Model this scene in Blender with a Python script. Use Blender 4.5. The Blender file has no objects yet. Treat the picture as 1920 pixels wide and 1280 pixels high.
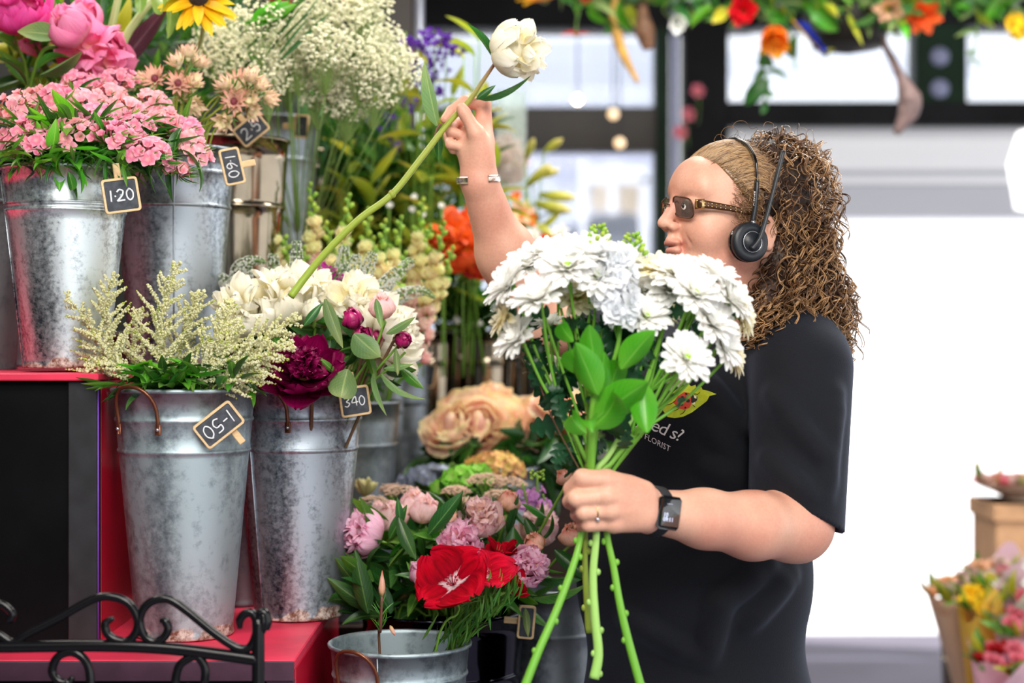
import bpy, math, random
import numpy as np
from mathutils import Matrix, Vector
random.seed(7)
RNG = np.random.default_rng(7)
SC = bpy.context.scene
COL = SC.collection
pi = math.pi
# ---------------------------------------------------------------- camera, sky, sun, lamps, exposure
CAM_H = 1.28
FPX = 3100.0                                    # focal length in pixels of a 1920 px wide frame
def P(x, y, Y):
    """point at distance Y that the camera sees at pixel x, y (reading aid while measuring the photograph)"""
    return np.array([(x - 960) / FPX * Y, Y, CAM_H + (640 - y) / FPX * Y])
cam_d = bpy.data.cameras.new('camera'); cam = bpy.data.objects.new('camera', cam_d); COL.objects.link(cam)
cam.location = (0, 0, CAM_H); cam.rotation_euler = (pi / 2, 0, 0)
cam_d.sensor_width = 36; cam_d.lens = FPX / 1920 * 36; cam_d.clip_start = 0.05; cam_d.clip_end = 200
cam_d.dof.use_dof = True; cam_d.dof.focus_distance = 2.66; cam_d.dof.aperture_fstop = 2.0
SC.camera = cam
W = bpy.data.worlds.new('sky'); SC.world = W; W.use_nodes = True
bg = W.node_tree.nodes['Background']; bg.inputs[0].default_value = (0.97, 0.985, 1.0, 1); bg.inputs[1].default_value = 1.2
def lamp(name, kind, loc, rot, energy, color=(1, 1, 1), size=1.0, size_y=None):
    l = bpy.data.lights.new(name, kind); o = bpy.data.objects.new(name, l); COL.objects.link(o)
    o.location = loc; o.rotation_euler = rot; l.energy = energy; l.color = color
    if kind == 'AREA':
        l.size = size
        if size_y: l.shape = 'RECTANGLE'; l.size_y = size_y
    elif kind == 'SUN': l.angle = size
    return o
lamp('sun', 'SUN', (-3, 9, 8), (-0.18, -0.62, 0), 5.0, (1, 0.96, 0.9), 0.03)
lamp('ceiling_or_fill_lamp', 'AREA', (-0.2, 0.9, 2.85), (0.35, 0, 0), 42, (1, 0.95, 0.88), 1.6, 0.9)
lamp('ceiling_or_fill_lamp', 'AREA', (0.3, -0.7, 2.7), (0.85, 0, 0), 46, (1, 0.96, 0.9), 1.4, 0.8)  # fill added near the camera to brighten the display from the front
lamp('ceiling_or_fill_lamp', 'AREA', (0.9, 3.6, 2.85), (0, 0, 0), 46, (1, 0.95, 0.88), 1.6, 0.7)
lamp('ceiling_or_fill_lamp', 'AREA', (-1.3, 3.3, 2.85), (0, 0.2, 0), 30, (1, 0.93, 0.84), 1.0, 1.2)
lamp('ceiling_or_fill_lamp', 'AREA', (1.2, 5.6, 2.9), (0.5, 0, 0), 16, (1, 0.97, 0.93), 3.0, 0.6)  # fill added to brighten the shaded shutter housing and back wall
SC.view_settings.view_transform = 'Standard'; SC.view_settings.look = 'None'
SC.view_settings.exposure = 0.58; SC.view_settings.gamma = 1.0; SC.view_settings.use_curve_mapping = False
SC.cycles.use_denoising = True
SC.cycles.max_bounces = 8; SC.cycles.transparent_max_bounces = 12; SC.cycles.caustics_reflective = False; SC.cycles.caustics_refractive = False
SC.cycles.sample_clamp_indirect = 6
# ---------------------------------------------------------------- mesh builder
def nrm(v):
    v = np.asarray(v, float); return v / (np.linalg.norm(v, axis=-1, keepdims=True) + 1e-12)
class MB:
    def __init__(s): s.v = []; s.f4 = []; s.f3 = []; s.uv = []; s.n = 0; s.m4 = []; s.m3 = []
    def add(s, v, f4=None, f3=None, uv=None, mat=0):
        v = np.asarray(v, float).reshape(-1, 3)
        if f4 is not None and len(f4): s.f4.append(np.asarray(f4, int) + s.n); s.m4.append(np.full(len(f4), mat))
        if f3 is not None and len(f3): s.f3.append(np.asarray(f3, int) + s.n); s.m3.append(np.full(len(f3), mat))
        s.uv.append(np.zeros((len(v), 2)) if uv is None else np.asarray(uv, float).reshape(-1, 2))
        s.v.append(v); s.n += len(v); return s
    def grid(s, G, mat=0, closed=False, uv=None):
        G = np.asarray(G, float); nu, nv = G.shape[:2]
        if uv is None:
            u, v = np.meshgrid(np.linspace(0, 1, nu), np.linspace(0, 1, nv), indexing='ij'); uv = np.stack([v, u], -1)
        idx = np.arange(nu * nv).reshape(nu, nv)
        if closed: idx = np.concatenate([idx, idx[:, :1]], 1)
        f = np.stack([idx[:-1, :-1], idx[:-1, 1:], idx[1:, 1:], idx[1:, :-1]], -1).reshape(-1, 4)
        return s.add(G.reshape(-1, 3), f4=f, uv=uv, mat=mat)
    def tube(s, path, r, n=6, mat=0, cap=True, flat=None):
        path = np.asarray(path, float); k = len(path); r = np.broadcast_to(np.asarray(r, float), (k,))
        T = nrm(np.gradient(path, axis=0)); up = np.array([0, 0, 1.0]) if abs(T[0][2]) < .9 else np.array([1.0, 0, 0])
        N = nrm(np.cross(T[0], up)); A = np.zeros((k, 3)); A[0] = N
        for i in range(1, k):
            N = A[i - 1] - T[i] * np.dot(A[i - 1], T[i]); A[i] = nrm(N)
        B = np.cross(T, A); a = np.linspace(0, 2 * pi, n, endpoint=False)
        fx, fy = flat or (1, 1)
        G = path[:, None] + r[:, None, None] * (fx * np.cos(a)[None, :, None] * A[:, None] + fy * np.sin(a)[None, :, None] * B[:, None])
        base = s.n; s.grid(G, mat, closed=True)
        if cap:
            for j, rev in ((0, 0), (k - 1, 1)):
                c = s.n; s.add(path[j][None], uv=[[0, j / max(1, k - 1)]])
                ring = base + j * n + np.arange(n); nx = np.roll(ring, -1)
                f = np.stack([np.full(n, c), nx, ring] if not rev else [np.full(n, c), ring, nx], 1)
                s.f3.append(f); s.m3.append(np.full(n, mat))
        return s
    def lathe(s, prof, origin=(0, 0, 0), n=32, mat=0, M=None):
        prof = np.asarray(prof, float); a = np.linspace(0, 2 * pi, n, endpoint=False)
        G = np.stack([prof[:, 0, None] * np.cos(a), prof[:, 0, None] * np.sin(a), np.broadcast_to(prof[:, 1, None], (len(prof), n))], -1)
        if M is not None: G = xf(M, G)
        return s.grid(G + np.asarray(origin, float), mat, closed=True)
    def box(s, lo, hi, mat=0, bev=0.0, M=None):
        lo = np.asarray(lo, float); hi = np.asarray(hi, float); c = (lo + hi) / 2; h = (hi - lo) / 2
        b = min(bev, h.min() * .9)
        if b <= 0:
            v = np.array([[x, y, z] for x in (-1, 1) for y in (-1, 1) for z in (-1, 1)]) * h + c
            f = [[0, 1, 3, 2], [4, 6, 7, 5], [0, 4, 5, 1], [2, 3, 7, 6], [0, 2, 6, 4], [1, 5, 7, 3]]
            return s.add(v if M is None else xf(M, v), f4=f, mat=mat)
        vs = []; idx = {}
        for x in (-1, 1):
            for y in (-1, 1):
                for z in (-1, 1):
                    for ax in range(3):
                        q = np.array([x, y, z]) * (h - b); q[ax] += (x, y, z)[ax] * b
                        idx[(x, y, z, ax)] = len(vs); vs.append(q + c)
        f4 = []; f3 = []
        for ax in range(3):
            o = [i for i in range(3) if i != ax]
            for sg in (-1, 1):
                q = []
                for a_, b_ in ((-1, -1), (1, -1), (1, 1), (-1, 1)):
                    k = [0, 0, 0]; k[ax] = sg; k[o[0]] = a_; k[o[1]] = b_; q.append(idx[(k[0], k[1], k[2], ax)])
                f4.append(q if (sg > 0) == (ax != 1) else q[::-1])
            for a_ in (-1, 1):
                for b_ in (-1, 1):
                    k1 = [0, 0, 0]; k1[ax] = -1; k1[o[0]] = a_; k1[o[1]] = b_; k2 = list(k1); k2[ax] = 1
                    f4.append([idx[(*k1, o[0])], idx[(*k2, o[0])], idx[(*k2, o[1])], idx[(*k1, o[1])]])
        for x in (-1, 1):
            for y in (-1, 1):
                for z in (-1, 1): f3.append([idx[(x, y, z, 0)], idx[(x, y, z, 1)], idx[(x, y, z, 2)]])
        v = np.array(vs); return s.add(v if M is None else xf(M, v), f4=f4, f3=f3, mat=mat)
    def ell(s, c, r, n=12, m=8, mat=0, M=None, bump=0, seed=0):
        th = np.linspace(0, pi, m); a = np.linspace(0, 2 * pi, n, endpoint=False)
        r = np.broadcast_to(np.asarray(r, float), (3,))
        D = np.stack([np.sin(th)[:, None] * np.cos(a), np.sin(th)[:, None] * np.sin(a), np.broadcast_to(np.cos(th)[:, None], (m, n))], -1)
        if bump: D = D * (1 + bump * np.random.default_rng(seed).standard_normal((m, n, 1)) * (np.sin(th)[:, None, None] > .01))
        G = D * r
        if M is not None: G = xf(M, G)
        return s.grid((G + np.asarray(c, float))[::-1], mat, closed=True)
    def blobs(s, C, r, mat=0):
        """many little octahedra, one per centre"""
        C = np.asarray(C, float); k = len(C)
        if not k: return s
        r = np.broadcast_to(np.asarray(r, float), (k,))
        o = np.array([[1, 0, 0], [-1, 0, 0], [0, 1, 0], [0, -1, 0], [0, 0, 1], [0, 0, -1]], float)
        f = np.array([[0, 2, 4], [2, 1, 4], [1, 3, 4], [3, 0, 4], [2, 0, 5], [1, 2, 5], [3, 1, 5], [0, 3, 5]])
        V = C[:, None] + o[None] * r[:, None, None]
        uv = np.broadcast_to(RNG.random((k, 1, 2)), (k, 6, 2))
        return s.add(V, f3=(f[None] + 6 * np.arange(k)[:, None, None]).reshape(-1, 3), uv=uv, mat=mat)
    def copies(s, o, Ms):
        """append mesh builder o once per matrix"""
        V = np.concatenate(o.v); uv = np.concatenate(o.uv)
        F4 = np.concatenate(o.f4) if o.f4 else None; F3 = np.concatenate(o.f3) if o.f3 else None
        m4 = np.concatenate(o.m4) if o.m4 else None; m3 = np.concatenate(o.m3) if o.m3 else None
        for M in Ms:
            if F4 is not None: s.f4.append(F4 + s.n); s.m4.append(m4)
            if F3 is not None: s.f3.append(F3 + s.n); s.m3.append(m3)
            s.v.append(xf(M, V)); s.uv.append(uv); s.n += len(V)
        return s
    def mesh(s, name, mats, off=(0, 0, 0), smooth=True):
        V = np.concatenate(s.v) - np.asarray(off, float); me = bpy.data.meshes.new(name)
        F = []; tot = []; mi = []
        if s.f4: a = np.concatenate(s.f4); F.append(a.ravel()); tot.append(np.full(len(a), 4)); mi.append(np.concatenate(s.m4))
        if s.f3: a = np.concatenate(s.f3); F.append(a.ravel()); tot.append(np.full(len(a), 3)); mi.append(np.concatenate(s.m3))
        F = np.concatenate(F); tot = np.concatenate(tot); mi = np.concatenate(mi)
        me.vertices.add(len(V)); me.vertices.foreach_set('co', V.ravel().astype(np.float32))
        me.loops.add(len(F)); me.loops.foreach_set('vertex_index', F.astype(np.int32))
        me.polygons.add(len(tot)); me.polygons.foreach_set('loop_start', np.concatenate([[0], np.cumsum(tot)[:-1]]).astype(np.int32))
        me.polygons.foreach_set('loop_total', tot.astype(np.int32))
        for m in (mats if isinstance(mats, (list, tuple)) else [mats]): me.materials.append(m)
        me.polygons.foreach_set('material_index', mi.astype(np.int32))
        me.polygons.foreach_set('use_smooth', np.full(len(tot), smooth))
        uvl = me.uv_layers.new(name='UVMap'); uvl.data.foreach_set('uv', np.concatenate(s.uv)[F].ravel().astype(np.float32))
        me.update(calc_edges=True); return me
    def build(s, name, mats, parent=None, smooth=True, kind=None):
        off = wloc(parent) if parent is not None else (0, 0, 0)
        o = bpy.data.objects.new(name, s.mesh(name, mats, off, smooth)); COL.objects.link(o)
        if parent is not None: o.parent = parent
        if kind: o['kind'] = kind
        return o
def wloc(o):
    p = np.zeros(3)
    while o is not None: p = p + np.array(o.location); o = o.parent
    return p
def xf(M, G):
    M = np.asarray(M, float); return np.asarray(G, float) @ M[:3, :3].T + M[:3, 3]
def frame(o, z, x=None, s=1.0):
    """4x4 with local Z along z, origin o"""
    z = nrm(z); x = np.array([1.0, 0.3, 0.1]) if x is None else np.asarray(x, float)
    x = x - z * np.dot(x, z)
    if np.linalg.norm(x) < 1e-4: x = np.cross(z, [0, 1, 0.3])
    x = nrm(x); y = np.cross(z, x); M = np.eye(4); M[:3, 0] = x * s; M[:3, 1] = y * s; M[:3, 2] = z * s; M[:3, 3] = o; return M
def rz(a, s=1.0):
    c, k = math.cos(a), math.sin(a); M = np.eye(4); M[:2, :2] = [[c, -k], [k, c]]; M[:3, :3] *= s; return M
def ry(a):
    c, k = math.cos(a), math.sin(a); M = np.eye(4); M[0, 0] = c; M[0, 2] = k; M[2, 0] = -k; M[2, 2] = c; return M
def rx(a):
    c, k = math.cos(a), math.sin(a); M = np.eye(4); M[1, 1] = c; M[1, 2] = -k; M[2, 1] = k; M[2, 2] = c; return M
def tr(v, s=1.0):
    M = np.eye(4); M[:3, :3] *= s; M[:3, 3] = v; return M
def inst(name, me, M, parent):
    """a part that shares mesh data, placed by a world matrix"""
    o = bpy.data.objects.new(name, me); COL.objects.link(o); o.parent = parent
    M = np.array(M, float); M[:3, 3] -= wloc(parent); o.matrix_basis = Matrix(M.tolist()); return o
def spline(pts, n=8):
    p = np.asarray(pts, float); p = np.concatenate([[2 * p[0] - p[1]], p, [2 * p[-1] - p[-2]]]); out = []
    for i in range(1, len(p) - 2):
        for t in np.linspace(0, 1, n, endpoint=False):
            out.append(.5 * ((2 * p[i]) + (p[i + 1] - p[i - 1]) * t + (2 * p[i - 1] - 5 * p[i] + 4 * p[i + 1] - p[i + 2]) * t * t + (3 * p[i] - p[i - 1] - 3 * p[i + 1] + p[i + 2]) * t ** 3))
    out.append(p[-2]); return np.array(out)
def pxpath(pts, Y=None, n=8):
    return spline([P(q[0], q[1], q[2] if len(q) > 2 else Y) for q in pts], n)
def thing(name, label, cat, base, group=None):
    o = bpy.data.objects.new(name, None); COL.objects.link(o); o.location = [float(a) for a in base]; o.empty_display_size = .02
    o['label'] = label; o['category'] = cat
    if group: o['group'] = group
    return o
def tag(o, label, cat, group=None, kind=None):
    o['label'] = label; o['category'] = cat
    if group: o['group'] = group
    if kind: o['kind'] = kind
    return o
def struct(name, mb, mats, label, cat, smooth=False):
    o = mb.build(name, mats, smooth=smooth); o['kind'] = 'structure'; o['label'] = label; o['category'] = cat; return o
ORD = ['', 'first', 'second', 'third', 'fourth', 'fifth', 'sixth', 'seventh', 'eighth', 'ninth', 'tenth', 'eleventh', 'twelfth', 'thirteenth',
       'fourteenth', 'fifteenth', 'sixteenth', 'seventeenth', 'eighteenth', 'nineteenth', 'twentieth']
# ---------------------------------------------------------------- materials
MATS = {}
def _nt(name):
    m = bpy.data.materials.new(name); m.use_nodes = True; nt = m.node_tree; return m, nt, nt.nodes['Principled BSDF'], nt.nodes['Material Output']
def c4(c): return (c[0], c[1], c[2], 1)
def srgb(*c):
    return tuple(((v / 255) / 12.92 if v / 255 <= .04045 else (((v / 255) + .055) / 1.055) ** 2.4) for v in c)
def plain(name, col, rough=.5, metal=0, spec=.5, noise=0, nscale=20, bump=0, coat=0, alt=None, stretch=None):
    if name in MATS: return MATS[name]
    m, nt, b, out = _nt(name); b.inputs['Base Color'].default_value = c4(col); b.inputs['Roughness'].default_value = rough
    b.inputs['Metallic'].default_value = metal; b.inputs['Specular IOR Level'].default_value = spec; b.inputs['Coat Weight'].default_value = coat
    if noise or bump or alt:
        tc = nt.nodes.new('ShaderNodeTexCoord'); mp = nt.nodes.new('ShaderNodeMapping'); n = nt.nodes.new('ShaderNodeTexNoise')
        if stretch: mp.inputs['Scale'].default_value = stretch
        n.inputs['Scale'].default_value = nscale; n.inputs['Detail'].default_value = 6
        nt.links.new(tc.outputs['Object'], mp.inputs[0]); nt.links.new(mp.outputs[0], n.inputs['Vector'])
        if noise or alt:
            r = nt.nodes.new('ShaderNodeValToRGB'); nt.links.new(n.outputs['Fac'], r.inputs[0])
            a2 = alt or tuple(min(1, x * (1 + noise)) for x in col); a1 = col if alt else tuple(x * (1 - noise) for x in col)
            r.color_ramp.elements[0].position = .38; r.color_ramp.elements[1].position = .62
            r.color_ramp.elements[0].color = c4(a1); r.color_ramp.elements[1].color = c4(a2)
            nt.links.new(r.outputs[0], b.inputs['Base Color'])
        if bump:
            bp = nt.nodes.new('ShaderNodeBump'); bp.inputs['Strength'].default_value = bump; bp.inputs['Distance'].default_value = .002
            nt.links.new(n.outputs['Fac'], bp.inputs['Height']); nt.links.new(bp.outputs[0], b.inputs['Normal'])
    MATS[name] = m; return m
def organic(name, stops, rough=.45, trans=.3, vein=0.0, vscale=28, var=.15, rib=None, spec=.3, hue=.0, tcol=None, bump=.15):
    """petal / leaf material: colour runs along the petal (UV y) through stops, fine veins across, small change from piece to piece"""
    if name in MATS: return MATS[name]
    m, nt, b, out = _nt(name); N = nt.nodes.new; L = nt.links.new
    uv = N('ShaderNodeUVMap'); sep = N('ShaderNodeSeparateXYZ'); L(uv.outputs[0], sep.inputs[0])
    r = N('ShaderNodeValToRGB'); cr = r.color_ramp
    while len(cr.elements) < len(stops): cr.elements.new(.5)
    for e, (p, c) in zip(cr.elements, stops): e.position = p; e.color = c4(c)
    mp = N('ShaderNodeMapping'); mp.inputs['Scale'].default_value = (vscale, 2.2, 1); L(uv.outputs[0], mp.inputs[0])
    no = N('ShaderNodeTexNoise'); no.inputs['Scale'].default_value = 1.0; no.inputs['Detail'].default_value = 3; L(mp.outputs[0], no.inputs['Vector'])
    ad = N('ShaderNodeMath'); ad.operation = 'MULTIPLY_ADD'; L(no.outputs['Fac'], ad.inputs[0]); ad.inputs[1].default_value = .25; ad.inputs[2].default_value = -.125
    a2 = N('ShaderNodeMath'); a2.operation = 'ADD'; L(sep.outputs[1], a2.inputs[0]); L(ad.outputs[0], a2.inputs[1]); L(a2.outputs[0], r.inputs[0])
    col = r.outputs[0]
    if rib is not None:
        s = N('ShaderNodeMath'); s.operation = 'SUBTRACT'; L(sep.outputs[0], s.inputs[0]); s.inputs[1].default_value = .5
        ab = N('ShaderNodeMath'); ab.operation = 'ABSOLUTE'; L(s.outputs[0], ab.inputs[0])
        mr = N('ShaderNodeMapRange'); mr.inputs['From Min'].default_value = .015; mr.inputs['From Max'].default_value = .05; mr.inputs['To Min'].default_value = .75; mr.inputs['To Max'].default_value = 0
        L(ab.outputs[0], mr.inputs['Value'])
        # side veins: a wave along y + |x|
        k = N('ShaderNodeMath'); k.operation = 'MULTIPLY_ADD'; L(ab.outputs[0], k.inputs[0]); k.inputs[1].default_value = -.55; L(sep.outputs[1], k.inputs[2])
        w = N('ShaderNodeMath'); w.operation = 'MULTIPLY'; L(k.outputs[0], w.inputs[0]); w.inputs[1].default_value = 62
        sn = N('ShaderNodeMath'); sn.operation = 'SINE'; L(w.outputs[0], sn.inputs[0])
        m2 = N('ShaderNodeMapRange'); m2.inputs['From Min'].default_value = .8; m2.inputs['From Max'].default_value = 1; m2.inputs['To Max'].default_value = .22; L(sn.outputs[0], m2.inputs['Value'])
        mx = N('ShaderNodeMath'); mx.operation = 'MAXIMUM'; L(mr.outputs[0], mx.inputs[0]); L(m2.outputs[0], mx.inputs[1])
        mi = N('ShaderNodeMix'); mi.data_type = 'RGBA'; L(mx.outputs[0], mi.inputs['Factor']); L(col, mi.inputs['A']); mi.inputs['B'].default_value = c4(rib); col = mi.outputs['Result']
    oi = N('ShaderNodeObjectInfo'); hs = N('ShaderNodeHueSaturation')
    v = N('ShaderNodeMapRange'); v.inputs['To Min'].default_value = 1 - var; v.inputs['To Max'].default_value = 1 + var; L(oi.outputs['Random'], v.inputs['Value']); L(v.outputs[0], hs.inputs['Value'])
    if hue:
        h = N('ShaderNodeMapRange'); h.inputs['To Min'].default_value = .5 - hue; h.inputs['To Max'].default_value = .5 + hue
        f = N('ShaderNodeMath'); f.operation = 'FRACT'; g = N('ShaderNodeMath'); g.operation = 'MULTIPLY'; g.inputs[1].default_value = 7.13; L(oi.outputs['Random'], g.inputs[0]); L(g.outputs[0], f.inputs[0]); L(f.outputs[0], h.inputs['Value']); L(h.outputs[0], hs.inputs['Hue'])
    if vein:
        vm = N('ShaderNodeMapRange'); vm.inputs['From Min'].default_value = .3; vm.inputs['From Max'].default_value = .7; vm.inputs['To Min'].default_value = 1 - vein; vm.inputs['To Max'].default_value = 1 + vein * .5; L(no.outputs['Fac'], vm.inputs['Value'])
        ml = N('ShaderNodeMix'); ml.data_type = 'RGBA'; ml.blend_type = 'MULTIPLY'; ml.inputs['Factor'].default_value = 1; L(col, ml.inputs['A']); L(vm.outputs[0], ml.inputs['B']); col = ml.outputs['Result']
    L(col, hs.inputs['Color']); L(hs.outputs[0], b.inputs['Base Color'])
    b.inputs['Roughness'].default_value = rough; b.inputs['Specular IOR Level'].default_value = spec
    if bump:
        bp = N('ShaderNodeBump'); bp.inputs['Strength'].default_value = bump; bp.inputs['Distance'].default_value = .002; L(no.outputs['Fac'], bp.inputs['Height']); L(bp.outputs[0], b.inputs['Normal'])
    if trans:
        t = N('ShaderNodeBsdfTranslucent'); ms = N('ShaderNodeMixShader'); ms.inputs[0].default_value = trans
        if tcol:
            tm = N('ShaderNodeMix'); tm.data_type = 'RGBA'; tm.blend_type = 'MULTIPLY'; tm.inputs['Factor'].default_value = 1; L(hs.outputs[0], tm.inputs['A']); tm.inputs['B'].default_value = c4(tcol); L(tm.outputs['Result'], t.inputs[0])
        else: L(hs.outputs[0], t.inputs[0])
        L(b.outputs[0], ms.inputs[1]); L(t.outputs[0], ms.inputs[2]); L(ms.outputs[0], out.inputs[0])
    MATS[name] = m; return m
def galv(name, base, dark, rough=.38, scale=60, metal=.85, rust=False, streak=True, tint=None):
    """galvanised sheet: mottled spangle, vertical wear, optional rust near the foot"""
    m, nt, b, out = _nt(name); N = nt.nodes.new; L = nt.links.new
    tc = N('ShaderNodeTexCoord'); n1 = N('ShaderNodeTexNoise'); n1.inputs['Scale'].default_value = scale; n1.inputs['Detail'].default_value = 8; n1.inputs['Roughness'].default_value = .7
    L(tc.outputs['Object'], n1.inputs['Vector'])
    mp = N('ShaderNodeMapping'); mp.inputs['Scale'].default_value = (14, 14, 3.2); L(tc.outputs['Object'], mp.inputs[0])
    n2 = N('ShaderNodeTexNoise'); n2.inputs['Scale'].default_value = 1; n2.inputs['Detail'].default_value = 5; L(mp.outputs[0], n2.inputs['Vector'])
    mu = N('ShaderNodeMath'); mu.operation = 'MULTIPLY_ADD'; L(n2.outputs['Fac'], mu.inputs[0]); mu.inputs[1].default_value = 1.1 if streak else .5; mu.inputs[2].default_value = -.3 if streak else 0
    ad = N('ShaderNodeMath'); ad.operation = 'MULTIPLY_ADD'; L(n1.outputs['Fac'], ad.inputs[0]); ad.inputs[1].default_value = .75; L(mu.outputs[0], ad.inputs[2])
    r = N('ShaderNodeValToRGB'); r.color_ramp.elements[0].position = .42; r.color_ramp.elements[0].color = c4(dark); r.color_ramp.elements[1].position = .72; r.color_ramp.elements[1].color = c4(base)
    L(ad.outputs[0], r.inputs[0]); col = r.outputs[0]
    mr = N('ShaderNodeMapRange'); mr.inputs['From Min'].default_value = .35; mr.inputs['From Max'].default_value = .75; mr.inputs['To Min'].default_value = rough - .08; mr.inputs['To Max'].default_value = rough + .16; L(ad.outputs[0], mr.inputs['Value']); L(mr.outputs[0], b.inputs['Roughness'])
    b.inputs['Metallic'].default_value = metal
    if rust:
        sp = N('ShaderNodeSeparateXYZ'); L(tc.outputs['Object'], sp.inputs[0])
        zr = N('ShaderNodeMapRange'); zr.inputs['From Min'].default_value = 0.0; zr.inputs['From Max'].default_value = .042; zr.inputs['To Min'].default_value = .36; zr.inputs['To Max'].default_value = -.25; L(sp.outputs[2], zr.inputs['Value'])
        n3 = N('ShaderNodeTexNoise'); n3.inputs['Scale'].default_value = 24; n3.inputs['Detail'].default_value = 6; L(tc.outputs['Object'], n3.inputs['Vector'])
        su = N('ShaderNodeMath'); su.operation = 'ADD'; L(zr.outputs[0], su.inputs[0]); L(n3.outputs['Fac'], su.inputs[1])
        cl = N('ShaderNodeMapRange'); cl.inputs['From Min'].default_value = .63; cl.inputs['From Max'].default_value = .7; L(su.outputs[0], cl.inputs['Value'])
        rc = N('ShaderNodeValToRGB'); rc.color_ramp.elements[0].position = .4; rc.color_ramp.elements[0].color = c4(srgb(104, 62, 44)); rc.color_ramp.elements[1].position = .6; rc.color_ramp.elements[1].color = c4(srgb(205, 190, 180)); L(n1.outputs['Fac'], rc.inputs[0])
        mi = N('ShaderNodeMix'); mi.data_type = 'RGBA'; L(cl.outputs[0], mi.inputs['Factor']); L(col, mi.inputs['A']); L(rc.outputs[0], mi.inputs['B']); col = mi.outputs['Result']
        me = N('ShaderNodeMath'); me.operation = 'MULTIPLY_ADD'; L(cl.outputs[0], me.inputs[0]); me.inputs[1].default_value = -metal; me.inputs[2].default_value = metal; L(me.outputs[0], b.inputs['Metallic'])
    L(col, b.inputs['Base Color'])
    bp = N('ShaderNodeBump'); bp.inputs['Strength'].default_value = .25; bp.inputs['Distance'].default_value = .0008; L(n1.outputs['Fac'], bp.inputs['Height']); L(bp.outputs[0], b.inputs['Normal'])
    MATS[name] = m; return m
# ================================================================ the setting
m_frame = plain('dark_frame_paint', srgb(26, 26, 28), .6, noise=.25, spec=.06, nscale=3)
m_framew = plain('brown_frame_paint', srgb(34, 26, 20), .3, noise=.3, nscale=4, spec=.2)
m_green = plain('green_post_paint', srgb(14, 36, 20), .45, noise=.3, nscale=3, spec=.1)
m_pole = plain('pale_lavender_paint', srgb(130, 134, 165), .5)
m_fascia = plain('white_fascia_paint', srgb(246, 247, 252), .6)
m_grey = plain('grey_lintel_paint', srgb(196, 198, 208), .6)
m_blackp = plain('black_board_paint', srgb(9, 10, 12), .5, noise=.3, nscale=7, bump=.3, spec=.1)
m_floor = plain('pale_stone_floor', srgb(112, 108, 122), .75, noise=.08, spec=.2, nscale=2)
m_out = plain('pale_concrete', srgb(235, 235, 238), .8)
m_ceil = plain('charcoal_ceiling', srgb(70, 72, 76), .7, noise=.1)
m_wallg = plain('dark_back_wall', srgb(20, 24, 20), .7, noise=.3, nscale=2)
YB = 7.0
def px(x, Y=YB): return (x - 960) / FPX * Y
def pz(y, Y=YB): return CAM_H + (640 - y) / FPX * Y
def bar(name, x0, x1, y0, y1, mat, label, cat, Y=YB, d=.12, bev=.004):
    return struct(name, MB().box((px(x0, Y), Y, pz(y1, Y)), (px(x1, Y), Y + d, pz(y0, Y)), bev=bev), mat, label, cat)
struct('floor', MB().box((-4, -1.5, -.05), (4.5, YB + .25, 0)), m_floor, 'pale grey lavender stone shop floor running to the threshold', 'floor')
struct('pavement', MB().box((-12, YB + .25, -.06), (14, 30, -.01)), m_out, 'sunlit pale concrete pavement outside the open shop front', 'pavement')
struct('ceiling', MB().box((-4, -.6, 2.96), (4.5, YB + .3, 3.04)), m_ceil, 'dark charcoal ceiling above the shop', 'ceiling')
struct('wall_left_added', MB().box((-4.1, -1.5, 0), (-4, YB + .3, 2.96)), m_wallg, 'unseen dark wall added on the left to keep the sun out', 'wall')  # added out of view to stop sun entering from the left
struct('wall_front_added', MB().box((-4, -1.6, 0), (.2, -1.5, 2.96)), m_wallg, 'unseen dark wall added on the camera side to darken reflections in the steel', 'wall')  # added out of view so the shiny steel reflects darker surroundings
struct('wall_back', MB().box((-4, 4.62, 0), (px(770, 4.62), 4.7, 2.96)), m_wallg, 'dark green black wall behind the flower display', 'wall')
bar('trim_1', 640, 1420, -60, 52, m_frame, 'dark grey fascia along the top of the shop front', 'fascia', d=.2)
bar('trim_2', 1400, 2700, -60, 48, m_frame, 'dark grey fascia above the right hand transom panes', 'fascia', d=.2)
bar('trim_3', 640, 1235, 200, 283, m_framew, 'brown black transom rail with warm reflections left of the post', 'window rail')
bar('trim_4', 1228, 1256, 50, 1210, m_green, 'narrow dark green upright beside the lavender pole', 'window post')
bar('trim_5', 1282, 1366, 50, 1210, m_frame, 'broad dark upright behind the florist', 'window post', d=.16)
bar('trim_6', 1366, 2700, 190, 233, m_frame, 'dark transom rail over the open doorway', 'window rail', d=.16)
bar('trim_7', 1716, 1814, 45, 192, m_green, 'dark green panel between the two right transom panes', 'window post', d=.14)
bar('trim_8', 1366, 2700, 233, 345, m_fascia, 'white shutter housing across the top of the doorway', 'shutter housing', Y=YB + .1, d=.2)
bar('trim_9', 1366, 2700, 318, 326, m_grey, 'thin grey joint line along the white shutter housing', 'trim', Y=YB + .08, d=.03, bev=0)
bar('trim_10', 1366, 2700, 346, 408, m_grey, 'pale grey lintel under the shutter housing', 'lintel', Y=YB + .1, d=.2)
bar('trim_11', 640, 1235, 640, 1210, m_frame, 'dark panel under the shop window behind the peach roses', 'panel', d=.1)
for xx, yy in ((1762, 106), (1762, 166)):
    g = MB(); g.lathe([(0, .012), (.035, .01), (.04, 0), (.04, -.02)], n=20, M=frame((px(xx, YB - .0), YB, pz(yy, YB)), (0, -1, 0)))
    o = g.build('disc', m_pole); tag(o, 'small round pale fitting on the green panel, %s of the two' % ('upper' if yy < 130 else 'lower'), 'fitting')
lp = MB(); lp.tube([(px(1265, 6.7), 6.7, 0), (px(1265, 6.7), 6.7, 2.96)], .018, n=14)
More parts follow.
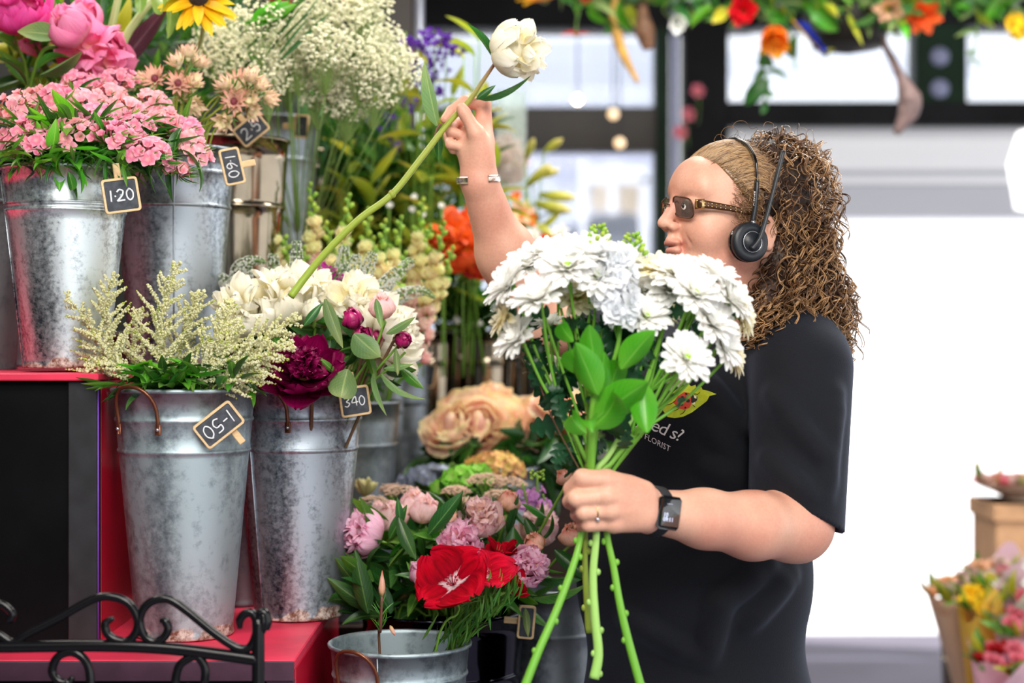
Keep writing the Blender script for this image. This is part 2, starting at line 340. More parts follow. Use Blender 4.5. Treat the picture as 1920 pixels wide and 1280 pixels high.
struct('pole', lp, m_pole, 'slim pale lavender pole between two dark uprights', 'pole', smooth=True)
lp = MB(); lp.tube([(px(786, 4.4), 4.4, 0), (px(786, 4.4), 4.4, 2.96)], .014, n=14)
struct('pole', lp, plain('steel_pole', srgb(150, 155, 168), .3, .7), 'grey steel pole at the end of the dark wall', 'pole', smooth=True)
lp = MB().box((px(722, 4.5), 4.5, 0), (px(775, 4.5), 4.56, 2.96), bev=.004)
struct('trim_12', lp, m_framew, 'brown black board at the end of the dark wall', 'post')
# glass panes
m_glass = bpy.data.materials.new('window_glass'); m_glass.use_nodes = True
nt = m_glass.node_tree; gb = nt.nodes['Principled BSDF']; gb.inputs['Base Color'].default_value = (.95, .97, 1, 1); gb.inputs['Roughness'].default_value = .02
tb = nt.nodes.new('ShaderNodeBsdfTransparent'); tb.inputs[0].default_value = (.9, .92, .96, 1); ms = nt.nodes.new('ShaderNodeMixShader'); ms.inputs[0].default_value = .12
nt.links.new(tb.outputs[0], ms.inputs[1]); nt.links.new(gb.outputs[0], ms.inputs[2]); nt.links.new(ms.outputs[0], nt.nodes['Material Output'].inputs[0])
for i, (x0, x1, y0, y1, lb) in enumerate(((640, 1228, 52, 200, 'clear transom pane top left behind the raised peony'), (1366, 1716, 48, 190, 'clear transom pane above the florist'),
        (1814, 2400, 48, 190, 'clear transom pane at the top right corner'), (640, 1228, 283, 640, 'large clear shop window pane left of the florist'))):
    struct('window_%d' % (i + 1), MB().box((px(x0), YB + .05, pz(y1)), (px(x1), YB + .058, pz(y0))), m_glass, lb, 'window')
# street beyond: pale building with an awning, white boards, blurred
m_bld = plain('pale_render', srgb(205, 210, 222), .8, noise=.05, nscale=1)
b = thing('building', 'pale grey building across the street seen through the shop window', 'building', P(1000, 800, 15))
def pbox(name, x0, x1, y0, y1, Y, d, mat, parent): return MB().box(P(x0, y1, Y), P(x1, y0, Y) + np.array([0, d, 0]), bev=.01).build(name, mat, parent, smooth=False)
pbox('wall', 700, 1229, 74, 620, 15, .4, m_bld, b)
pbox('wall', 1360, 2050, 96, 150, 15, .4, plain('pale_render_two', srgb(228, 232, 240), .8), b)
m_brick = plain('tan_panel', srgb(196, 178, 150), .8)
for q in ((1110, 1140, 340, 392), (1160, 1215, 338, 400)): pbox('window', q[0], q[1], q[2], q[3], 14.9, .1, m_brick, b)
pbox('awning', 990, 1226, 284, 312, 14.6, .5, plain('lilac_awning', srgb(196, 198, 216), .7), b)
bd = thing('display_board', 'bright white board standing outside the shop window', 'board', (P(1160, 640, 11)[0], 11, -.01))
pbox('panel', 1088, 1100, 300, 1003, 11, .04, m_fascia, bd); pbox('panel', 1100, 1218, 312, 345, 11, .04, m_fascia, bd); pbox('post', 1200, 1218, 330, 1003, 11, .04, m_fascia, bd); pbox('post', 1142, 1156, 345, 400, 11, .04, m_fascia, bd)
van = thing('van', 'grey van parked beyond the shop window, seen blurred left of the florist', 'van', (P(1120, 640, 11.6)[0], 12, -.01))
vb = MB(); xs = [1010, 1040, 1085, 1120, 1180, 1215, 1235, 1245]; tops = [452, 440, 415, 398, 398, 418, 440, 470]
G = np.array([[P(x, y, 11.6) for x, y in zip(xs, tops)], [P(x, 900, 11.6) for x in xs]])
G2 = G + np.array([0, 1.5, 0]); vb.grid(G); vb.grid(G2[::-1]); vb.grid(np.array([G[0], G2[0]])[::-1])
vb.build('body', plain('van_grey', srgb(120, 126, 140), .25, .4), van)
wb = MB().grid(np.array([[P(x, y, 11.58) for x, y in zip(xs[2:6], (425, 408, 408, 428))], [P(x, 442, 11.58) for x in xs[2:6]]])); wb.build('side_window', plain('van_glass', srgb(70, 76, 90), .1), van)
for x in (1040, 1200):
    MB().lathe([(0, 0), (.3, 0), (.33, .04), (.33, .2), (0, .2)], n=24, M=frame(P(x, 640, 11.55) * [1, 1, 0] + [0, 0, .32], (0, 1, 0))).build('wheel', m_blackp, van)
# ================================================================ the stepped display
m_red = plain('red_gloss_paint', srgb(196, 18, 50), .3, noise=.12, nscale=5, coat=.3)
m_redtop = plain('worn_red_paint', srgb(222, 50, 82), .5, noise=.14, nscale=9, bump=.3)
m_purple = plain('purple_brown_edge', srgb(74, 44, 62), .5, noise=.25, nscale=14)
ZU, ZL = CAM_H - .05, CAM_H - .476            # upper and lower step tops
XR = -.655                                   # right side of the upper block
up = thing('display_step', 'tall black display block with red side under the 1.20 bucket', 'display stand', (-1.3, 2.9, 0))
MB().box((-2.2, 2.62, ZL), (XR - .045, 2.635, ZU - .012), bev=.002).build('front_panel', m_blackp, up, smooth=False)
MB().box((XR - .047, 2.612, ZL), (XR, 2.637, ZU - .012), bev=.002).build('corner_trim', plain('charcoal_trim', srgb(30, 31, 35), .55, noise=.3, nscale=25), up, smooth=False)
MB().box((XR - .02, 2.637, ZL), (XR, 3.5, ZU - .012), bev=.001).build('side_panel', m_red, up, smooth=False)
MB().box((-2.2, 2.6, ZU - .012), (XR + .004, 3.5, ZU), bev=.002).build('top_board', m_redtop, up, smooth=False)
lo = thing('display_step', 'low display step with worn red top and purple edge behind the iron rail', 'display stand', (-1.0, 2.8, 0))
XL = -.325
MB().box((-2.2, 2.47, ZL - .016), (XL, 3.1, ZL), bev=.002).build('top_board', m_redtop, lo, smooth=False)
MB().box((-2.2, 2.462, ZL - .03), (XL, 2.47, ZL - .001), bev=.001).build('edge_trim', m_purple, lo, smooth=False)
MB().box((-2.2, 2.48, 0), (XL - .04, 2.49, ZL - .032), bev=.001).build('front_panel', m_blackp, lo, smooth=False)
MB().box((XL - .042, 2.468, 0), (XL - .001, 2.486, ZL - .03), bev=.001).build('corner_trim', m_purple, lo, smooth=False)
MB().box((XL - .012, 2.486, 0), (XL, 3.1, ZL - .016), bev=.001).build('side_panel', m_red, lo, smooth=False)
# a purple paint drip line on the corner of the tall block
g = MB(); g.tube([(XR + .001, 2.6125, ZL + .005), (XR + .001, 2.6125, ZU - .02)], .0012, n=5); g.build('paint_line', plain('violet_paint', srgb(120, 70, 190), .5), up)
# lower plinths, each carrying the vessels further right / behind
m_dkw = plain('dark_stained_wood', srgb(58, 40, 34), .55, noise=.3, nscale=8, stretch=(1, 1, 6))
ZF = CAM_H - .49 - .40                        # where the front bucket stands
def plinth(x0, x1, y0, y1, z, label, mat=None):
    t = thing('plinth', label, 'display stand', ((x0 + x1) / 2, (y0 + y1) / 2, 0))
    MB().box((x0 + .015, y0 + .015, 0), (x1 - .015, y1 - .015, z - .018), bev=.003).build('carcass', mat or m_dkw, t, smooth=False)
    MB().box((x0, y0, z - .018), (x1, y1, z), bev=.003).build('top_board', mat or m_dkw, t, smooth=False)
    return t
plinth(-.31, .17, 2.50, 3.24, ZF, 'low dark wooden plinth under the poppy bucket and the shiny peony bucket')
plinth(-.62, .42, 3.26, 3.92, .72, 'dark wooden plinth under the peach roses and hydrangeas')
plinth(-1.9, -.66, 3.52, 4.5, 1.30, 'tall dark wooden plinth behind the upper step')
plinth(-.64, .46, 3.94, 4.5, .98, 'dark wooden plinth under the row of mirror bright buckets')
# ================================================================ iron rail
m_iron = plain('black_gloss_iron', (.005, .005, .006), .18, 0, spec=.35)
YR = 2.33
rail = thing('iron_rail', 'black wrought iron rail with scrolls in front of the display', 'railing', P(480, 1500, YR))
def scroll(name, pts, r=.0062, Y=YR, n=7): 
    p = pxpath(pts, Y, n); k = len(p); rr = np.full(k, r); e = min(8, k // 4); rr[:e] = r * np.linspace(.55, 1, e); rr[-e:] = r * np.linspace(1, .55, e)
    return MB().tube(p, rr, n=10).build(name, m_iron, rail)
MB().tube(pxpath([(-160, 1210), (0, 1212), (180, 1210), (310, 1215), (420, 1228), (485, 1237)], YR), .0088, n=12).build('top_bar', m_iron, rail)
scroll('scroll', [(-60, 1150), (0, 1190), (24, 1203), (50, 1188), (110, 1158), (170, 1125), (205, 1118), (240, 1130), (258, 1160), (255, 1185), (238, 1202), (215, 1198), (200, 1185), (198, 1168), (213, 1158)])
scroll('scroll', [(300, 1162), (310, 1165), (315, 1180), (306, 1196), (288, 1203), (270, 1190), (262, 1165), (270, 1140), (290, 1125), (318, 1124), (352, 1146), (400, 1185), (440, 1212), (462, 1216), (475, 1203), (482, 1172), (474, 1150), (460, 1150), (450, 1162), (450, 1178)])
scroll('scroll', [(-60, 1120), (-20, 1130), (5, 1133), (22, 1148), (20, 1160), (12, 1165)])
scroll('scroll', [(137, 1268), (128, 1280), (110, 1276), (98, 1258), (106, 1234), (128, 1222), (150, 1228), (166, 1250), (170, 1290), (168, 1340)])
scroll('scroll', [(355, 1285), (330, 1290), (335, 1250), (358, 1232), (372, 1232), (384, 1250), (384, 1275), (376, 1290)])
MB().tube(pxpath([(484, 1158), (484, 1300), (484, 1900)], YR), .009, n=12).build('end_post', m_iron, rail)
g = MB(); g.ell(P(494, 1165, YR), (.006, .009, .018), n=14, m=10); g.build('curl_end', m_iron, rail)
g = MB(); g.tube(pxpath([(484, 1170), (488, 1152), (497, 1150), (500, 1166), (496, 1178)], YR), .0075, n=10); g.build('curl', m_iron, rail)
g = MB(); g.tube([P(-150, 1205, YR), P(-150, 1900, YR)], .009, n=12); g.build('end_post', m_iron, rail)
# ================================================================ buckets
m_galv1 = galv('galvanised_blue_grey', srgb(176, 192, 198), srgb(108, 122, 130), .40, 70, rust=True, metal=.75)
m_galv2 = galv('galvanised_dark_mottled', srgb(186, 196, 206), srgb(56, 64, 76), .34, 110, rust=True, metal=.85)
m_galv3 = galv('galvanised_silver_worn', srgb(222, 232, 236), srgb(70, 80, 90), .26, 120, rust=True, metal=.8)
m_galv4 = galv('galvanised_plain_grey', srgb(150, 158, 164), srgb(96, 104, 112), .38, 60, metal=.8)
m_shiny = plain('bright_steel', srgb(150, 138, 120), .14, 1.0, noise=.15, nscale=8)
m_chrome = plain('mirror_dark_steel', srgb(60, 60, 70), .06, 1.0)
m_copper = plain('brown_copper_handle', srgb(112, 66, 44), .3, .6)
m_rivet = plain('rivet_steel', srgb(205, 205, 210), .25, .9)
RIM = {}
def bucket(base, rt, rb, h, mat, label, rings=(.80, .875), handles=(), seam=None, name='bucket', group=None, tilt=0, ear=True):
    base = np.asarray(base, float); t = thing(name, label, 'bucket', base, group)
    R = lambda f: rb + (rt - rb) * f
    prof = [(0, .012), (rb - .004, .012), (rb - .004, .0), (rb + .0015, 0), (rb + .003, .003), (rb + .0015, .008)]
    fs = sorted(set(list(np.linspace(.04, .985, 12)) + [x + d for x in rings for d in (-.012, -.006, 0, .006, .012)]))
    for f in fs:
        e = 0
        for q in rings:
            if abs(f - q) < .0005: e = .0028
            elif abs(abs(f - q) - .006) < .0005: e = .0018
        prof.append((R(f) + e, f * h))
    prof += [(rt + .0005, h - .007), (rt + .004, h - .005), (rt + .0045, h - .001), (rt + .0015, h + .001), (rt - .002, h - .001), (rt - .002, h - .006), (R(.5) - .002, h * .5), (rb - .004, .016), (0, .016)]
    mb = MB().lathe(prof, base, n=56); mb.build('body', mat, t)
    if seam is not None:
        a = seam; pth = [base + np.array([(R(f) + .0012) * math.cos(a), (R(f) + .0012) * math.sin(a), f * h]) for f in (.01, .5, .985)]
        MB().tube(pth, .0016, n=5).build('seam', mat, t)
    RIM[t.name] = (rt, h, rb)
    for a in handles:
        c = R(.93) + .003; z0 = h * .905; w = .036 if ear else .03; pts = []
        for k in range(15):
            q = pi * k / 14; aa = a + math.cos(q) * w / c * 1.05
            rr = c + .006 + .016 * math.sin(q); pts.append(base + np.array([rr * math.cos(aa), rr * math.sin(aa), z0 - .012 + .056 * math.sin(q) ** .75 * (h / .4)]))
        pts = [pts[0] + np.array([0, 0, -.012])] + pts + [pts[-1] + np.array([0, 0, -.012])]
        hd = MB().tube(pts, .0032, n=8).build('handle', m_copper, t)
        for p in (pts[0], pts[-1]):
            dn = nrm((p - base) * [1, 1, 0]); 
            pl = MB().box((-.005, -.0015, -.009), (.005, .0015, .009), bev=.001, M=frame(p, (0, 0, 1), np.cross([0, 0, 1], dn)) ); pl.build('handle_plate', m_copper, hd)
            rv = MB().ell(p + dn * .002, .0032, n=8, m=6); rv.build('rivet', m_rivet, hd)
    return t
b150 = bucket(P(346, 1187, 2.69), .114, .077, .399, m_galv1, 'blue grey galvanised bucket with copper handle holding cream astilbe', handles=(-pi / 2 - .48,), rings=(.75, .875))
b340 = bucket(P(559, 1152, 2.87), .113, .075, .392, m_galv2, 'dark mottled galvanised bucket holding white and crimson peonies', handles=(-pi / 2 - .35,), rings=(.74, .87), seam=-pi / 2 - .75)
b120 = bucket(P(124, 689, 2.75), .105, .067, .330, m_galv3, 'silver worn galvanised bucket holding pink sweet williams', handles=(), rings=(.78, .815), seam=-pi / 2 - 1.25)
b160 = bucket(P(326, 694, 3.0), .110, .077, .400, m_galv2, 'dull grey galvanised bucket behind the 1.20 bucket', rings=(.735, .885), handles=(), seam=-pi / 2 + .2)
bucket(P(-55, 694, 2.95), .11, .077, .37, m_galv4, 'grey bucket cut off at the left edge of the picture', rings=(.8,))
bucket(P(440, 640, 3.25) * [1, 1, 0] + [0, 0, ZU], .105, .075, .445, m_shiny, 'bright steel bucket carrying the 2.50 chalk tag', rings=(.7,))
bucket(P(505, 640, 3.66) * [1, 1, 0] + [0, 0, 1.30], .11, .08, .47, m_galv4, 'tall plain grey bucket under the baby breath', rings=(.8,))
bucket(P(572, 640, 3.93) * [1, 1, 0] + [0, 0, 1.30], .085, .06, .43, m_shiny, 'short bright steel bucket behind the tall grey bucket', rings=(.78, .9))
bucket(P(462, 640, 3.02) * [1, 1, 0] + [0, 0, ZL], .075, .055, .36, m_galv4, 'grey bucket hidden between the two front buckets', rings=(.8,))
bfront = bucket(P(750, 1640, 2.70) * [1, 1, 0] + [0, 0, ZF], .1135, .078, .4, m_galv1, 'open galvanised bucket in the foreground holding red godetias', handles=(-pi / 2 - .55,), rings=(.76, .875), seam=-pi / 2 - .25)
bpeo = bucket(P(832, 1640, 3.02) * [1, 1, 0] + [0, 0, ZF], .150, .118, .405, m_chrome, 'big mirror dark steel bucket holding pink peonies', rings=(.6, .66, .72), ear=False)
MATS['galv_m'] = m_galv4
bucket(P(1035, 1640, 3.12) * [1, 1, 0] + [0, 0, ZF], .088, .07, .43, m_galv4, 'grey bucket beside the shiny peony bucket at the florist', rings=(.8,))
# row of bright buckets in the middle distance
for i, (x, rt, yt, Yd) in enumerate(((700, .07, 655, 3.70), (752, .064, 640, 3.86), (808, .06, 622, 4.05), (858, .06, 606, 4.22), (912, .06, 620, 4.05), (962, .06, 604, 4.22), (1015, .06, 618, 4.05), (1062, .06, 600, 4.22))):
    zb = .72 if Yd < 3.92 else .98
    zt = pz(yt, Yd); b_ = P(x, 600, Yd); b_[2] = zb
    bucket(b_, rt, rt * .8, zt - zb, m_shiny if i > 1 else m_galv4, '%s bucket, %s from the left in the blurred row left of the bouquet' % ('mirror bright steel' if i > 1 else 'dull grey steel', ORD[i + 1]), rings=(.75,), name='bucket')
# ================================================================ chalk price tags
m_slate = plain('slate_board', srgb(62, 66, 74), .75, noise=.28, nscale=90)
m_wood = plain('pale_birch_wood', srgb(222, 188, 140), .6, noise=.1, nscale=30, stretch=(1, 1, 6))
m_chalk = plain('white_chalk', srgb(240, 242, 245), .9)
GLY = {'1': [[(.35, 1), (.3, 0)]], '2': [[(.05, .8), (.3, 1), (.6, .85), (.5, .5), (.1, .1), (.05, .02), (.7, .05)]],
       '3': [[(.1, .9), (.4, 1), (.6, .8), (.3, .55), (.62, .35), (.4, .03), (.08, .1)]], '4': [[(.55, 0), (.5, 1), (.05, .4), (.75, .42)]],
       '5': [[(.65, 1), (.2, .95), (.15, .6), (.5, .6), (.62, .3), (.4, .02), (.08, .1)]],
       '6': [[(.5, 1), (.15, .6), (.1, .25), (.35, 0), (.6, .2), (.5, .48), (.15, .35)]],
       '0': [[(.35, 1), (.1, .75), (.08, .3), (.3, 0), (.58, .2), (.62, .7), (.35, 1), (.25, .9)]], '-': [[(.1, .5), (.5, .52)]], '.': [[(.15, .42), (.25, .5)]]}
def price_tag(x, y, Y, ang, w, h, txt, label, peg='up', yaw=0.0, back=False, th=None, pegside=0.0):
    """x,y pixel centre of the board; ang the reading direction in degrees"""
    o = P(x, y, Y); t = thing('price_tag', label, 'price tag', o)
    X = rz(0); M = tr(o) @ rz(yaw) @ np.array([[1, 0, 0, 0], [0, 0, -1, 0], [0, 1, 0, 0], [0, 0, 0, 1.0]]) @ rz(math.radians(ang))
    def rr(w, h, r, z, n=5):
        out = []
        for cx, cy, a0 in ((w / 2 - r, h / 2 - r, 0), (-w / 2 + r, h / 2 - r, 90), (-w / 2 + r, -h / 2 + r, 180), (w / 2 - r, -h / 2 + r, 270)):
            for k in range(n): q = math.radians(a0 + 90 * k / (n - 1)); out.append((cx + r * math.cos(q), cy + r * math.sin(q), z))
        return np.array(out)
    e = .0038; fr = MB()
    G = np.stack([rr(w - 2 * e, h - 2 * e, .003, .0012), rr(w - 2 * e, h - 2 * e, .003, .003), rr(w - .0012, h - .0012, .005, .003), rr(w, h, .0055, .002), rr(w, h, .0055, -.002), rr(w - .0012, h - .0012, .005, -.003), rr(.01, .01, .004, -.003)])
    fr.grid(xf(M, G), closed=True); fr.build('frame', m_wood, t, smooth=False)
    sl = MB(); G = np.stack([rr(w - 2 * e, h - 2 * e, .003, .0014), rr(.004, .004, .001, .0014)]); sl.grid(xf(M, G[::-1]), closed=True); s = sl.build('slate', m_slate, t, smooth=False)
    if not back:
        ch = MB(); n = len(txt); H = h * .5; adv = {'.': .32, '-': .6, '1': .5}; tot = sum(adv.get(c, .82) for c in txt); sc = min(H, (w - 4 * e) / tot * 1.05); xx = -tot * sc / 2
        for c in txt:
            for st in GLY[c]:
                p = spline([(xx + a * sc, -sc * .5 + b_ * sc, .0019) for a, b_ in st], 5); ch.tube(xf(M, p), (th or .0011), n=5)
            xx += adv.get(c, .82) * sc
        ch.build('chalk_writing', m_chalk, t)
    # clip peg behind
    Mp = M @ rz(math.radians({'up': 0, 'down': 180, 'right': -90, 'left': 90}[peg])) ; hh = (h if peg in ('up', 'down') else w) / 2
    MB().box((-.0055 + pegside, hh - .02, -.009), (.0055 + pegside, hh + .024, -.0035), bev=.001, M=Mp).build('clip', m_wood, t, smooth=False)
    return t
price_tag(227, 366, 2.615, 9, .057, .055, '1.20', 'small slate price tag reading 1.20 clipped to the silver bucket', 'up', yaw=.35, th=.0015)
price_tag(435, 312, 2.868, -77, .064, .036, '1.60', 'sideways slate price tag reading 1.60 on the dull grey bucket', 'up', yaw=.3, pegside=-.0)
price_tag(410, 796, 2.585, 218, .072, .045, '1-50', 'upside down slate price tag reading 1-50 on the astilbe bucket', 'up', yaw=.25, th=.0012, pegside=-.012)
price_tag(665, 752, 2.762, 8, .052, .050, '340', 'slate price tag ending in 40 half hidden by a leaf', 'up', yaw=.3)
price_tag(471, 243, 3.12, 40, .062, .042, '2.5', 'blurred slate price tag starting with 2 under the blushing bride flowers', 'up', yaw=.2)
price_tag(565, 237, 3.5, 88, .05, .032, '', 'small blurred tag seen from the back on the tall grey bucket', 'up', back=True)
price_tag(221, 158, 3.1, 80, .05, .028, '', 'narrow tag behind the pink sweet williams under the big leaves', 'up', back=True)
m_clear = plain('clear_tag_plastic', srgb(150, 156, 162), .15)
price_tag(987, 1166, 2.86, 85, .058, .03, '', 'small grey tag hanging from the rim of the shiny bucket', 'up', back=True)
price_tag(802, 703, 3.97, 80, .058, .038, '', 'blurred pale tag on the row of mirror bright buckets', 'up', back=True)
# ================================================================ flower kit (local +Z is the way the bloom faces)
def petal(L=1.0, Wd=.5, t0=60, t1=-20, cup=.3, ruf=.0, nu=8, nv=7, wexp=.6, tip=.6, seed=0, notch=0, twist=0, thick=0):
    """one petal: base at origin, grows with angle t0->t1 (deg from +Z, toward +X). width profile sin(pi u^tip)^wexp"""
    r = np.random.default_rng(seed); u = np.linspace(0, 1, nu); v = np.linspace(-1, 1, nv)
    ph = np.radians(t0 + (t1 - t0) * u); du = L / (nu - 1)
    x = np.concatenate([[0], np.cumsum(np.sin((ph[1:] + ph[:-1]) / 2) * du)]); z = np.concatenate([[0], np.cumsum(np.cos((ph[1:] + ph[:-1]) / 2) * du)])
    w = Wd * .5 * np.clip(np.sin(pi * np.clip(u * .97 + .015, 0, 1) ** tip), 0, 1) ** wexp
    nx = -np.cos(ph); nz = np.sin(ph)
    G = np.zeros((nu, nv, 3)); vv = v[None]; ww = w[:, None]
    cupd = cup * vv ** 2 * ww
    rr = np.zeros((nu, nv))
    if ruf:
        a = r.random(4) * 6.28; env = u[:, None] ** 2
        rr = ruf * L * env * (np.sin(vv * 7 + a[0]) * .5 + np.sin(vv * 13 + a[1]) * .35 + np.abs(vv) * np.sin(u[:, None] * 9 + a[2] + vv * 2) * .5)
    G[..., 0] = x[:, None] + nx[:, None] * (cupd + rr); G[..., 2] = z[:, None] + nz[:, None] * (cupd + rr); G[..., 1] = vv * ww
    if notch:
        s = np.maximum(0, u[:, None] - .7) / .3 * notch * L * (1 - np.abs(vv)) ** 2; G[..., 0] -= s * np.sin(ph)[:, None]; G[..., 2] -= s * np.cos(ph)[:, None]
    if ruf:
        je = (u[:, None] > .85) * ruf * L * .6 * r.standard_normal((1, nv)); G[..., 0] += je * np.sin(ph)[:, None]; G[..., 2] += je * np.cos(ph)[:, None]
    if twist: G = np.stack([G[i] @ rz(0)[:3, :3] if False else G[i] for i in range(nu)])
    return G
def leafG(L=1.0, Wd=.3, bend=40, fold=.25, nu=9, tip=.75, wave=.0, seed=0, nv=5, start=0):
    G = petal(L, Wd, start, start + bend, fold * 2, 0, nu, nv, .9, tip, seed)
    if wave:
        u = np.linspace(0, 1, nu)[:, None]; v = np.linspace(-1, 1, nv)[None]; G[..., 0] += wave * L * np.abs(v) * np.sin(u * 14 + seed)
    return G
def gm(name, G, mat): return MB().grid(G).mesh(name, mat)
LEAF = {}
def leafset(key, mat, Wd, bends=(-20, 25, 70), L=1.0, **kw):
    LEAF[key] = [gm('leaf', leafG(L, Wd, b, seed=i, **kw), mat) for i, b in enumerate(bends)]
G_ = dict
g_leafdark = organic('leaf_dark_green', [(0, srgb(42, 84, 34)), (.5, srgb(40, 92, 40)), (1, srgb(60, 108, 48))], .32, .25, vein=.15, rib=srgb(120, 160, 84), hue=.02, var=.3, spec=.5, tcol=(1, 1.2, .5))
g_leafmid = organic('leaf_mid_green', [(0, srgb(72, 120, 44)), (.5, srgb(66, 128, 44)), (1, srgb(100, 146, 56))], .36, .3, vein=.12, rib=srgb(150, 184, 96), hue=.025, var=.25, spec=.45, tcol=(1, 1.2, .5))
g_leafbright = organic('leaf_bright_green', [(0, srgb(96, 170, 50)), (.5, srgb(84, 176, 40)), (1, srgb(120, 190, 60))], .3, .35, vein=.1, rib=srgb(150, 205, 90), hue=.015, var=.15, spec=.5, tcol=(1, 1.2, .5))
g_leafyel = organic('leaf_yellow_green', [(0, srgb(150, 170, 60)), (.5, srgb(186, 190, 50)), (1, srgb(206, 204, 90))], .4, .35, vein=.15, hue=.03, var=.2)
g_leafolive = organic('leaf_sage_green', [(0, srgb(110, 140, 80)), (.5, srgb(112, 146, 88)), (1, srgb(150, 168, 100))], .45, .3, vein=.15, rib=srgb(170, 190, 120), hue=.02, var=.2)
g_stem = organic('stem_green', [(0, srgb(96, 140, 46)), (1, srgb(120, 160, 60))], .4, .0, vein=.15, var=.15, bump=0)
g_stembrt = organic('stem_bright_green', [(0, srgb(110, 176, 56)), (1, srgb(130, 186, 70))], .35, .0, vein=.2, vscale=8, var=.06)
g_stempur = organic('stem_purple_green', [(0, srgb(110, 90, 60)), (1, srgb(120, 70, 66))], .4, .0, vein=.2, var=.1)
g_stembrown = organic('stem_brown_green', [(0, srgb(150, 176, 60)), (.7, srgb(150, 160, 60)), (1, srgb(128, 76, 60))], .4, .0, vein=.15, vscale=8, var=.05)
leafset('peony', g_leafmid, .30); leafset('peonyd', g_leafdark, .30); leafset('broad', g_leafdark, .5); leafset('bright', g_leafbright, .42, bends=(-30, 40, 80, 120))
leafset('lance', g_leafmid, .16, bends=(-10, 30, 60)); leafset('lanced', g_leafdark, .14, bends=(0, 40, 70)); leafset('grass', g_leafdark, .06, bends=(10, 40, 80), nu=12)
leafset('yellow', g_leafyel, .36, bends=(-20, 20, 50)); leafset('sage', g_leafolive, .5, bends=(10, 50, 90)); leafset('sageb', g_leafolive, .26, bends=(10, 40, 70)); leafset('needle', g_leafmid, .09, bends=(0, 30, 50), nu=5, nv=3)
leafset('roundsage', g_leafolive, .72, bends=(20, 60))
def put_leaf(parent, key, p, d, L, roll=None, name='leaf', k=None, up=None):
    me = LEAF[key][RNG.integers(len(LEAF[key])) if k is None else k]
    x = up if up is not None else (RNG.standard_normal(3) if roll is None else roll)
    return inst(name, me, frame(p, d, x, L), parent)
def rdir(d, s): return nrm(nrm(d) + RNG.standard_normal(3) * s)
def stem(parent, pts, r=.0025, mat=None, n=6, taper=.8, name='stem', sp=5):
    p = spline(pts, sp); MB().tube(p, np.linspace(r, r * taper, len(p)), n=n).build(name, mat or g_stem, parent); return p
# ---- peony
def petal_meshes(kind, mat, specs):
    return [gm('petal', petal(**s), mat) for s in specs]
pe_pink = organic('petal_pink_peony', [(0, srgb(250, 205, 190)), (.45, srgb(240, 130, 178)), (1, srgb(250, 160, 200))], .5, .35, vein=.12, var=.1)
pe_hot = organic('petal_magenta_pink_peony', [(0, srgb(240, 140, 170)), (.5, srgb(232, 60, 160)), (1, srgb(248, 100, 184))], .5, .35, vein=.12, var=.1)
pe_pale = organic('petal_pale_pink_peony', [(0, srgb(206, 206, 130)), (.22, srgb(255, 222, 208)), (.92, srgb(255, 226, 228)), (1.0, srgb(248, 176, 194))], .5, .45, vein=.14, var=.08)
pe_lilac = organic('petal_lilac_pink_peony', [(0, srgb(224, 186, 140)), (.3, srgb(255, 206, 226)), (.93, srgb(255, 214, 236)), (1.0, srgb(234, 120, 172))], .5, .45, vein=.16, var=.08)
pe_white = organic('petal_cream_peony', [(0, srgb(246, 232, 180)), (.5, srgb(252, 248, 226)), (1, srgb(255, 252, 240))], .5, .35, vein=.06, var=.04)
pe_crim = organic('petal_crimson_peony', [(0, srgb(60, 0, 28)), (.5, srgb(104, 0, 50)), (1, srgb(150, 8, 84))], .38, .25, vein=.25, var=.2)
pe_plum = organic('petal_plum_bud', [(0, srgb(60, 24, 30)), (.4, srgb(120, 16, 64)), (1, srgb(206, 30, 120))], .28, .1, vein=.25, var=.1, spec=.6)
pe_coral = organic('petal_coral_bud', [(0, srgb(170, 160, 80)), (.35, srgb(236, 186, 146)), (.8, srgb(250, 196, 174)), (1, srgb(222, 110, 96))], .45, .25, vein=.18, var=.06)
g_calyx = organic('calyx_green', [(0, srgb(120, 150, 50)), (.6, srgb(140, 160, 60)), (1, srgb(150, 90, 70))], .4, .2, vein=.1, var=.15)
PB = {}
def peony_kit(key, mat):
    if key in PB: return PB[key]
    R = dict(bud=[petal(2.5, 2.0, 88, -62, .5, .008, 10, 9, .7, .8, i) for i in range(4)],
             ball=[petal(2.15, 1.35, 92, -34, .40, .03, 10, 9, .6, .88, i + 5, notch=.12) for i in range(4)],
             open=[petal(1.85, 1.5, 96, 14, .34, .05, 10, 9, .55, .88, i + 9) for i in range(4)],
             crum=[petal(1.15, .95, 45, -45, .5, .07, 8, 9, .6, .9, i + 13) for i in range(4)])
    PB[key] = {k: [gm('petal', G, mat) for G in v] for k, v in R.items()}
    PB[key]['raw'] = {k: [MB().grid(G) for G in v] for k, v in R.items()}; PB[key]['mat'] = mat
    return PB[key]
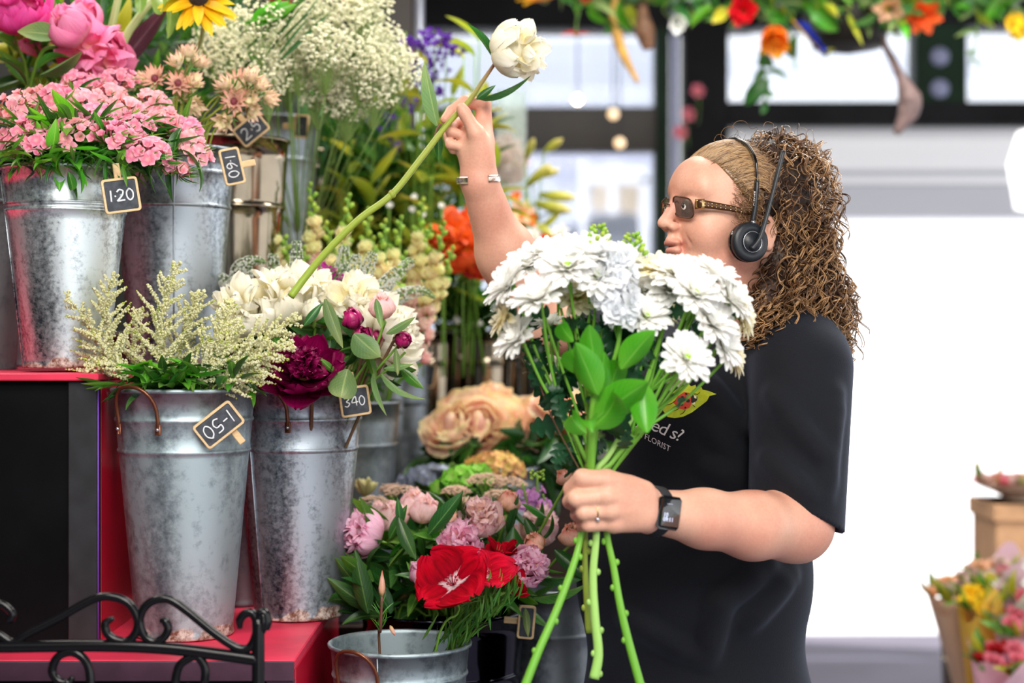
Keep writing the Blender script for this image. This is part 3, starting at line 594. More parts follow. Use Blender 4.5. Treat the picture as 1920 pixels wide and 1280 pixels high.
def peony(c, d, R, key, mat, style, label, group=None, stem_to=None, calyx=True, leaves=(), seed=0, smat=None, cat='flower', name='peony', stemr=.003, base=None):
    """c centre of the bloom, d facing, R radius; style bud / ball / open. petals are parts, inner ones one mass"""
    r = np.random.default_rng(seed); K = peony_kit(key, mat); c = np.asarray(c, float); d = nrm(d)
    foot = c - d * R; b = foot if base is None else np.asarray(base, float)
    if stem_to is not None: b = np.asarray(stem_to[-1], float)
    t = thing(name, label, cat, b, group); F = frame(foot, d, r.standard_normal(3))
    if style == 'bud': lay = [('bud', 4, 1.0, 0), ('bud', 4, .93, 5), ('bud', 3, .86, 10)]
    elif style == 'ball': lay = [('ball', 7, 1.03, 12), ('ball', 8, .98, 7), ('ball', 7, .93, 2), ('ball', 6, .88, -3)]
    elif style == 'cup': lay = [('ball', 6, 1.05, 18), ('ball', 7, 1.0, 11), ('ball', 7, .93, 4)]
    else: lay = [('open', 6, 1.0, 30), ('open', 7, .92, 14), ('ball', 7, .92, 24)]
    for kind, n, s, tl in lay:
        off = r.random() * 6
        for k in range(n):
            A = off + 2 * pi * k / n + r.normal() * .18; M = F @ rz(A) @ ry(math.radians(tl + r.normal() * 6)); ss = R * s * (1 + r.normal() * .035); M = M @ tr((0, 0, 0), ss)
            if kind in ('bud',) and s < .9: continue
            inst('petal', K[kind][r.integers(4)], M, t)
    # crumpled heart as one mass
    mb = MB()
    nI = 110 if style == 'open' else {'bud': 10, 'ball': 36, 'cup': 18}[style]
    top = {'bud': .55, 'ball': 1.15, 'cup': 1.2, 'open': 1.35}[style]; Cn = np.array([0, 0, R * (1.0 if style != 'open' else .42)]); rs = R * (.5 if style != 'open' else .34)
    for k in range(nI):
        th = top * math.sqrt((k + .5) / nI); ph = k * 2.4 + r.normal() * .2; v = np.array([math.sin(th) * math.cos(ph), math.sin(th) * math.sin(ph), math.cos(th)])
        M = F @ frame(Cn + v * rs, nrm(v + r.standard_normal(3) * .15), r.standard_normal(3)) @ tr((0, 0, 0), R * {'bud': .5, 'ball': .66, 'cup': .92, 'open': .46}[style] * (1 + r.normal() * .12))
        mb.copies(K['raw']['crum'][r.integers(4)], [M])
    # ball under the petals so the bud is never hollow
    mb.ell(xf(F, Cn), rs * 1.15, n=12, m=8)
    mb.build('inner_petals', mat, t)
    if calyx:
        cm = MB()
        for k in range(5): cm.grid(xf(F @ tr((0, 0, -R * .04)) @ rz(k * 1.257 + r.random()) @ tr((0, 0, 0), R * (.75 + .35 * r.random())), petal(1, .75, 88, 8, .45, 0, 6, 5, .7, .7, k)))
        cm.build('calyx', g_calyx, t)
    if stem_to is not None:
        pts = [foot + d * .002] + [np.asarray(q, float) for q in stem_to]; stem(t, pts[::-1], stemr, smat or g_stem, taper=.9)
    for (p, dd, L, key2, *kk) in leaves: put_leaf(t, key2, p, dd, L, k=kk[0] if kk else None)
    return t
# ================================================================ flowers near the camera
def U(a, b): return float(RNG.uniform(a, b))
def foot(bk, dx=0, dy=0, dz=.06):
    b = np.array(bk.location) + np.array([dx, dy, dz]); return b
def route(bk, c, f=.5):
    """a stem inside a bucket: foot near the bottom, then a point within the rim, towards c"""
    rt, h, rb = RIM[bk.name]; b = np.array(bk.location); v = (np.asarray(c, float) - b) * [1, 1, 0]; n = np.linalg.norm(v) + 1e-9; u = v / n
    return b + u * min(rb * .6, n * .3) + [0, 0, .03], b + u * min(rt * .8, n * f) + [0, 0, h * .99]
CAMV = np.array([0, -1, 0.0]); UP = np.array([0, 0, 1.0])
# ---- sweet williams
m_sw = [organic('petal_sweet_william_pink', [(0, srgb(255, 206, 200)), (.4, srgb(252, 156, 168)), (1, srgb(255, 196, 208))], .55, .3, vein=.12, var=.12, hue=.012),
        organic('petal_sweet_william_rose', [(0, srgb(252, 196, 196)), (.4, srgb(244, 128, 164)), (1, srgb(255, 186, 208))], .55, .3, vein=.12, var=.12, hue=.012)]
def floret_mesh(R, n, mat, t0=70, t1=95, w=.95, ruf=.05, name='floret', cup=.1, wexp=.5):
    mb = MB()
    for k in range(n): mb.grid(xf(rz(2 * pi * k / n + .1 * k), petal(R, R * w, t0, t1, cup, ruf, 5, 5, wexp, .95, k)))
    mb.tube([(0, 0, 0), (0, 0, -R * 1.2)], [R * .16, R * .1], n=5)
    return mb.mesh(name, mat)
FSW = [[floret_mesh(.0095, 5, m, 68, 100) for _ in range(2)] + [floret_mesh(.0085, 5, m, 30, 60)] for m in m_sw]
def sweet_william(x, y, Y, R, lab, base, n=15, lean=0, mi=0):
    c = P(x, y, Y); base, rim = route(b120, c, .45); d = nrm(UP * 1.0 + np.array([lean, -.75, 0]) + RNG.standard_normal(3) * .15)
    t = thing('sweet_william', lab, 'flower', base, 'pink sweet williams in the silver bucket'); F = frame(c - d * R, d)
    for k in range(n):
        th = math.acos(1 - (k + .5) / n * .95); ph = k * 2.4 + U(-.2, .2); v = np.array([math.sin(th) * math.cos(ph), math.sin(th) * math.sin(ph), math.cos(th)])
        p = xf(F, v * [R, R, R * .72]); dd = F[:3, :3] @ nrm(v + [0, 0, .4])
        inst('floret', FSW[mi][RNG.integers(3)], frame(p, rdir(dd + CAMV * .25, .2), None, U(1.15, 1.6)), t)
    mb = MB()
    for k in range(26):
        ph = U(0, 6.28); th = U(.9, 1.9); v = np.array([math.sin(th) * math.cos(ph), math.sin(th) * math.sin(ph), math.cos(th)])
        mb.grid(xf(frame(c - d * R * 1.0 + F[:3, :3] @ v * R * .5, rdir(F[:3, :3] @ v + UP * .3, .2), None, U(.024, .034)), LEAFRAW))
    mb.build('bracts', g_leafmid, t)
    stem(t, [base, rim, (rim + c) / 2 + [0, 0, .004], c - d * R * 1.0], .0022, n=5)
    for k in range(9):
        q = rim + (c - rim) * U(0, .8); a = U(0, 6.28); put_leaf(t, ('lance', 'lanced', 'lance')[k % 3], q, np.array([math.cos(a), math.sin(a) - .3, U(.2, 1.0)]), U(.05, .085), up=UP * -1)
    return t
LEAFRAW = leafG(1, .12, 30, nu=4, nv=3)
SWP = [(14, 178, 2.78), (24, 226, 2.64), (60, 168, 2.84), (62, 244, 2.62), (84, 214, 2.70), (104, 160, 2.82), (122, 224, 2.64), (142, 142, 2.88), (150, 172, 2.78), (182, 196, 2.70), (200, 158, 2.86),
       (205, 226, 2.64), (238, 180, 2.80), (250, 216, 2.70), (288, 172, 2.86), (274, 252, 2.64), (312, 206, 2.78), (352, 222, 2.78), (374, 256, 2.74), (308, 284, 2.66), (340, 306, 2.70), (218, 128, 2.92)]
for i, (x, y, Y) in enumerate(SWP):
    small = y > 270 and x > 200; bb = route(b120, P(x, y, Y))[0]
    where = '%s row' % ('front' if Y < 2.68 else 'middle' if Y < 2.8 else 'back')
    k = sum(1 for q in SWP[:i] if (q[2] < 2.68) == (Y < 2.68) and ((q[2] < 2.8) == (Y < 2.8)))
    sweet_william(x, y, Y, .018 if small else U(.028, .034), 'pink sweet william over 1.20 tag, %s %s from left' % (where, ORD[k + 1]), bb, 7 if small else 17, (x - 150) / 400, i % 2)
t = thing('foliage_bunch', 'dense dark green narrow leaves filling the rim of the silver bucket', 'foliage', foot(b120, 0, 0, .2))
for k in range(290):
    a = U(0, 6.28); z = U(.31, .40); q = np.array(b120.location) + np.array([math.cos(a) * .10 * U(.1, 1.0) + (z - .32) * .5, math.sin(a) * .09 * U(.2, 1.0), z])
    put_leaf(t, ('lanced', 'lance', 'lanced', 'bright')[k % 4] if k % 12 else 'peony', q, np.array([math.cos(a) * 1.1 + .25, math.sin(a) * .6 - .25, U(-.1, 1.1)]), U(.05, .085), up=-UP)
for k in range(60):
    put_leaf(t, ('lanced', 'lance', 'peonyd')[k % 3], P(U(225, 345), U(235, 300), U(2.7, 2.82)), (U(-.3, 1), U(-.6, .2), U(-1, .6)), U(.05, .08), up=-UP)
for k in range(110):
    put_leaf(t, ('lanced', 'lance', 'bright', 'lance')[k % 4], P(U(0, 235), U(268, 312), U(2.60, 2.66)), (U(-1, 1), U(-.5, .3), U(-.5, .35)), U(.035, .055), up=-UP)
put_leaf(t, 'peony', P(128, 322, 2.63), (.3, -.1, -.75), .05, k=2, up=(0, -1, .1)); put_leaf(t, 'lance', P(292, 318, 2.63), (.5, -.3, -.9), .045)
# ---- blushing brides
m_bb = organic('petal_blushing_bride', [(0, srgb(214, 224, 160)), (.5, srgb(250, 238, 200)), (.85, srgb(246, 214, 190)), (1, srgb(226, 156, 150))], .55, .3, vein=.2, var=.1)
m_bbo = organic('petal_open_blushing_bride', [(0, srgb(200, 130, 120)), (.5, srgb(244, 200, 176)), (1, srgb(230, 150, 136))], .55, .3, vein=.2, var=.1)
BBm = [gm('bract', petal(1, .40, 50, t1, .45, 0, 7, 3, .9, .62, i), m_bb) for i, t1 in enumerate((-8, 4, 25))]; BBo = [gm('bract', petal(1, .26, 70, t1, .4, 0, 7, 3, .9, .62, i), m_bbo) for i, t1 in enumerate((50, 30))]
m_heart = plain('maroon_heart', srgb(120, 50, 60), .7, noise=.3, nscale=300)
def bride(x, y, Y, R, d, opn, lab, base):
    c = P(x, y, Y); d = nrm(d); t = thing('blushing_bride', lab, 'flower', base, 'blushing bride flowers behind the sweet williams'); F = frame(c - d * R * .6, d)
    for ring, (n, tl, s) in enumerate(((9, 16, 1.1), (8, 4, 1.3), (5, -8, 1.3)) if not opn else ((12, 12, 1.2), (10, -14, 1.1))):
        for k in range(n): inst('bract', (BBo if opn else BBm)[RNG.integers(2 if opn else 3)], F @ rz(2 * pi * k / n + ring * .4 + U(-.1, .1)) @ ry(math.radians(tl + U(-6, 6))) @ tr((0, 0, 0), R * s * U(.9, 1.1)), t)
    MB().ell(xf(F, (0, 0, R * (.35 if not opn else .25))), (R * .25, R * .25, R * (.5 if not opn else .28)), n=8, m=6).build('heart', m_heart if opn else m_bb, t)
    stem(t, [base, route(b160, c, .35)[1], (route(b160, c, .35)[1] + c) / 2 + [0, 0, .02], c - d * R * .6], .0018, g_stembrown, n=5)
    for k in range(7): put_leaf(t, 'needle', c - d * R * U(.6, 1.6), rdir(UP + d, .7), U(.03, .045))
BBP = [(330, 112, (-.4, -.4, .8), 0, 'topmost left bloom'), (352, 96, (0, -.2, 1), 0, 'topmost centre bloom'), (376, 116, (.5, -.3, .8), 0, 'top right bloom'), (286, 142, (-.2, -1, .35), 1, 'open coral rosette'), (244, 156, (-1, -.3, .5), 0, 'leftmost bloom'),
       (262, 150, (-.6, -.5, .6), 0, 'second from left'), (334, 150, (.2, -.8, .4), 1, 'pinkish bloom under the top pair'), (364, 152, (.6, -.5, .4), 0, 'bloom at the right of the first clump'), (348, 178, (.3, -.8, .1), 0, 'low bloom of the first clump'), (366, 200, (.5, -.5, -.4), 0, 'lowest bloom hanging down in the first clump'),
       (418, 158, (-.7, -.5, .5), 0, 'leftmost bloom of the right clump'), (440, 146, (-.1, -.9, .5), 1, 'open bloom at the top of the right clump'), (470, 142, (.3, -.5, .8), 0, 'top right bloom of the right clump'), (488, 158, (.7, -.4, .5), 0, 'outer bloom of the right clump'), (508, 184, (1, -.3, -.1), 0, 'far right bloom pointing sideways'),
       (436, 188, (-.1, -1, .1), 1, 'middle bloom of the right clump'), (468, 186, (.4, -.8, .1), 0, 'inner right bloom of the right clump'), (474, 208, (.7, -.6, -.3), 0, 'lower right bloom of the right clump'), (418, 230, (-.2, -.8, -.3), 0, 'lowest bloom above the 1.60 tag'), (452, 166, (.1, -.9, .5), 0, 'central cream bloom of the right clump')]
for i, (x, y, d, o, l) in enumerate(BBP): bride(x, y, 2.93 + .02 * (i % 3), .026, d, o, 'cream and coral blushing bride flower, ' + l, route(b160, P(x, y, 2.93))[0])
# ---- baby's breath
m_gyp = organic('petal_baby_breath', [(0, srgb(246, 246, 214)), (1, srgb(255, 253, 238))], .7, .4, var=.03, bump=0)
m_gyps = organic('stem_baby_breath', [(0, srgb(120, 146, 76)), (1, srgb(130, 160, 90))], .6, 0, var=.05, bump=0)
gflo = MB()
for k in range(5): gflo.grid(xf(rz(k * 1.257), petal(1, 1.0, 60, 30, .3, 0, 3, 3, .5, .9, k)))
gflo.ell((0, 0, .35), .5, n=5, m=4)
GY = [(425, 58), (418, 112), (470, 96), (486, 40), (540, 60), (540, 128), (598, 22), (612, 92), (596, 160), (668, 40), (676, 112), (652, 184), (714, 84), (706, 160), (742, 130), (690, 8), (560, 96), (640, 140), (500, 140), (395, 90)]
for i, (x, y) in enumerate(GY):
    Y = U(3.12, 3.36); c = P(x, y, Y); base = P(560, 330, 3.62) * [1, 1, 0] + [0, 0, 1.45]; base[0] += (x - 560) / 14000
    t = thing('baby_breath', 'cream baby breath spray behind the blushing brides, %s from the left' % ORD[1 + sorted(q[0] + q[1] * .001 for q in GY).index(x + y * .001)], 'flower', base, 'baby breath sprays')
    k = 400 if x > 520 else 210; D = nrm(RNG.standard_normal((k, 3))) * RNG.random((k, 1)) ** .42 * np.array([.052, .06, .05]); C = c + D
    ou = nrm(C - (c - np.array([0, 0, .08])))
    mb = MB().copies(gflo, [frame(p, rdir(o, .3), None, .0054 * U(.8, 1.2)) for p, o in zip(C, ou)]); mb.build('blossoms', m_gyp, t, kind='stuff')
    sm = MB(); hub = c - np.array([(x - 560) / 20000, 0, .09])
    for p in C[::7]: sm.tube([hub, (hub + p) / 2 + RNG.standard_normal(3) * .006, p], .0005, n=3, cap=False)
    sm.build('twigs', m_gyps, t, kind='stuff'); stem(t, [base, hub], .0014, m_gyps, n=4)
# ---- top left peonies and big leaves
tl = np.array([-.98, 3.45, 1.9])
b_tl = bucket((-1.02, 3.3, ZU), .10, .075, .36, m_galv4, 'grey bucket hidden behind the sweet williams holding pink peonies')
tb = foot(b_tl, 0, 0, .15)
def lv(x, y, Y, d, L, key, k=None): return (P(x, y, Y), np.array(d, float), L, key, k)
peony(P(32, 8, 3.0), (.1, -.5, .8), .046, 'hot', pe_hot, 'cup', 'magenta pink peony at the top left corner', stem_to=[P(30, 80, 3.05), P(50, 180, 3.1), tb], seed=2)
peony(P(130, 45, 2.95), (-.35, -.5, .75), .037, 'pink', pe_pink, 'bud', 'pink peony bud with gold streaks, in front of its twin at top left', stem_to=[P(110, 85, 2.97), P(60, 150, 3.0), tb], seed=3,
      leaves=[lv(112, 66, 2.94, (-1, -.1, .1), .075, 'sage', 0), lv(75, 140, 2.94, (.9, -.2, .35), .09, 'sage', 0), lv(50, 160, 2.95, (-.3, -.1, .8), .09, 'peonyd'), lv(70, 130, 2.96, (.5, -.1, .5), .08, 'peony')], smat=g_stem, stemr=.004)
peony(P(158, 30, 3.05), (.2, -.4, .9), .036, 'pink', pe_pink, 'bud', 'pink peony bud behind and above the gold streaked bud', stem_to=[P(150, 90, 3.1), tb], seed=4)
peony(P(172, 108, 3.02), (.15, -.9, .0), .052, 'pink', pe_pink, 'cup', 'large opened pink peony lying low beside the big stalks', stem_to=[P(150, 130, 3.12), tb], seed=5)
peony(P(75, 62, 3.15), (-.2, -.6, .6), .035, 'pink', pe_pink, 'ball', 'small pink peony half hidden by leaves at top left', stem_to=[P(80, 120, 3.15), tb], seed=8)
t = thing('foliage_bunch', 'mixed dark green peony leaves behind the pink peonies at top left', 'foliage', tb)
for k in range(70):
    p = P(U(-10, 210), U(20, 170), U(3.08, 3.3)); put_leaf(t, ('peonyd', 'peony', 'peonyd', 'yellow')[k % 4], p, (U(-1, 1), U(-.6, .2), U(-.3, 1)), U(.07, .12))
m_bigl = organic('leaf_big_pale', [(0, srgb(150, 176, 90)), (.5, srgb(120, 166, 66)), (1, srgb(150, 186, 90))], .4, .35, vein=.12, rib=srgb(190, 206, 140), var=.08)
m_stalk = organic('pale_stalk', [(0, srgb(150, 172, 104)), (1, srgb(176, 188, 128))], .45, 0, vein=.2, vscale=9, var=.05)
m_maroon = organic('leaf_maroon', [(0, srgb(80, 40, 56)), (1, srgb(98, 56, 72))], .35, .1, vein=.3, var=.1, rib=srgb(130, 100, 110))
LEAF['big'] = [gm('leaf', leafG(1, .40, b_, fold=.2, nu=14, wave=.02, seed=b_), m_bigl) for b_ in (30, 90, 140)]
LEAF['maroon'] = [gm('leaf', leafG(1, .24, 20, fold=.3, nu=12), m_maroon)]
t = thing('sunflower', 'yellow sunflower with thick pale stalks and big drooping leaves at the top', 'flower', tb + [.1, 0, 0])
stem(t, [tb + [.1, 0, 0], P(196, 110, 3.12), P(228, -30, 3.1)], .0085, m_stalk, n=10); stem(t, [tb + [.12, 0, 0], P(212, 140, 3.1), P(262, 30, 3.08), P(330, -40, 3.1)], .0085, m_stalk, n=10)
put_leaf(t, 'big', P(285, -12, 3.02), (.35, -.2, -.3), .125, k=1, up=(-.3, -.8, .5)); put_leaf(t, 'big', P(262, -20, 3.0), (.1, -.2, -1), .055, k=0, up=(0, -1, 0)); put_leaf(t, 'big', P(318, 0, 3.06), (.1, .1, -1), .075, k=0, up=(-.5, -.8, 0))
put_leaf(t, 'maroon', P(218, 132, 3.12), (.62, 0, .8), .16, k=0, up=(.5, -1, 0)); put_leaf(t, 'maroon', P(238, 120, 3.15), (.5, 0, .8), .13, k=0, up=(.5, -1, 0))
m_sun = organic('petal_sunflower', [(0, srgb(236, 160, 10)), (.6, srgb(250, 206, 20)), (1, srgb(255, 222, 50))], .5, .3, vein=.2, var=.08)
sp = gm('petal', petal(1, .3, 80, 110, .2, .02, 8, 5, .7, .8, 1), m_sun); Fs = frame(P(372, 2, 3.0), (.15, -.75, .45), None, .062)
for k in range(34): inst('petal', sp, Fs @ rz(k * 2.399) @ ry(math.radians(-18 + (k % 3) * 12)) @ tr((.18, 0, 0), U(.85, 1.1)), t)
MB().ell(xf(Fs, (0, 0, .05)), .02, n=14, m=8, bump=.06).build('seed_disc', plain('sun_disc', srgb(40, 24, 14), .9, noise=.4, nscale=300), t)
stem(t, [tb + [.14, 0, 0], P(360, 120, 3.1), P(372, 10, 3.01)], .005, m_stalk, n=8)
t = thing('foliage_bunch', 'dark narrow foliage behind the sunflower and the blushing brides', 'foliage', tb + [.2, .1, 0])
for k in range(150): put_leaf(t, ('lanced', 'lance', 'grass', 'lanced')[k % 4], P(U(170, 430), U(10, 230), U(3.35, 3.6)), (U(-.8, .8), U(-.4, .2), U(-.1, 1)), U(.10, .17))
# red alstroemeria and yellow leaves in the baby's breath
m_redp = organic('petal_dark_red', [(0, srgb(120, 16, 20)), (1, srgb(190, 24, 34))], .5, .3, vein=.2)
m_peach = organic('petal_pale_peach', [(0, srgb(236, 206, 150)), (1, srgb(246, 190, 160))], .5, .3, vein=.1)
m_orange = organic('petal_orange', [(0, srgb(250, 190, 60)), (.4, srgb(250, 120, 40)), (1, srgb(246, 96, 50))], .5, .35, vein=.15)
m_yel = organic('petal_yellow', [(0, srgb(240, 190, 30)), (1, srgb(252, 226, 60))], .5, .35, vein=.1)
m_vio = organic('petal_violet', [(0, srgb(110, 60, 160)), (1, srgb(96, 40, 170))], .6, .25, vein=.15)
m_blu = organic('petal_blue', [(0, srgb(30, 60, 190)), (1, srgb(20, 40, 150))], .5, .2, vein=.2)
m_whitep = organic('petal_white', [(0, srgb(236, 240, 226)), (1, srgb(252, 252, 250))], .55, .35, vein=.06, var=.03)
def simple_flower(name, label, c, d, R, mat, base, n=6, t0=45, t1=75, w=.5, group=None, rings=1, centre=None, leaves=4, lkey='peony', cat='flower', sr=.002, wexp=.7, Ll=.06):
    """open flower: rings of separate petals round a centre, on a leafy stem"""
    me = [gm('petal', petal(1, w, t0, t1, .25, .03, 7, 5, wexp, .85, s), mat) for s in range(2)]
    base = np.asarray(base, float); t = thing(name, label, cat, base, group); F = frame(c, d)
    for j in range(rings):
        for k in range(n): inst('petal', me[k % 2], F @ rz(2 * pi * k / n + j * .5 + U(-.1, .1)) @ ry(math.radians(-22 * j + U(-5, 5))) @ tr((0, 0, 0), R * (1 - .12 * j) * U(.9, 1.1)), t)
    MB().ell(xf(F, (0, 0, R * .1)), R * .16, n=8, m=6, bump=.1).build('centre', centre or g_calyx, t)
    p = stem(t, [base, (base + c) / 2 + RNG.standard_normal(3) * .01, c], sr, n=5)
    for k in range(leaves): q = base + (c - base) * U(.45, .92); put_leaf(t, lkey, q, (U(-1, 1), U(-1, .4), U(0, 1)), U(.7, 1.2) * Ll)
    return t
gb = P(560, 640, 3.62) * [1, 1, 0] + [0, 0, 1.5]
for i, (x, y, w_) in enumerate(((508, 4, 'upper'), (535, 8, 'right'), (520, 42, 'lower'), (345, 4, 'left'))): simple_flower('alstroemeria', 'dark red alstroemeria among the baby breath, %s one' % w_, P(x, y, 3.15), (.2, -.6, .5), .024, m_redp, gb, 6, 30, 60, .5, leaves=0)
simple_flower('alstroemeria', 'pale peach alstroemeria above the baby breath', P(650, 4, 3.3), (.2, -.6, .5), .035, m_peach, gb, 6, 40, 70, .5, rings=2, leaves=0)
t = thing('foliage_bunch', 'bright green grass blades slanting across the baby breath', 'foliage', gb)
for k in range(14): put_leaf(t, 'grass', P(500 + U(-60, 30), 60 + U(-10, 60), 3.14), (.5 + U(-.2, .4), -.1, .6), U(.08, .14), k=0)
for k in range(5): put_leaf(t, 'bright', P(452 + 10 * k, 44 - 3 * k, 3.12), (.9, -.2, .3), .07, k=0)
for k in range(26): put_leaf(t, 'lanced', P(U(380, 470), U(60, 160), 3.4), (U(-.5, .5), 0, 1), U(.1, .16))
# ---- back foliage behind the arm, statice, lily leaves
bk = [np.array([a, 4.2, 1.05]) for a in (-.42, -.3, -.2, -.1)]
def foliage_stem(x, y, Y, key, lab, base, n=9, L=.1, grp=None, r=.0022, wid=1, spr=1.0):
    c = P(x, y, Y); t = thing('leafy_branch', lab, 'foliage', base, grp); stem(t, [base, (base + c) / 2 + RNG.standard_normal(3) * .02, c], r, n=5)
    for k in range(n):
        q = base + (c - base) * U(.3, 1); a = U(0, 6.28); put_leaf(t, key if isinstance(key, str) else key[k % len(key)], q, (math.cos(a) * spr, math.sin(a) * .6 * spr, U(.1, 1.1)), L * U(.7, 1.2), up=-UP)
gl = 'tall dark foliage stems behind the raised hand'
for i in range(34):
    x = 600 + (i * 37) % 300; y = 170 + (i * 53) % 230
    foliage_stem(x, y, U(3.7, 4.3), (('lanced', 'peonyd'), ('peony', 'lanced'), ('peonyd', 'yellow'))[i % 3], 'tall dark green leafy branch in the blurred mass behind the raised hand', P(x * .4 + 420, 640, 4.05) * [1, 1, 0] + [0, 0, 1.3], 15, .13, gl)
t = thing('grass_bunch', 'bunch of long dark grass blades behind the short steel bucket', 'foliage', (-.5, 3.93, 1.4))
for k in range(70):
    put_leaf(t, 'grass', P(U(560, 700), U(330, 420), U(3.85, 4.1)), (U(-.35, .5), U(-.2, .1), 1), U(.2, .34), k=0)
for i in range(14):
    x = (800, 850, 870, 890, 760, 640, 700, 810, 760, 900, 660, 590, 930, 905)[i]; y = (120, 160, 110, 100, 60, 380, 300, 330, 250, 60, 250, 400, 300, 200)[i]
    foliage_stem(x, y, U(3.6, 3.9), ('yellow',), 'yellow green broad leaved branch in the blurred mass behind the raised stalk', P(x - 20, 640, 3.9) * [1, 1, 0] + [0, 0, 1.2], 9, .1, 'yellow green stems behind the raised stalk')
ST = [(755, 92), (783, 84), (815, 76), (838, 88), (772, 122), (800, 110), (796, 150), (806, 172), (784, 196), (736, 226), (744, 276), (822, 130)]
stf = floret_mesh(.011, 5, m_vio, 40, 60, .8)
for i, (x, y) in enumerate(ST):
    base = P(790, 640, 3.9) * [1, 1, 0] + [0, 0, 1.2]; c = P(x, y, 3.6 + .02 * i); t = thing('statice', 'violet statice head left of the raised peony, %s from left' % ORD[1 + sorted(q[0] + q[1] * .001 for q in ST).index(x + y * .001)], 'flower', base, 'violet statice heads')
    for k in range(15 if i < 8 else 6): inst('floret', stf, frame(c + RNG.standard_normal(3) * [.017, .015, .012], rdir((0, -.5, 1), .5), None, U(.8, 1.3)), t)
    stem(t, [base, (base + c) / 2 + [.01, 0, 0], c - [0, 0, .01]], .0016, n=4)
# ---- snapdragons
m_snap = organic('petal_snapdragon_cream', [(0, srgb(224, 90, 110)), (.38, srgb(250, 236, 176)), (1, srgb(252, 252, 196))], .55, .5, vein=.08, var=.06, hue=.02)
m_snapp = organic('petal_snapdragon_blush', [(0, srgb(220, 90, 120)), (.3, srgb(252, 190, 186)), (1, srgb(255, 240, 224))], .55, .5, vein=.08, var=.06, hue=.02)
m_sbud = organic('bud_lime', [(0, srgb(120, 170, 60)), (1, srgb(190, 214, 90))], .5, .3, var=.15, hue=.02)
def snapf(mat, s=.022):
    mb = MB()
    for a, t0, t1, L, w in ((0, 20, 120, 1.2, 1.1), (.9, 25, 110, 1.0, .9), (-.9, 25, 110, 1.0, .9), (pi, 5, -60, 1.1, 1.1), (pi + .8, 10, -40, .9, .8), (pi - .8, 10, -40, .9, .8)): mb.grid(xf(rz(a), petal(L * s, w * s, t0, t1, .15, .10, 7, 7, .5, .9, 3)))
    mb.ell((0, 0, s * .3), (s * .36, s * .36, s * .6), n=8, m=6); return mb.mesh('floret', mat)
SNF = [snapf(m_snap), snapf(m_snapp)]; bmb = MB().ell((0, 0, .5), (.42, .42, .62), n=7, m=6); SNB = bmb.mesh('bud', m_sbud)
SNP = [(505, 385), (582, 352), (655, 372), (690, 398), (793, 380), (722, 420), (612, 424), (752, 414), (832, 424), (806, 430), (536, 450), (486, 440), (650, 440), (700, 452), (848, 470), (570, 470), (760, 480), (620, 480)]
b_snap = bucket(P(640, 640, 3.36) * [1, 1, 0] + [0, 0, .72], .12, .085, .44, m_galv4, 'grey bucket hidden behind the peonies holding the snapdragons', rings=(.8,))
sbase = P(660, 640, 3.45) * [1, 1, 0] + [0, 0, .95]
for i, (x, y) in enumerate(SNP):
    Y = 3.22 + .03 * (i % 5); c = P(x, y, Y); base, rim = route(b_snap, c); t = thing('snapdragon', 'cream and blush snapdragon spike behind the white peonies, %s from the left' % ORD[1 + sorted(q[0] for q in SNP).index(x)], 'flower', base, 'snapdragons')
    H = .23; ax = nrm(c - rim + [U(-.05, .05), 0, .1]); bendv = np.array([U(-.02, .03), 0, 0])
    p = stem(t, [base, rim, c - ax * H + bendv * .5, c - ax * H * .5 + bendv, c], .0026, n=5)
    for k in range(24):
        f = k / 23; q = c - ax * H * (1 - f) + bendv * math.sin(pi * min(1, .3 + f)); a = k * 2.4; o = nrm(np.array([math.cos(a), math.sin(a), .35 + f * .8])); rad = .006
        if f < .66: inst('floret', SNF[(i + (k < 6)) % 2 if k < 9 else 0], frame(q + o * rad, rdir(o + CAMV * .5, .2), UP, U(.85, 1.15)), t)
        else: inst('bud', SNB, frame(q + o * .002, o, None, .017 * (1.65 - f)), t)
    for k in range(7): put_leaf(t, 'lance', rim + (c - rim) * U(.0, .5), (U(-1, 1), U(-1, 1), .6), .06)
# ---- veronica spikes
m_ver = organic('floret_veronica', [(0, srgb(120, 160, 96)), (.5, srgb(196, 206, 180)), (1, srgb(246, 244, 244))], .6, .3, var=.05, bump=0)
m_verg = organic('bud_veronica', [(0, srgb(120, 156, 90)), (1, srgb(150, 176, 120))], .6, .2, var=.05, bump=0)
VER = [((444, 560), (448, 505), (476, 488), (498, 492), 'curving right beside the grey bucket'), ((436, 552), (424, 530), (404, 522), (384, 532), 'lying sideways at the far left'), ((520, 552), (514, 520), (512, 480), (512, 478), 'slim and upright left of the raised stalk'), ((560, 550), (556, 510), (556, 458), (556, 452), 'tallest and upright'),
       ((640, 532), (642, 500), (645, 465), (645, 462), 'upright right of the raised stalk'), ((650, 548), (660, 520), (668, 482), (668, 480), 'second right of the raised stalk'), ((668, 552), (684, 520), (698, 478), (699, 474), 'third right of the raised stalk'), ((705, 556), (730, 525), (768, 492), (772, 490), 'broad one leaning right'),
       ((715, 580), (750, 555), (790, 545), (816, 558), 'lowest one bending far right'), ((466, 556), (462, 530), (463, 500), (468, 494), 'second from the left beside the curving one')]
vb_ = foot(b340, 0, .03, .2)
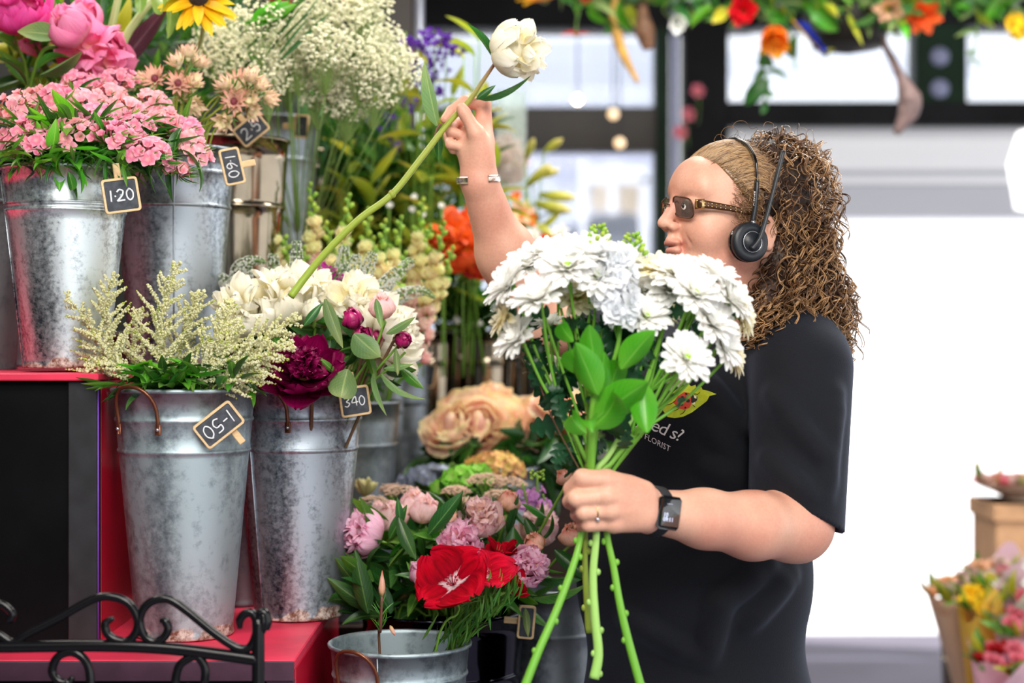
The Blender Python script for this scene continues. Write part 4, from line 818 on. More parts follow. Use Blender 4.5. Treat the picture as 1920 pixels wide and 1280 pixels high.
for i, q in enumerate(VER):
    t = thing('veronica', 'white and green veronica spike, ' + q[4], 'flower', vb_, 'veronica spikes'); Y = 2.96 + .02 * (i % 3)
    p = pxpath([(a[0], a[1]) for a in q[:4]], Y, 12); n = len(p); stem(t, [vb_, (vb_ + p[0]) / 2 + [0, .02, .03]] + [p[0]], .0018, n=5); MB().tube(p, .0022, n=5).build('axis', m_verg, t)
    C = []; D = []; Sz = []
    for k in range(420):
        f = U(0, 1); j = min(n - 2, int(f * (n - 1))); a = U(0, 6.28); T = nrm(p[j + 1] - p[j] + 1e-9); N1 = nrm(np.cross(T, [0, 1, .1])); N2 = np.cross(T, N1); o = N1 * math.cos(a) + N2 * math.sin(a)
        C.append(p[j] + o * (.0125 * (1 - f) ** .6 + .0018)); D.append(o); Sz.append((f, .0030 * (1.25 - f)))
    w = [k for k in range(420) if Sz[k][0] < U(.35, .95)]; g = [k for k in range(420) if k not in set(w)]
    MB().copies(gflo, [frame(C[k], D[k], None, Sz[k][1] * 1.5) for k in w]).build('florets', m_ver, t, kind='stuff')
    MB().blobs([C[k] for k in g], [max(.0012, Sz[k][1] * .6) for k in g]).build('buds', m_verg, t, kind='stuff')
# ---- purple dianthus
m_dia = organic('petal_dianthus', [(0, srgb(240, 180, 220)), (.3, srgb(150, 10, 110)), (1, srgb(196, 30, 160))], .5, .25, vein=.2)
df = floret_mesh(.0085, 5, m_dia, 60, 95, 1.0)
for i, (x, y, n) in enumerate(((612, 516, 9), (640, 522, 10), (668, 540, 9), (692, 556, 7))):
    c = P(x, y, 2.92); t = thing('dianthus', 'purple dianthus cluster right of the raised stalk, %s from the left' % ORD[i + 1], 'flower', vb_, 'purple dianthus')
    for k in range(n): inst('floret', df, frame(c + RNG.standard_normal(3) * [.011, .01, .008], rdir((0, -.9, .7), .3)), t)
    mb = MB(); [mb.grid(xf(frame(c + RNG.standard_normal(3) * .012 - [0, 0, .012], rdir((0, -.2, 1), .5), None, .03), LEAFRAW)) for _ in range(26)]; mb.build('bracts', g_leafmid, t); stem(t, [vb_, c - [0, 0, .02]], .002, n=5)
# ---- white and crimson peonies in the dark bucket
wb_ = lambda: foot(b340, U(-.02, .02), U(-.02, .02), .1)
WP = [(458, 582, 2.80, .040, (-.4, -.5, .6), 'cup', 'cream peony behind the astilbe'), (520, 560, 2.84, .042, (-.35, -.4, .7), 'cup', 'cream peony touching the end of the raised stalk on its left'), (572, 556, 2.88, .044, (.2, -.3, .85), 'cup', 'cream peony just right of the raised stalk'),
      (664, 572, 2.86, .042, (-.1, -.4, .8), 'cup', 'cream peony behind the plum buds'), (764, 608, 2.86, .056, (.75, -.25, .35), 'open', 'large cream peony leaning right with loose petals'), (700, 596, 2.90, .036, (.1, -.3, .7), 'ball', 'cream peony between the plum bud and the pale bud')]
for i, (x, y, Y, R, d, st, lb) in enumerate(WP):
    c = P(x, y, Y); peony(c, d, R, 'white', pe_white, st, lb, stem_to=[c - nrm(d) * R - [0, 0, .05], wb_()], seed=20 + i, group=None)
BP = [(587, 580, 2.78, .019, (.0, -.3, 1), 'white', pe_white, 'cream peony bud with a big green calyx'), (716, 574, 2.76, .022, (-.1, -.3, 1), 'pale', pe_pale, 'pale pink tipped peony bud'), (660, 597, 2.74, .0185, (-.2, -.4, .8), 'plum', pe_plum, 'round glossy plum peony bud, the highest'), (679, 627, 2.75, .017, (.1, -.6, .6), 'plum', pe_plum, 'plum red peony bud under the highest one'),
      (757, 636, 2.74, .015, (.5, -.6, .1), 'plum', pe_plum, 'dark plum peony bud farthest right'), (712, 630, 2.82, .014, (.0, -.4, .8), 'plum', pe_plum, 'small plum peony bud between two others'), (434, 682, 2.72, .022, (0, -.7, .4), 'crim', pe_crim, 'small crimson peony glimpsed through the astilbe')]
for i, (x, y, Y, R, d, kk, m, lb) in enumerate(BP):
    c = P(x, y, Y); tgt = P(700, 690, 2.80) if x > 640 else P(590, 680, 2.82)
    peony(c, d, R, kk, m, 'bud', lb, stem_to=[c - nrm(d) * R * 1.0 - [0, 0, .012], c * .4 + tgt * .6, wb_()], seed=40 + i, smat=g_stempur if kk == 'plum' else g_stem, stemr=.0028)
peony(P(570, 668, 2.66), (.12, -.66, .68), .044, 'crim', pe_crim, 'open', 'big open crimson peony at the rim between the two buckets', stem_to=[P(585, 740, 2.74), wb_()], seed=60, smat=g_stempur, stemr=.0035)
t = thing('peony_foliage', 'sage green peony leaves hanging over the rim of the dark mottled bucket', 'foliage', foot(b340, 0, 0, .25))
for (x, y, Y, d, L, key, k, upv) in [(664, 625, 2.70, (.75, -.2, -.75), .062, 'roundsage', 0, (.4, -1, .2)), (652, 692, 2.66, (-.25, -.3, -1), .066, 'roundsage', 1, (.2, -1, .2)), (630, 700, 2.68, (-.5, -.4, .5), .04, 'peony', 0, (0, -1, 0)), (700, 700, 2.74, (.25, -.2, -1), .075, 'sageb', 0, (1, -.5, 0)), (716, 700, 2.75, (.8, -.2, -.9), .09, 'sageb', 1, (1, -.5, .4)),
        (742, 655, 2.74, (.1, -.2, -1), .045, 'sageb', 0, (0, -1, 0)), (705, 560, 2.70, (.2, -.1, -1), .05, 'sageb', 0, (0, -1, 0)), (724, 625, 2.72, (.6, -.2, .3), .06, 'sageb', 0, (0, -1, .5)), (720, 690, 2.74, (1, -.1, .1), .05, 'sageb', 0, (0, -1, .5)), (610, 560, 2.72, (.35, -.2, -1), .09, 'sageb', 0, (.4, -1, 0)),
        (752, 690, 2.76, (.4, -.2, -.4), .06, 'peony', 1, (0, -1, .5)), (570, 610, 2.74, (.3, 0, .4), .05, 'peonyd', 0, (0, -1, .2)), (690, 660, 2.75, (.3, -.3, -1), .05, 'peony', 0, (0, -1, .2))]: put_leaf(t, key, P(x, y, Y), d, L, k=k, up=upv)
for k in range(70): put_leaf(t, ('peonyd', 'peony', 'peonyd')[k % 3], P(U(470, 720), U(600, 715), U(2.8, 2.95)), (U(-1, 1), U(-.9, .1), U(-.4, .8)), U(.05, .09))
for q in ([(700, 700), (745, 650), (757, 640)], [(690, 720), (730, 690), (760, 660)], [(660, 720), (705, 650), (722, 590)]): MB().tube(pxpath(q, 2.76, 6), .0022, n=6).build('stem', g_stem, t)
# ---- astilbe
m_ast = organic('floret_astilbe', [(0, srgb(250, 248, 200)), (1, srgb(255, 254, 234))], .7, .55, var=.04, bump=0)
m_astg = organic('bud_astilbe', [(0, srgb(186, 206, 90)), (1, srgb(214, 220, 120))], .7, .3, var=.04, bump=0)
def astilbe(pts, Y, lab, w=.45, dens=1.0, base=None):
    base = foot(b150, U(-.03, .03), U(-.03, .02), .2) if base is None else base
    t = thing('astilbe', lab, 'flower', base, 'astilbe plumes'); p = pxpath([(a[0], a[1]) for a in pts], Y, 12); n = len(p); Ltot = np.linalg.norm(np.diff(p, axis=0), axis=1).sum()
    stem(t, [base, (base + p[0]) / 2, p[0]], .002, n=5); ax = MB().tube(p, np.linspace(.0016, .0006, n), n=5); C = []; Cg = []
    nb = int(24 * dens); w = w * 1.15
    for k in range(nb):
        f = (k + .5) / nb; j = min(n - 2, int((.06 + f * .92) * (n - 1))); T = nrm(p[j + 1] - p[j]); a = k * 2.4 + U(-.3, .3); N1 = nrm(np.cross(T, [0, 1, .1])); N2 = np.cross(T, N1); o = N1 * math.cos(a) + N2 * math.sin(a) * .8
        L = Ltot * w * (1 - f) ** .75 * U(.75, 1.1) + .006; d = nrm(o * .9 + T * .75); drp = np.array([0, 0, -1]) * L * .18
        m = max(4, int(L / .0035)); s = np.linspace(0, 1, m)[:, None]; br = p[j] + d * L * s + drp * s ** 2 + T * L * .2 * s ** 2
        ax.tube(br[::max(1, m // 4)], .0005, n=3, cap=False)
        for q in range(m):
            rad = .0034 * (1 - q / m) ** .7 + .0007; cnt = 7 if q / m < .85 else 2
            X = br[q] + RNG.standard_normal((cnt, 3)) * rad * .55; (Cg if q / m > U(.7, 1.0) else C).extend(X)
    ax.build('branches', m_astg, t); C = np.array(C); MB().blobs(C, .0015 + RNG.random(len(C)) * .0013).build('florets', m_ast, t, kind='stuff')
    if len(Cg): MB().blobs(Cg, .0015).build('buds', m_astg, t, kind='stuff')
AST = [([(222, 700), (205, 640), (200, 570), (214, 510)], 2.66, 'tall plume in front of the 1.20 bucket', .42, 1.0), ([(230, 710), (205, 670), (175, 620), (118, 545)], 2.64, 'leftmost plume with a thin bare tip', .34, .9), ([(240, 715), (225, 690), (190, 680), (160, 690)], 2.62, 'lowest plume hanging over the left rim', .3, .6),
       ([(262, 715), (250, 660), (255, 610), (262, 580)], 2.70, 'small plume left of the centre plume', .3, .7), ([(305, 715), (300, 640), (310, 560), (338, 488)], 2.68, 'tall centre plume with a hooked tip', .36, 1.2), ([(330, 720), (340, 650), (360, 590), (372, 545)], 2.72, 'plume right behind the centre one', .4, 1.0),
       ([(375, 720), (400, 660), (420, 610), (430, 560)], 2.64, 'broad plume between the centre plume and the cream peony', .42, 1.1), ([(390, 725), (440, 670), (500, 630), (566, 590)], 2.62, 'long plume reaching right over the crimson peony', .34, 1.2), ([(400, 725), (450, 690), (500, 665), (548, 640)], 2.60, 'plume pointing right at the crimson peony', .36, 1.0),
       ([(410, 728), (440, 715), (470, 705), (492, 708)], 2.6, 'short low plume at the right rim', .4, .6), ([(360, 725), (395, 690), (420, 660), (452, 600)], 2.6, 'front plume over the green leaves', .4, 1.0), ([(385, 728), (420, 712), (450, 690), (478, 668)], 2.62, 'small front plume above the 1-50 tag', .42, .8)]
for q in AST: astilbe(q[0], q[1], 'cream astilbe, ' + q[2], q[3], q[4])
t = thing('astilbe_foliage', 'dark green toothed astilbe leaves round the rim of the 1-50 bucket', 'foliage', foot(b150, 0, 0, .3))
for k in range(95):
    a = U(0, 6.28); q = np.array(b150.location) + np.array([math.cos(a) * .09 * U(.1, 1), math.sin(a) * .09 * U(.1, 1), U(.385, .42)]); put_leaf(t, ('peony', 'peonyd', 'peony', 'bright')[k % 4], q, (math.cos(a), math.sin(a) * .7 - .2, U(0, .8)), U(.045, .08), up=-UP)
for k in range(60):
    put_leaf(t, ('peony', 'bright', 'peonyd')[k % 3], P(U(235, 455), U(690, 728), U(2.58, 2.64)), (U(-1, 1), U(-.8, .2), U(-.1, .9)), U(.04, .065), up=-UP)
for x, d, L in ((200, (-1, -.2, .1), .05), (215, (-.8, -.3, -.25), .045), (225, (-.8, -.3, -.1), .06), (330, (.3, -.6, .2), .05), (300, (-.2, -.7, .3), .06)): put_leaf(t, 'peony', P(x, 722, 2.60), d, L, k=0, up=(0, -.4, -1))
# ================================================================ lower flowers, roses, poppies
pk = lambda c: list(route(bpeo, c, .7))[::-1]
LP_ = [(678, 1000, 2.86, .034, (-.85, -.45, .35), 'lilac', pe_lilac, 'ball', 'lilac pink peony ball facing left over the dark bucket rim'), (735, 966, 2.92, .027, (-.2, -.5, .8), 'pale', pe_pale, 'bud', 'pale pink peony bud with green base, second from the left'),
       (779, 940, 2.98, .026, (-.1, -.3, .9), 'pale', pe_pale, 'bud', 'pale pink peony bud at the back of the pair'), (797, 953, 2.92, .026, (.1, -.5, .8), 'pale', pe_pale, 'bud', 'striped pale pink peony bud at the front of the pair'),
       (903, 967, 2.84, .029, (.0, -.7, .6), 'pale', pe_pale, 'ball', 'blush peony ball above the godetias'), (861, 1016, 2.80, .032, (-.1, -.5, .8), 'lilac', pe_lilac, 'ball', 'lilac pink peony just behind the red godetias'), (788, 1070, 2.76, .021, (-.4, -.5, .7), 'lilac', pe_lilac, 'bud', 'small lilac pink peony left of the large godetia'),
       (992, 1060, 2.74, .029, (.5, -.6, .4), 'lilac', pe_lilac, 'ball', 'lilac pink peony ball right of the godetias'), (1012, 985, 2.98, .031, (.2, -.3, .9), 'pale', pe_pale, 'ball', 'pink peony behind the coral buds near the hand'), (940, 984, 2.95, .018, (.1, -.6, .6), 'coral', pe_coral, 'bud', 'coral bud half hidden behind the blush peony'),
       (843, 970, 2.94, .017, (.1, -.4, .8), 'coral', pe_coral, 'bud', 'small coral bud left of the blush peony'), (955, 939, 2.90, .020, (.1, -.3, 1), 'coral', pe_coral, 'bud', 'brown coral bud standing highest above the blush peony'), (1003, 1015, 2.78, .018, (-.3, -.3, .9), 'coral', pe_coral, 'bud', 'greenish coral bud above the right lilac peony'),
       (1071, 1001, 2.80, .019, (-.1, -.3, 1), 'coral', pe_coral, 'bud', 'coral bud just left of the bouquet stems under the hand'), (1057, 893, 2.84, .015, (-.5, -.3, .8), 'coral', pe_coral, 'bud', 'coral bud touching the index finger of the lower hand'), (712, 958, 3.0, .02, (-.3, -.3, .9), 'pale', pe_pale, 'bud', 'pale pink bud behind the second peony from the left')]
for i, (x, y, Y, R, d, kk, m, stl, lb) in enumerate(LP_):
    c = P(x, y, Y); f = c - nrm(d) * R; hub = P(850, 1110, 2.9) + [(x - 850) / 4200, 0, -.04]
    mid = f * .55 + hub * .45 + np.array([0, 0, -.01 if d[2] > .5 else .03]); lv_ = [(f * (1 - g) + hub * g, rdir((U(-1, 1), -.4, U(-.2, .8)), .3), U(.05, .09), ('peony', 'peonyd')[k % 2]) for k, g in enumerate((.25, .45, .7))]
    peony(c, d, R, kk, m, stl, lb, stem_to=[mid, hub] + pk(c), seed=100 + i, leaves=lv_, stemr=.0028)
t = thing('peony_foliage', 'dark green peony leaves crowding the shiny dark bucket', 'foliage', np.array(bpeo.location) + [0, 0, .35])
for (x, y, Y, d, L, key, k, u) in [(803, 1002, 2.78, (.8, -.3, .95), .095, 'peonyd', 0, (.5, -1, .4)), (748, 970, 2.84, (.35, -.3, -.9), .085, 'peonyd', 1, (.3, -1, 0)), (752, 985, 2.86, (-.1, -.2, .8), .05, 'peonyd', 0, (0, -1, 0)), (985, 970, 2.86, (.5, -.3, -.9), .07, 'peonyd', 0, (.3, -1, 0)),
        (1040, 1030, 2.8, (.6, -.2, -.5), .09, 'peonyd', 1, (0, -1, .4)), (1000, 1120, 2.78, (1, -.2, .1), .1, 'peony', 1, (0, -.5, 1)), (1020, 1085, 2.8, (1, -.2, .0), .09, 'peonyd', 1, (0, -.5, 1)), (700, 1090, 2.8, (-.6, -.4, .6), .09, 'peony', 1, (0, -1, 0)), (690, 1150, 2.78, (-.2, -.2, 1), .11, 'peonyd', 0, (0, -1, .1)), (985, 1140, 2.8, (.1, -.4, -1), .05, 'sageb', 0, (0, -1, 0))]:
    put_leaf(t, key, P(x, y, Y), d, L, k=k, up=u)
for k in range(190):
    x = U(655, 1010); y = U(985, 1140); put_leaf(t, ('peonyd', 'peony', 'peonyd', 'broad')[k % 4], P(x, y, U(2.86, 3.06)), (U(-.8, .8), U(-1, .1), U(-.3, 1)), U(.06, .1))
for k in range(26): put_leaf(t, 'peonyd', P(U(655, 740), U(1090, 1160), U(2.82, 2.9)), (-.5 + U(-.5, .3), U(-.6, 0), U(.2, 1)), U(.07, .11))
# godetias
m_god = organic('petal_red_godetia', [(0, srgb(250, 226, 226)), (.17, srgb(246, 214, 220)), (.25, srgb(150, 0, 26)), (.7, srgb(170, 0, 24)), (1, srgb(196, 6, 40))], .75, .2, vein=.45, vscale=14, var=.08, bump=.8, spec=.06)
m_godl = organic('petal_scarlet_godetia', [(0, srgb(246, 220, 222)), (.14, srgb(246, 200, 210)), (.24, srgb(184, 6, 34)), (.7, srgb(202, 10, 44)), (1, srgb(216, 30, 62))], .75, .25, vein=.5, vscale=14, var=.08, bump=.8, spec=.06)
m_white = organic('godetia_heart', [(0, srgb(250, 240, 240)), (1, srgb(240, 220, 224))], .6, .2)
GOD = {}
for key, m in (('d', m_god), ('l', m_godl)): GOD[key] = [gm('petal', petal(1, 1.36, a, b_, .16, .075, 14, 19, .5, .9, s, notch=.1), m) for s, (a, b_) in enumerate(((62, 74), (52, 70), (40, 34), (30, 10)))]
gf = lambda c: list(route(bfront, c, .7))
def godetia(c, d, R, key, shp, label, npet=4, spin=0.0, via=None):
    base, rim = gf(c); t = thing('godetia', label, 'flower', base); d = nrm(d); F = frame(c, d, (1, 0, .2)) @ rz(spin)
    for k in range(npet): inst('petal', GOD[key][shp[k % len(shp)]], F @ rz(2 * pi * k / npet + U(-.08, .08)) @ tr((0, 0, .0006 * k), R * U(.94, 1.06)), t)
    MB().lathe([(.001, 0), (R * .16, R * .05), (R * .1, R * .03), (.001, R * .02)], n=10, M=F).build('heart', m_white, t)
    mb = MB()
    for k in range(8): a = k * .785; mb.tube([xf(F, (0, 0, 0)), xf(F, (R * .12 * math.cos(a), R * .12 * math.sin(a), R * .22))], R * .012, n=4)
    for k in range(8): a = k * .785; mb.ell(xf(F, (R * .13 * math.cos(a), R * .13 * math.sin(a), R * .25)), R * .035, n=5, m=4)
    mb.build('stamens', m_crst, t)
    mb = MB().tube([xf(F, (0, 0, 0)), xf(F, (0, 0, -R * .5))], [R * .1, R * .05], n=7); mb.build('calyx', g_calyx, t)
    p = stem(t, [base, rim] + ([via] if via is not None else []) + [c - d * R * .5 - [0, 0, .01], c - d * R * .3], .0022, g_stem, n=6)
    nl = MB()
    for k in range(26):
        g = U(.45, .95); j = int(g * (len(p) - 1)); nl.grid(xf(frame(p[j], rdir((U(-.7, .7), U(-.7, .3), 1.0), .25), None, U(.03, .05)), LEAFRAW))
    nl.build('needle_leaves', g_leafolive, t); return t
m_crst = plain('crimson_stamen', srgb(150, 20, 50), .6)
godetia(P(850, 1098, 2.60), (-.15, -.72, .62), .066, 'd', (0, 1, 0, 1), 'largest deep red godetia facing the viewer with white heart', spin=.6, via=P(858, 1150, 2.64))
godetia(P(905, 1083, 2.66), (.25, -.45, .85), .056, 'l', (1, 0, 1, 0), 'scarlet godetia behind and right of the largest one', spin=.2, via=P(880, 1150, 2.68))
godetia(P(938, 1048, 2.74), (.1, -.12, 1), .040, 'd', (2, 1, 2, 1), 'red godetia cup seen from the side, highest of the four', via=P(930, 1130, 2.74))
godetia(P(946, 1100, 2.70), (.7, -.2, .55), .040, 'd', (1, 2, 1, 2), 'red godetia at the right leaning outwards', via=P(905, 1160, 2.7))
base, rim = gf(P(715, 1110, 2.6)); t = thing('godetia', 'closed green pink godetia bud on a thin leafy stem at the left', 'flower', base); c = P(716, 1118, 2.62)
p = stem(t, [base, P(712, 1225, 2.66), P(714, 1180, 2.63), c], .0026, g_stempur, n=6); MB().lathe([(.0008, 0), (.0045, .006), (.0058, .014), (.004, .026), (.0006, .042)], n=8, M=frame(c, (.02, -.1, 1))).build('bud', pe_coral, t)
for k in range(22): q = p[int(len(p) * U(.45, .93))]; put_leaf(t, 'needle', q, (U(-.8, .8), -.2, 1), U(.018, .032))
MB().lathe([(.0006, 0), (.003, .004), (.0035, .01), (.0008, .018)], n=7, M=frame(P(731, 1172, 2.62), (.4, 0, -.8))).build('side_bud', pe_coral, t)
t = thing('foliage_bunch', 'narrow willowy godetia leaves bunched at the right of the open bucket', 'foliage', np.array(bfront.location) + [.05, 0, .33])
for k in range(150):
    f = U(0, 1); q = P(850, 1215, 2.68) * (1 - f) + P(945, 1120, 2.66) * f + RNG.standard_normal(3) * [.012, .02, .008]
    put_leaf(t, 'needle', q + [U(-.03, .0) * (1 - f), 0, 0], (.35 + U(-.5, .6), U(-.5, .2), 1), U(.035, .06))
for k in range(16): MB().tube(pxpath([(U(835, 870), 1225, 2.7), (U(850, 900), 1165, 2.68), (U(860, 950), 1110, 2.66)], None, 5), .0016, n=5).build('stem', g_stem, t)
# umbels, hydrangeas, stocks between
m_sed = organic('sedum_beige', [(0, srgb(216, 184, 160)), (1, srgb(240, 214, 194))], .7, .2, var=.06, bump=0)
m_hyg = organic('petal_lime_hydrangea', [(0, srgb(180, 220, 110)), (1, srgb(130, 214, 60))], .5, .35, vein=.1, var=.12)
m_hyb = organic('petal_blue_grey_hydrangea', [(0, srgb(200, 206, 216)), (1, srgb(160, 170, 206))], .5, .3, var=.15)
m_hyp = organic('petal_peach_hydrangea', [(0, srgb(230, 196, 90)), (.5, srgb(244, 206, 130)), (1, srgb(240, 160, 120))], .5, .35, var=.12, hue=.02)
m_lil = organic('petal_lilac_stock', [(0, srgb(240, 220, 180)), (.3, srgb(222, 160, 222)), (1, srgb(214, 150, 224))], .5, .35, vein=.1, var=.08)
b_mid = bucket(P(900, 640, 3.45) * [1, 1, 0] + [0, 0, .72], .12, .09, .30, m_galv4, 'grey bucket hidden behind the pink peonies holding hydrangeas')
for i, (x, y, Y, r_) in enumerate(((700, 945, 3.06, .028), (755, 928, 3.1, .034), (855, 925, 3.1, .026), (912, 905, 3.12, .034), (955, 912, 3.12, .032), (880, 945, 3.06, .022), (935, 932, 3.08, .026), (735, 920, 3.14, .022))):
    c = P(x, y, Y); base, rim = route(bpeo, c, .7); t = thing('sedum_umbel', 'beige pink sedum umbel among the peonies, %s from left' % ORD[1 + [700, 735, 755, 855, 880, 912, 935, 955].index(x)], 'flower', base, 'sedum umbels')
    k = 260; D = nrm(RNG.standard_normal((k, 3))); D[:, 2] = np.abs(D[:, 2]); C = c + D * [r_, r_, r_ * .45] + RNG.standard_normal((k, 3)) * .0015
    MB().copies(gflo, [frame(p, (0, -.3, 1), None, .003) for p in C]).build('florets', m_sed, t, kind='stuff'); tw = MB()
    for p in C[::14]: tw.tube([c - [0, 0, r_ * 1.1], p], .0007, n=3, cap=False)
    tw.build('twigs', g_stem, t); stem(t, [base, rim, c - [0, 0, r_ * 1.1]], .002, n=5)
def hydrangea(x, y, Y, r_, mat, label, fr=.011, n=36, b=None, flat=.7, nm='hydrangea'):
    c = P(x, y, Y); base, rim = route(b or b_mid, c); t = thing(nm, label, 'flower', base); fm = floret_mesh(fr, 4, mat, 55, 85, 1.0)
    for k in range(n):
        th = math.acos(1 - (k + .5) / n * 1.2); ph = k * 2.4; v = np.array([math.sin(th) * math.cos(ph), math.sin(th) * math.sin(ph), math.cos(th) * flat]); inst('floret', fm, frame(c + v * r_, rdir(v, .2), None, U(.85, 1.2)), t)
    MB().ell(c - [0, 0, r_ * .1], (r_ * .8, r_ * .8, r_ * .5), n=10, m=6).build('core', g_stem, t)
    stem(t, [base, rim, c - [0, 0, r_ * .5]], .003, n=6)
    for k in range(5): put_leaf(t, 'broad', c - [0, 0, r_ * .8], (U(-1, 1), U(-1, .3), U(-.3, .5)), .07)
hydrangea(925, 885, 3.38, .060, m_hyp, 'domed peach yellow hydrangea below the roses', .012, 60, flat=.6)
hydrangea(812, 898, 3.42, .050, m_hyb, 'pale blue grey hydrangea left of the lime florets', .012, 40, flat=.5)
hydrangea(778, 912, 3.46, .040, m_hyb, 'pale blue grey hydrangea at the far left, lowest', .012, 30, flat=.5)
hydrangea(835, 918, 3.2, .026, m_hyg, 'lime green hydrangea floret clump, left one', .014, 14); hydrangea(862, 900, 3.2, .03, m_hyg, 'lime green hydrangea floret clump, upper middle one', .015, 16); hydrangea(893, 893, 3.24, .026, m_hyg, 'lime green hydrangea floret clump, right one', .014, 14)
sf = floret_mesh(.0095, 4, m_lil, 50, 88, 1.1, .06); b_st = bpeo
for i, (x, y, tip, lb) in enumerate(((985, 940, (980, 905), 'left lilac stock spike beside the coral buds'), (1022, 950, (1018, 925), 'right lilac stock spike beside the coral buds'), (1005, 960, (1007, 888), 'lilac stock topped with round green buds'))):
    c = P(x, y, 3.0); base, rim = route(bpeo, c, .7); t = thing('stock_flower', lb, 'flower', base); tp = P(tip[0], tip[1], 3.0)
    for k in range(18 if i < 2 else 9): f = U(0, .8); a = U(0, 6.28); o = np.array([math.cos(a), math.sin(a), .3]); inst('floret', sf, frame(c * (1 - f) + tp * f + o * .011 - [0, 0, .015], rdir(o, .2)), t)
    stem(t, [base, rim, c - [0, 0, .03], tp], .0028, n=6)
    if i == 2:
        for k in range(14): a = k * 2.4; inst('bud', SNB, frame(tp + [math.cos(a) * .009, math.sin(a) * .009, .004 - .0012 * k], (math.cos(a), math.sin(a), .8), None, .006), t)
m_aga = organic('bud_cream_agapanthus', [(0, srgb(200, 206, 120)), (1, srgb(250, 240, 190))], .5, .3, var=.06)
c = P(684, 930, 3.2); base, rim = route(b_snap, c); base = P(700, 640, 3.3) * [1, 1, 0] + [0, 0, .73]; t = thing('agapanthus', 'cream agapanthus bud cluster beside the dark mottled bucket', 'flower', base); stem(t, [base, P(715, 960, 3.25), c], .003, n=6)
ab = MB().ell((0, 0, .5), (.15, .15, .5), n=7, m=7).mesh('bud', m_aga)
for k in range(16): a = k * 2.4; inst('bud', ab, frame(c, (math.cos(a) * (.2 + .06 * k), math.sin(a) * .5, 1.0), None, U(.03, .042)), t)
# ---- peach roses
m_rose = organic('petal_peach_rose', [(0, srgb(255, 214, 198)), (.55, srgb(255, 208, 194)), (.88, srgb(255, 232, 200)), (1, srgb(252, 240, 176))], .5, .45, vein=.08, var=.07)
RO = dict(o=[gm('petal', petal(1.55, 1.7, 92, -4, .3, .03, 9, 9, .45, .85, i), m_rose) for i in range(3)], i=[gm('petal', petal(1.6, 1.25, 78, -14, .55, .02, 9, 7, .5, .85, i), m_rose) for i in range(3)], r=[gm('petal', petal(1.5, 1.7, 86, 60, .12, .05, 9, 9, .45, .9, i), m_rose) for i in range(3)])
b_rose = bucket(P(915, 640, 3.72) * [1, 1, 0] + [0, 0, .72], .13, .1, .36, m_galv4, 'grey bucket hidden under the peach roses')
def rose(x, y, Y, R, d, label):
    c = P(x, y, Y); d = nrm(d); base, rim = route(b_rose, c); t = thing('rose', label, 'flower', base, 'peach roses'); F = frame(c - d * R * .8, d)
    for key, n, s, tl in (('r', 4, 1.05, 4), ('o', 6, 1.0, 12), ('o', 5, .9, 2), ('i', 5, .85, 2), ('i', 4, .68, -6), ('i', 3, .5, -10), ('i', 3, .34, -8)):
        off = U(0, 6)
        for k in range(n): inst('petal', RO[key][RNG.integers(3)], F @ rz(off + 2 * pi * k / n + U(-.12, .12)) @ ry(math.radians(tl + U(-5, 5))) @ tr((0, 0, 0), R * s * U(.95, 1.05)), t)
    MB().ell(xf(F, (0, 0, R * .6)), (R * .3, R * .3, R * .5), n=8, m=6).build('inner_petals', m_rose, t)
    stem(t, [base, rim, c - d * R * .8], .003, n=6)
    for k in range(5): put_leaf(t, ('peonyd', 'broad')[k % 2], c - d * R * .8 - [0, 0, U(.01, .1)], (U(-1, 1), U(-1, .3), U(-.4, .4)), U(.05, .08))
RS = [(842, 790, .054, (-.3, -.6, .6), 'low left'), (812, 812, .040, (-.7, -.5, .2), 'outermost left'), (858, 752, .046, (-.3, -.5, .8), 'upper left'), (905, 748, .056, (0, -.5, .8), 'topmost'), (897, 790, .056, (.1, -.9, .35), 'frontmost'), (945, 775, .05, (.3, -.6, .6), 'right of the topmost'),
      (962, 806, .044, (.4, -.8, .1), 'lower right'), (1008, 765, .05, (-.2, -.6, .6), 'first left of the bouquet stems'), (1050, 745, .048, (.1, -.5, .8), 'upper one behind the bouquet stems'), (1040, 795, .05, (.2, -.8, .3), 'lower one behind the bouquet stems'), (1085, 780, .045, (.5, -.6, .4), 'rightmost beside the florist'), (930, 728, .035, (.2, -.3, 1), 'small one at the very top')]
for i, (x, y, R, d, lb) in enumerate(RS): rose(x, y, 3.5 + .04 * (i % 4), R, d, 'blurred peach rose, %s' % lb)
t = thing('foliage_bunch', 'dark rose foliage under the peach roses', 'foliage', np.array(b_rose.location) + [0, 0, .3])
for k in range(170): put_leaf(t, ('peonyd', 'broad')[k % 2], P(U(800, 1130), U(815, 900), U(3.45, 3.75)), (U(-1, 1), U(-1, .2), U(-.6, .4)), U(.06, .1))
# ---- dark foliage with white specks over the mirror buckets, orange blooms, small whites
b_or = None
hang = P(900, 634, 4.05)
for i in range(26):
    x = 800 + (i * 41) % 220; y = 520 + (i * 17) % 90; foliage_stem(x, y, U(3.85, 3.98), ('peonyd', 'peony'), 'dark green leafy branch hanging over the row of mirror bright buckets', P(x * .8 + 180, 634, 4.05), 12, .09, 'leafy branches over the mirror bright buckets')
for i, (x, y, sz) in enumerate(((855, 592, .02), (942, 590, .02), (985, 600, .024), (812, 596, .012), (1010, 560, .02), (900, 600, .014), (800, 560, .018))):
    simple_flower('white_flower', 'small blurred white flower hanging over the mirror bright buckets, %s from left' % ORD[1 + sorted((800, 812, 855, 900, 942, 985, 1010)).index(x)], P(x, y, 3.84), (.1, -.7, -.6), sz, m_whitep, hang, 6, 15, 40, .5, 'white flowers over the buckets', 2, leaves=0)
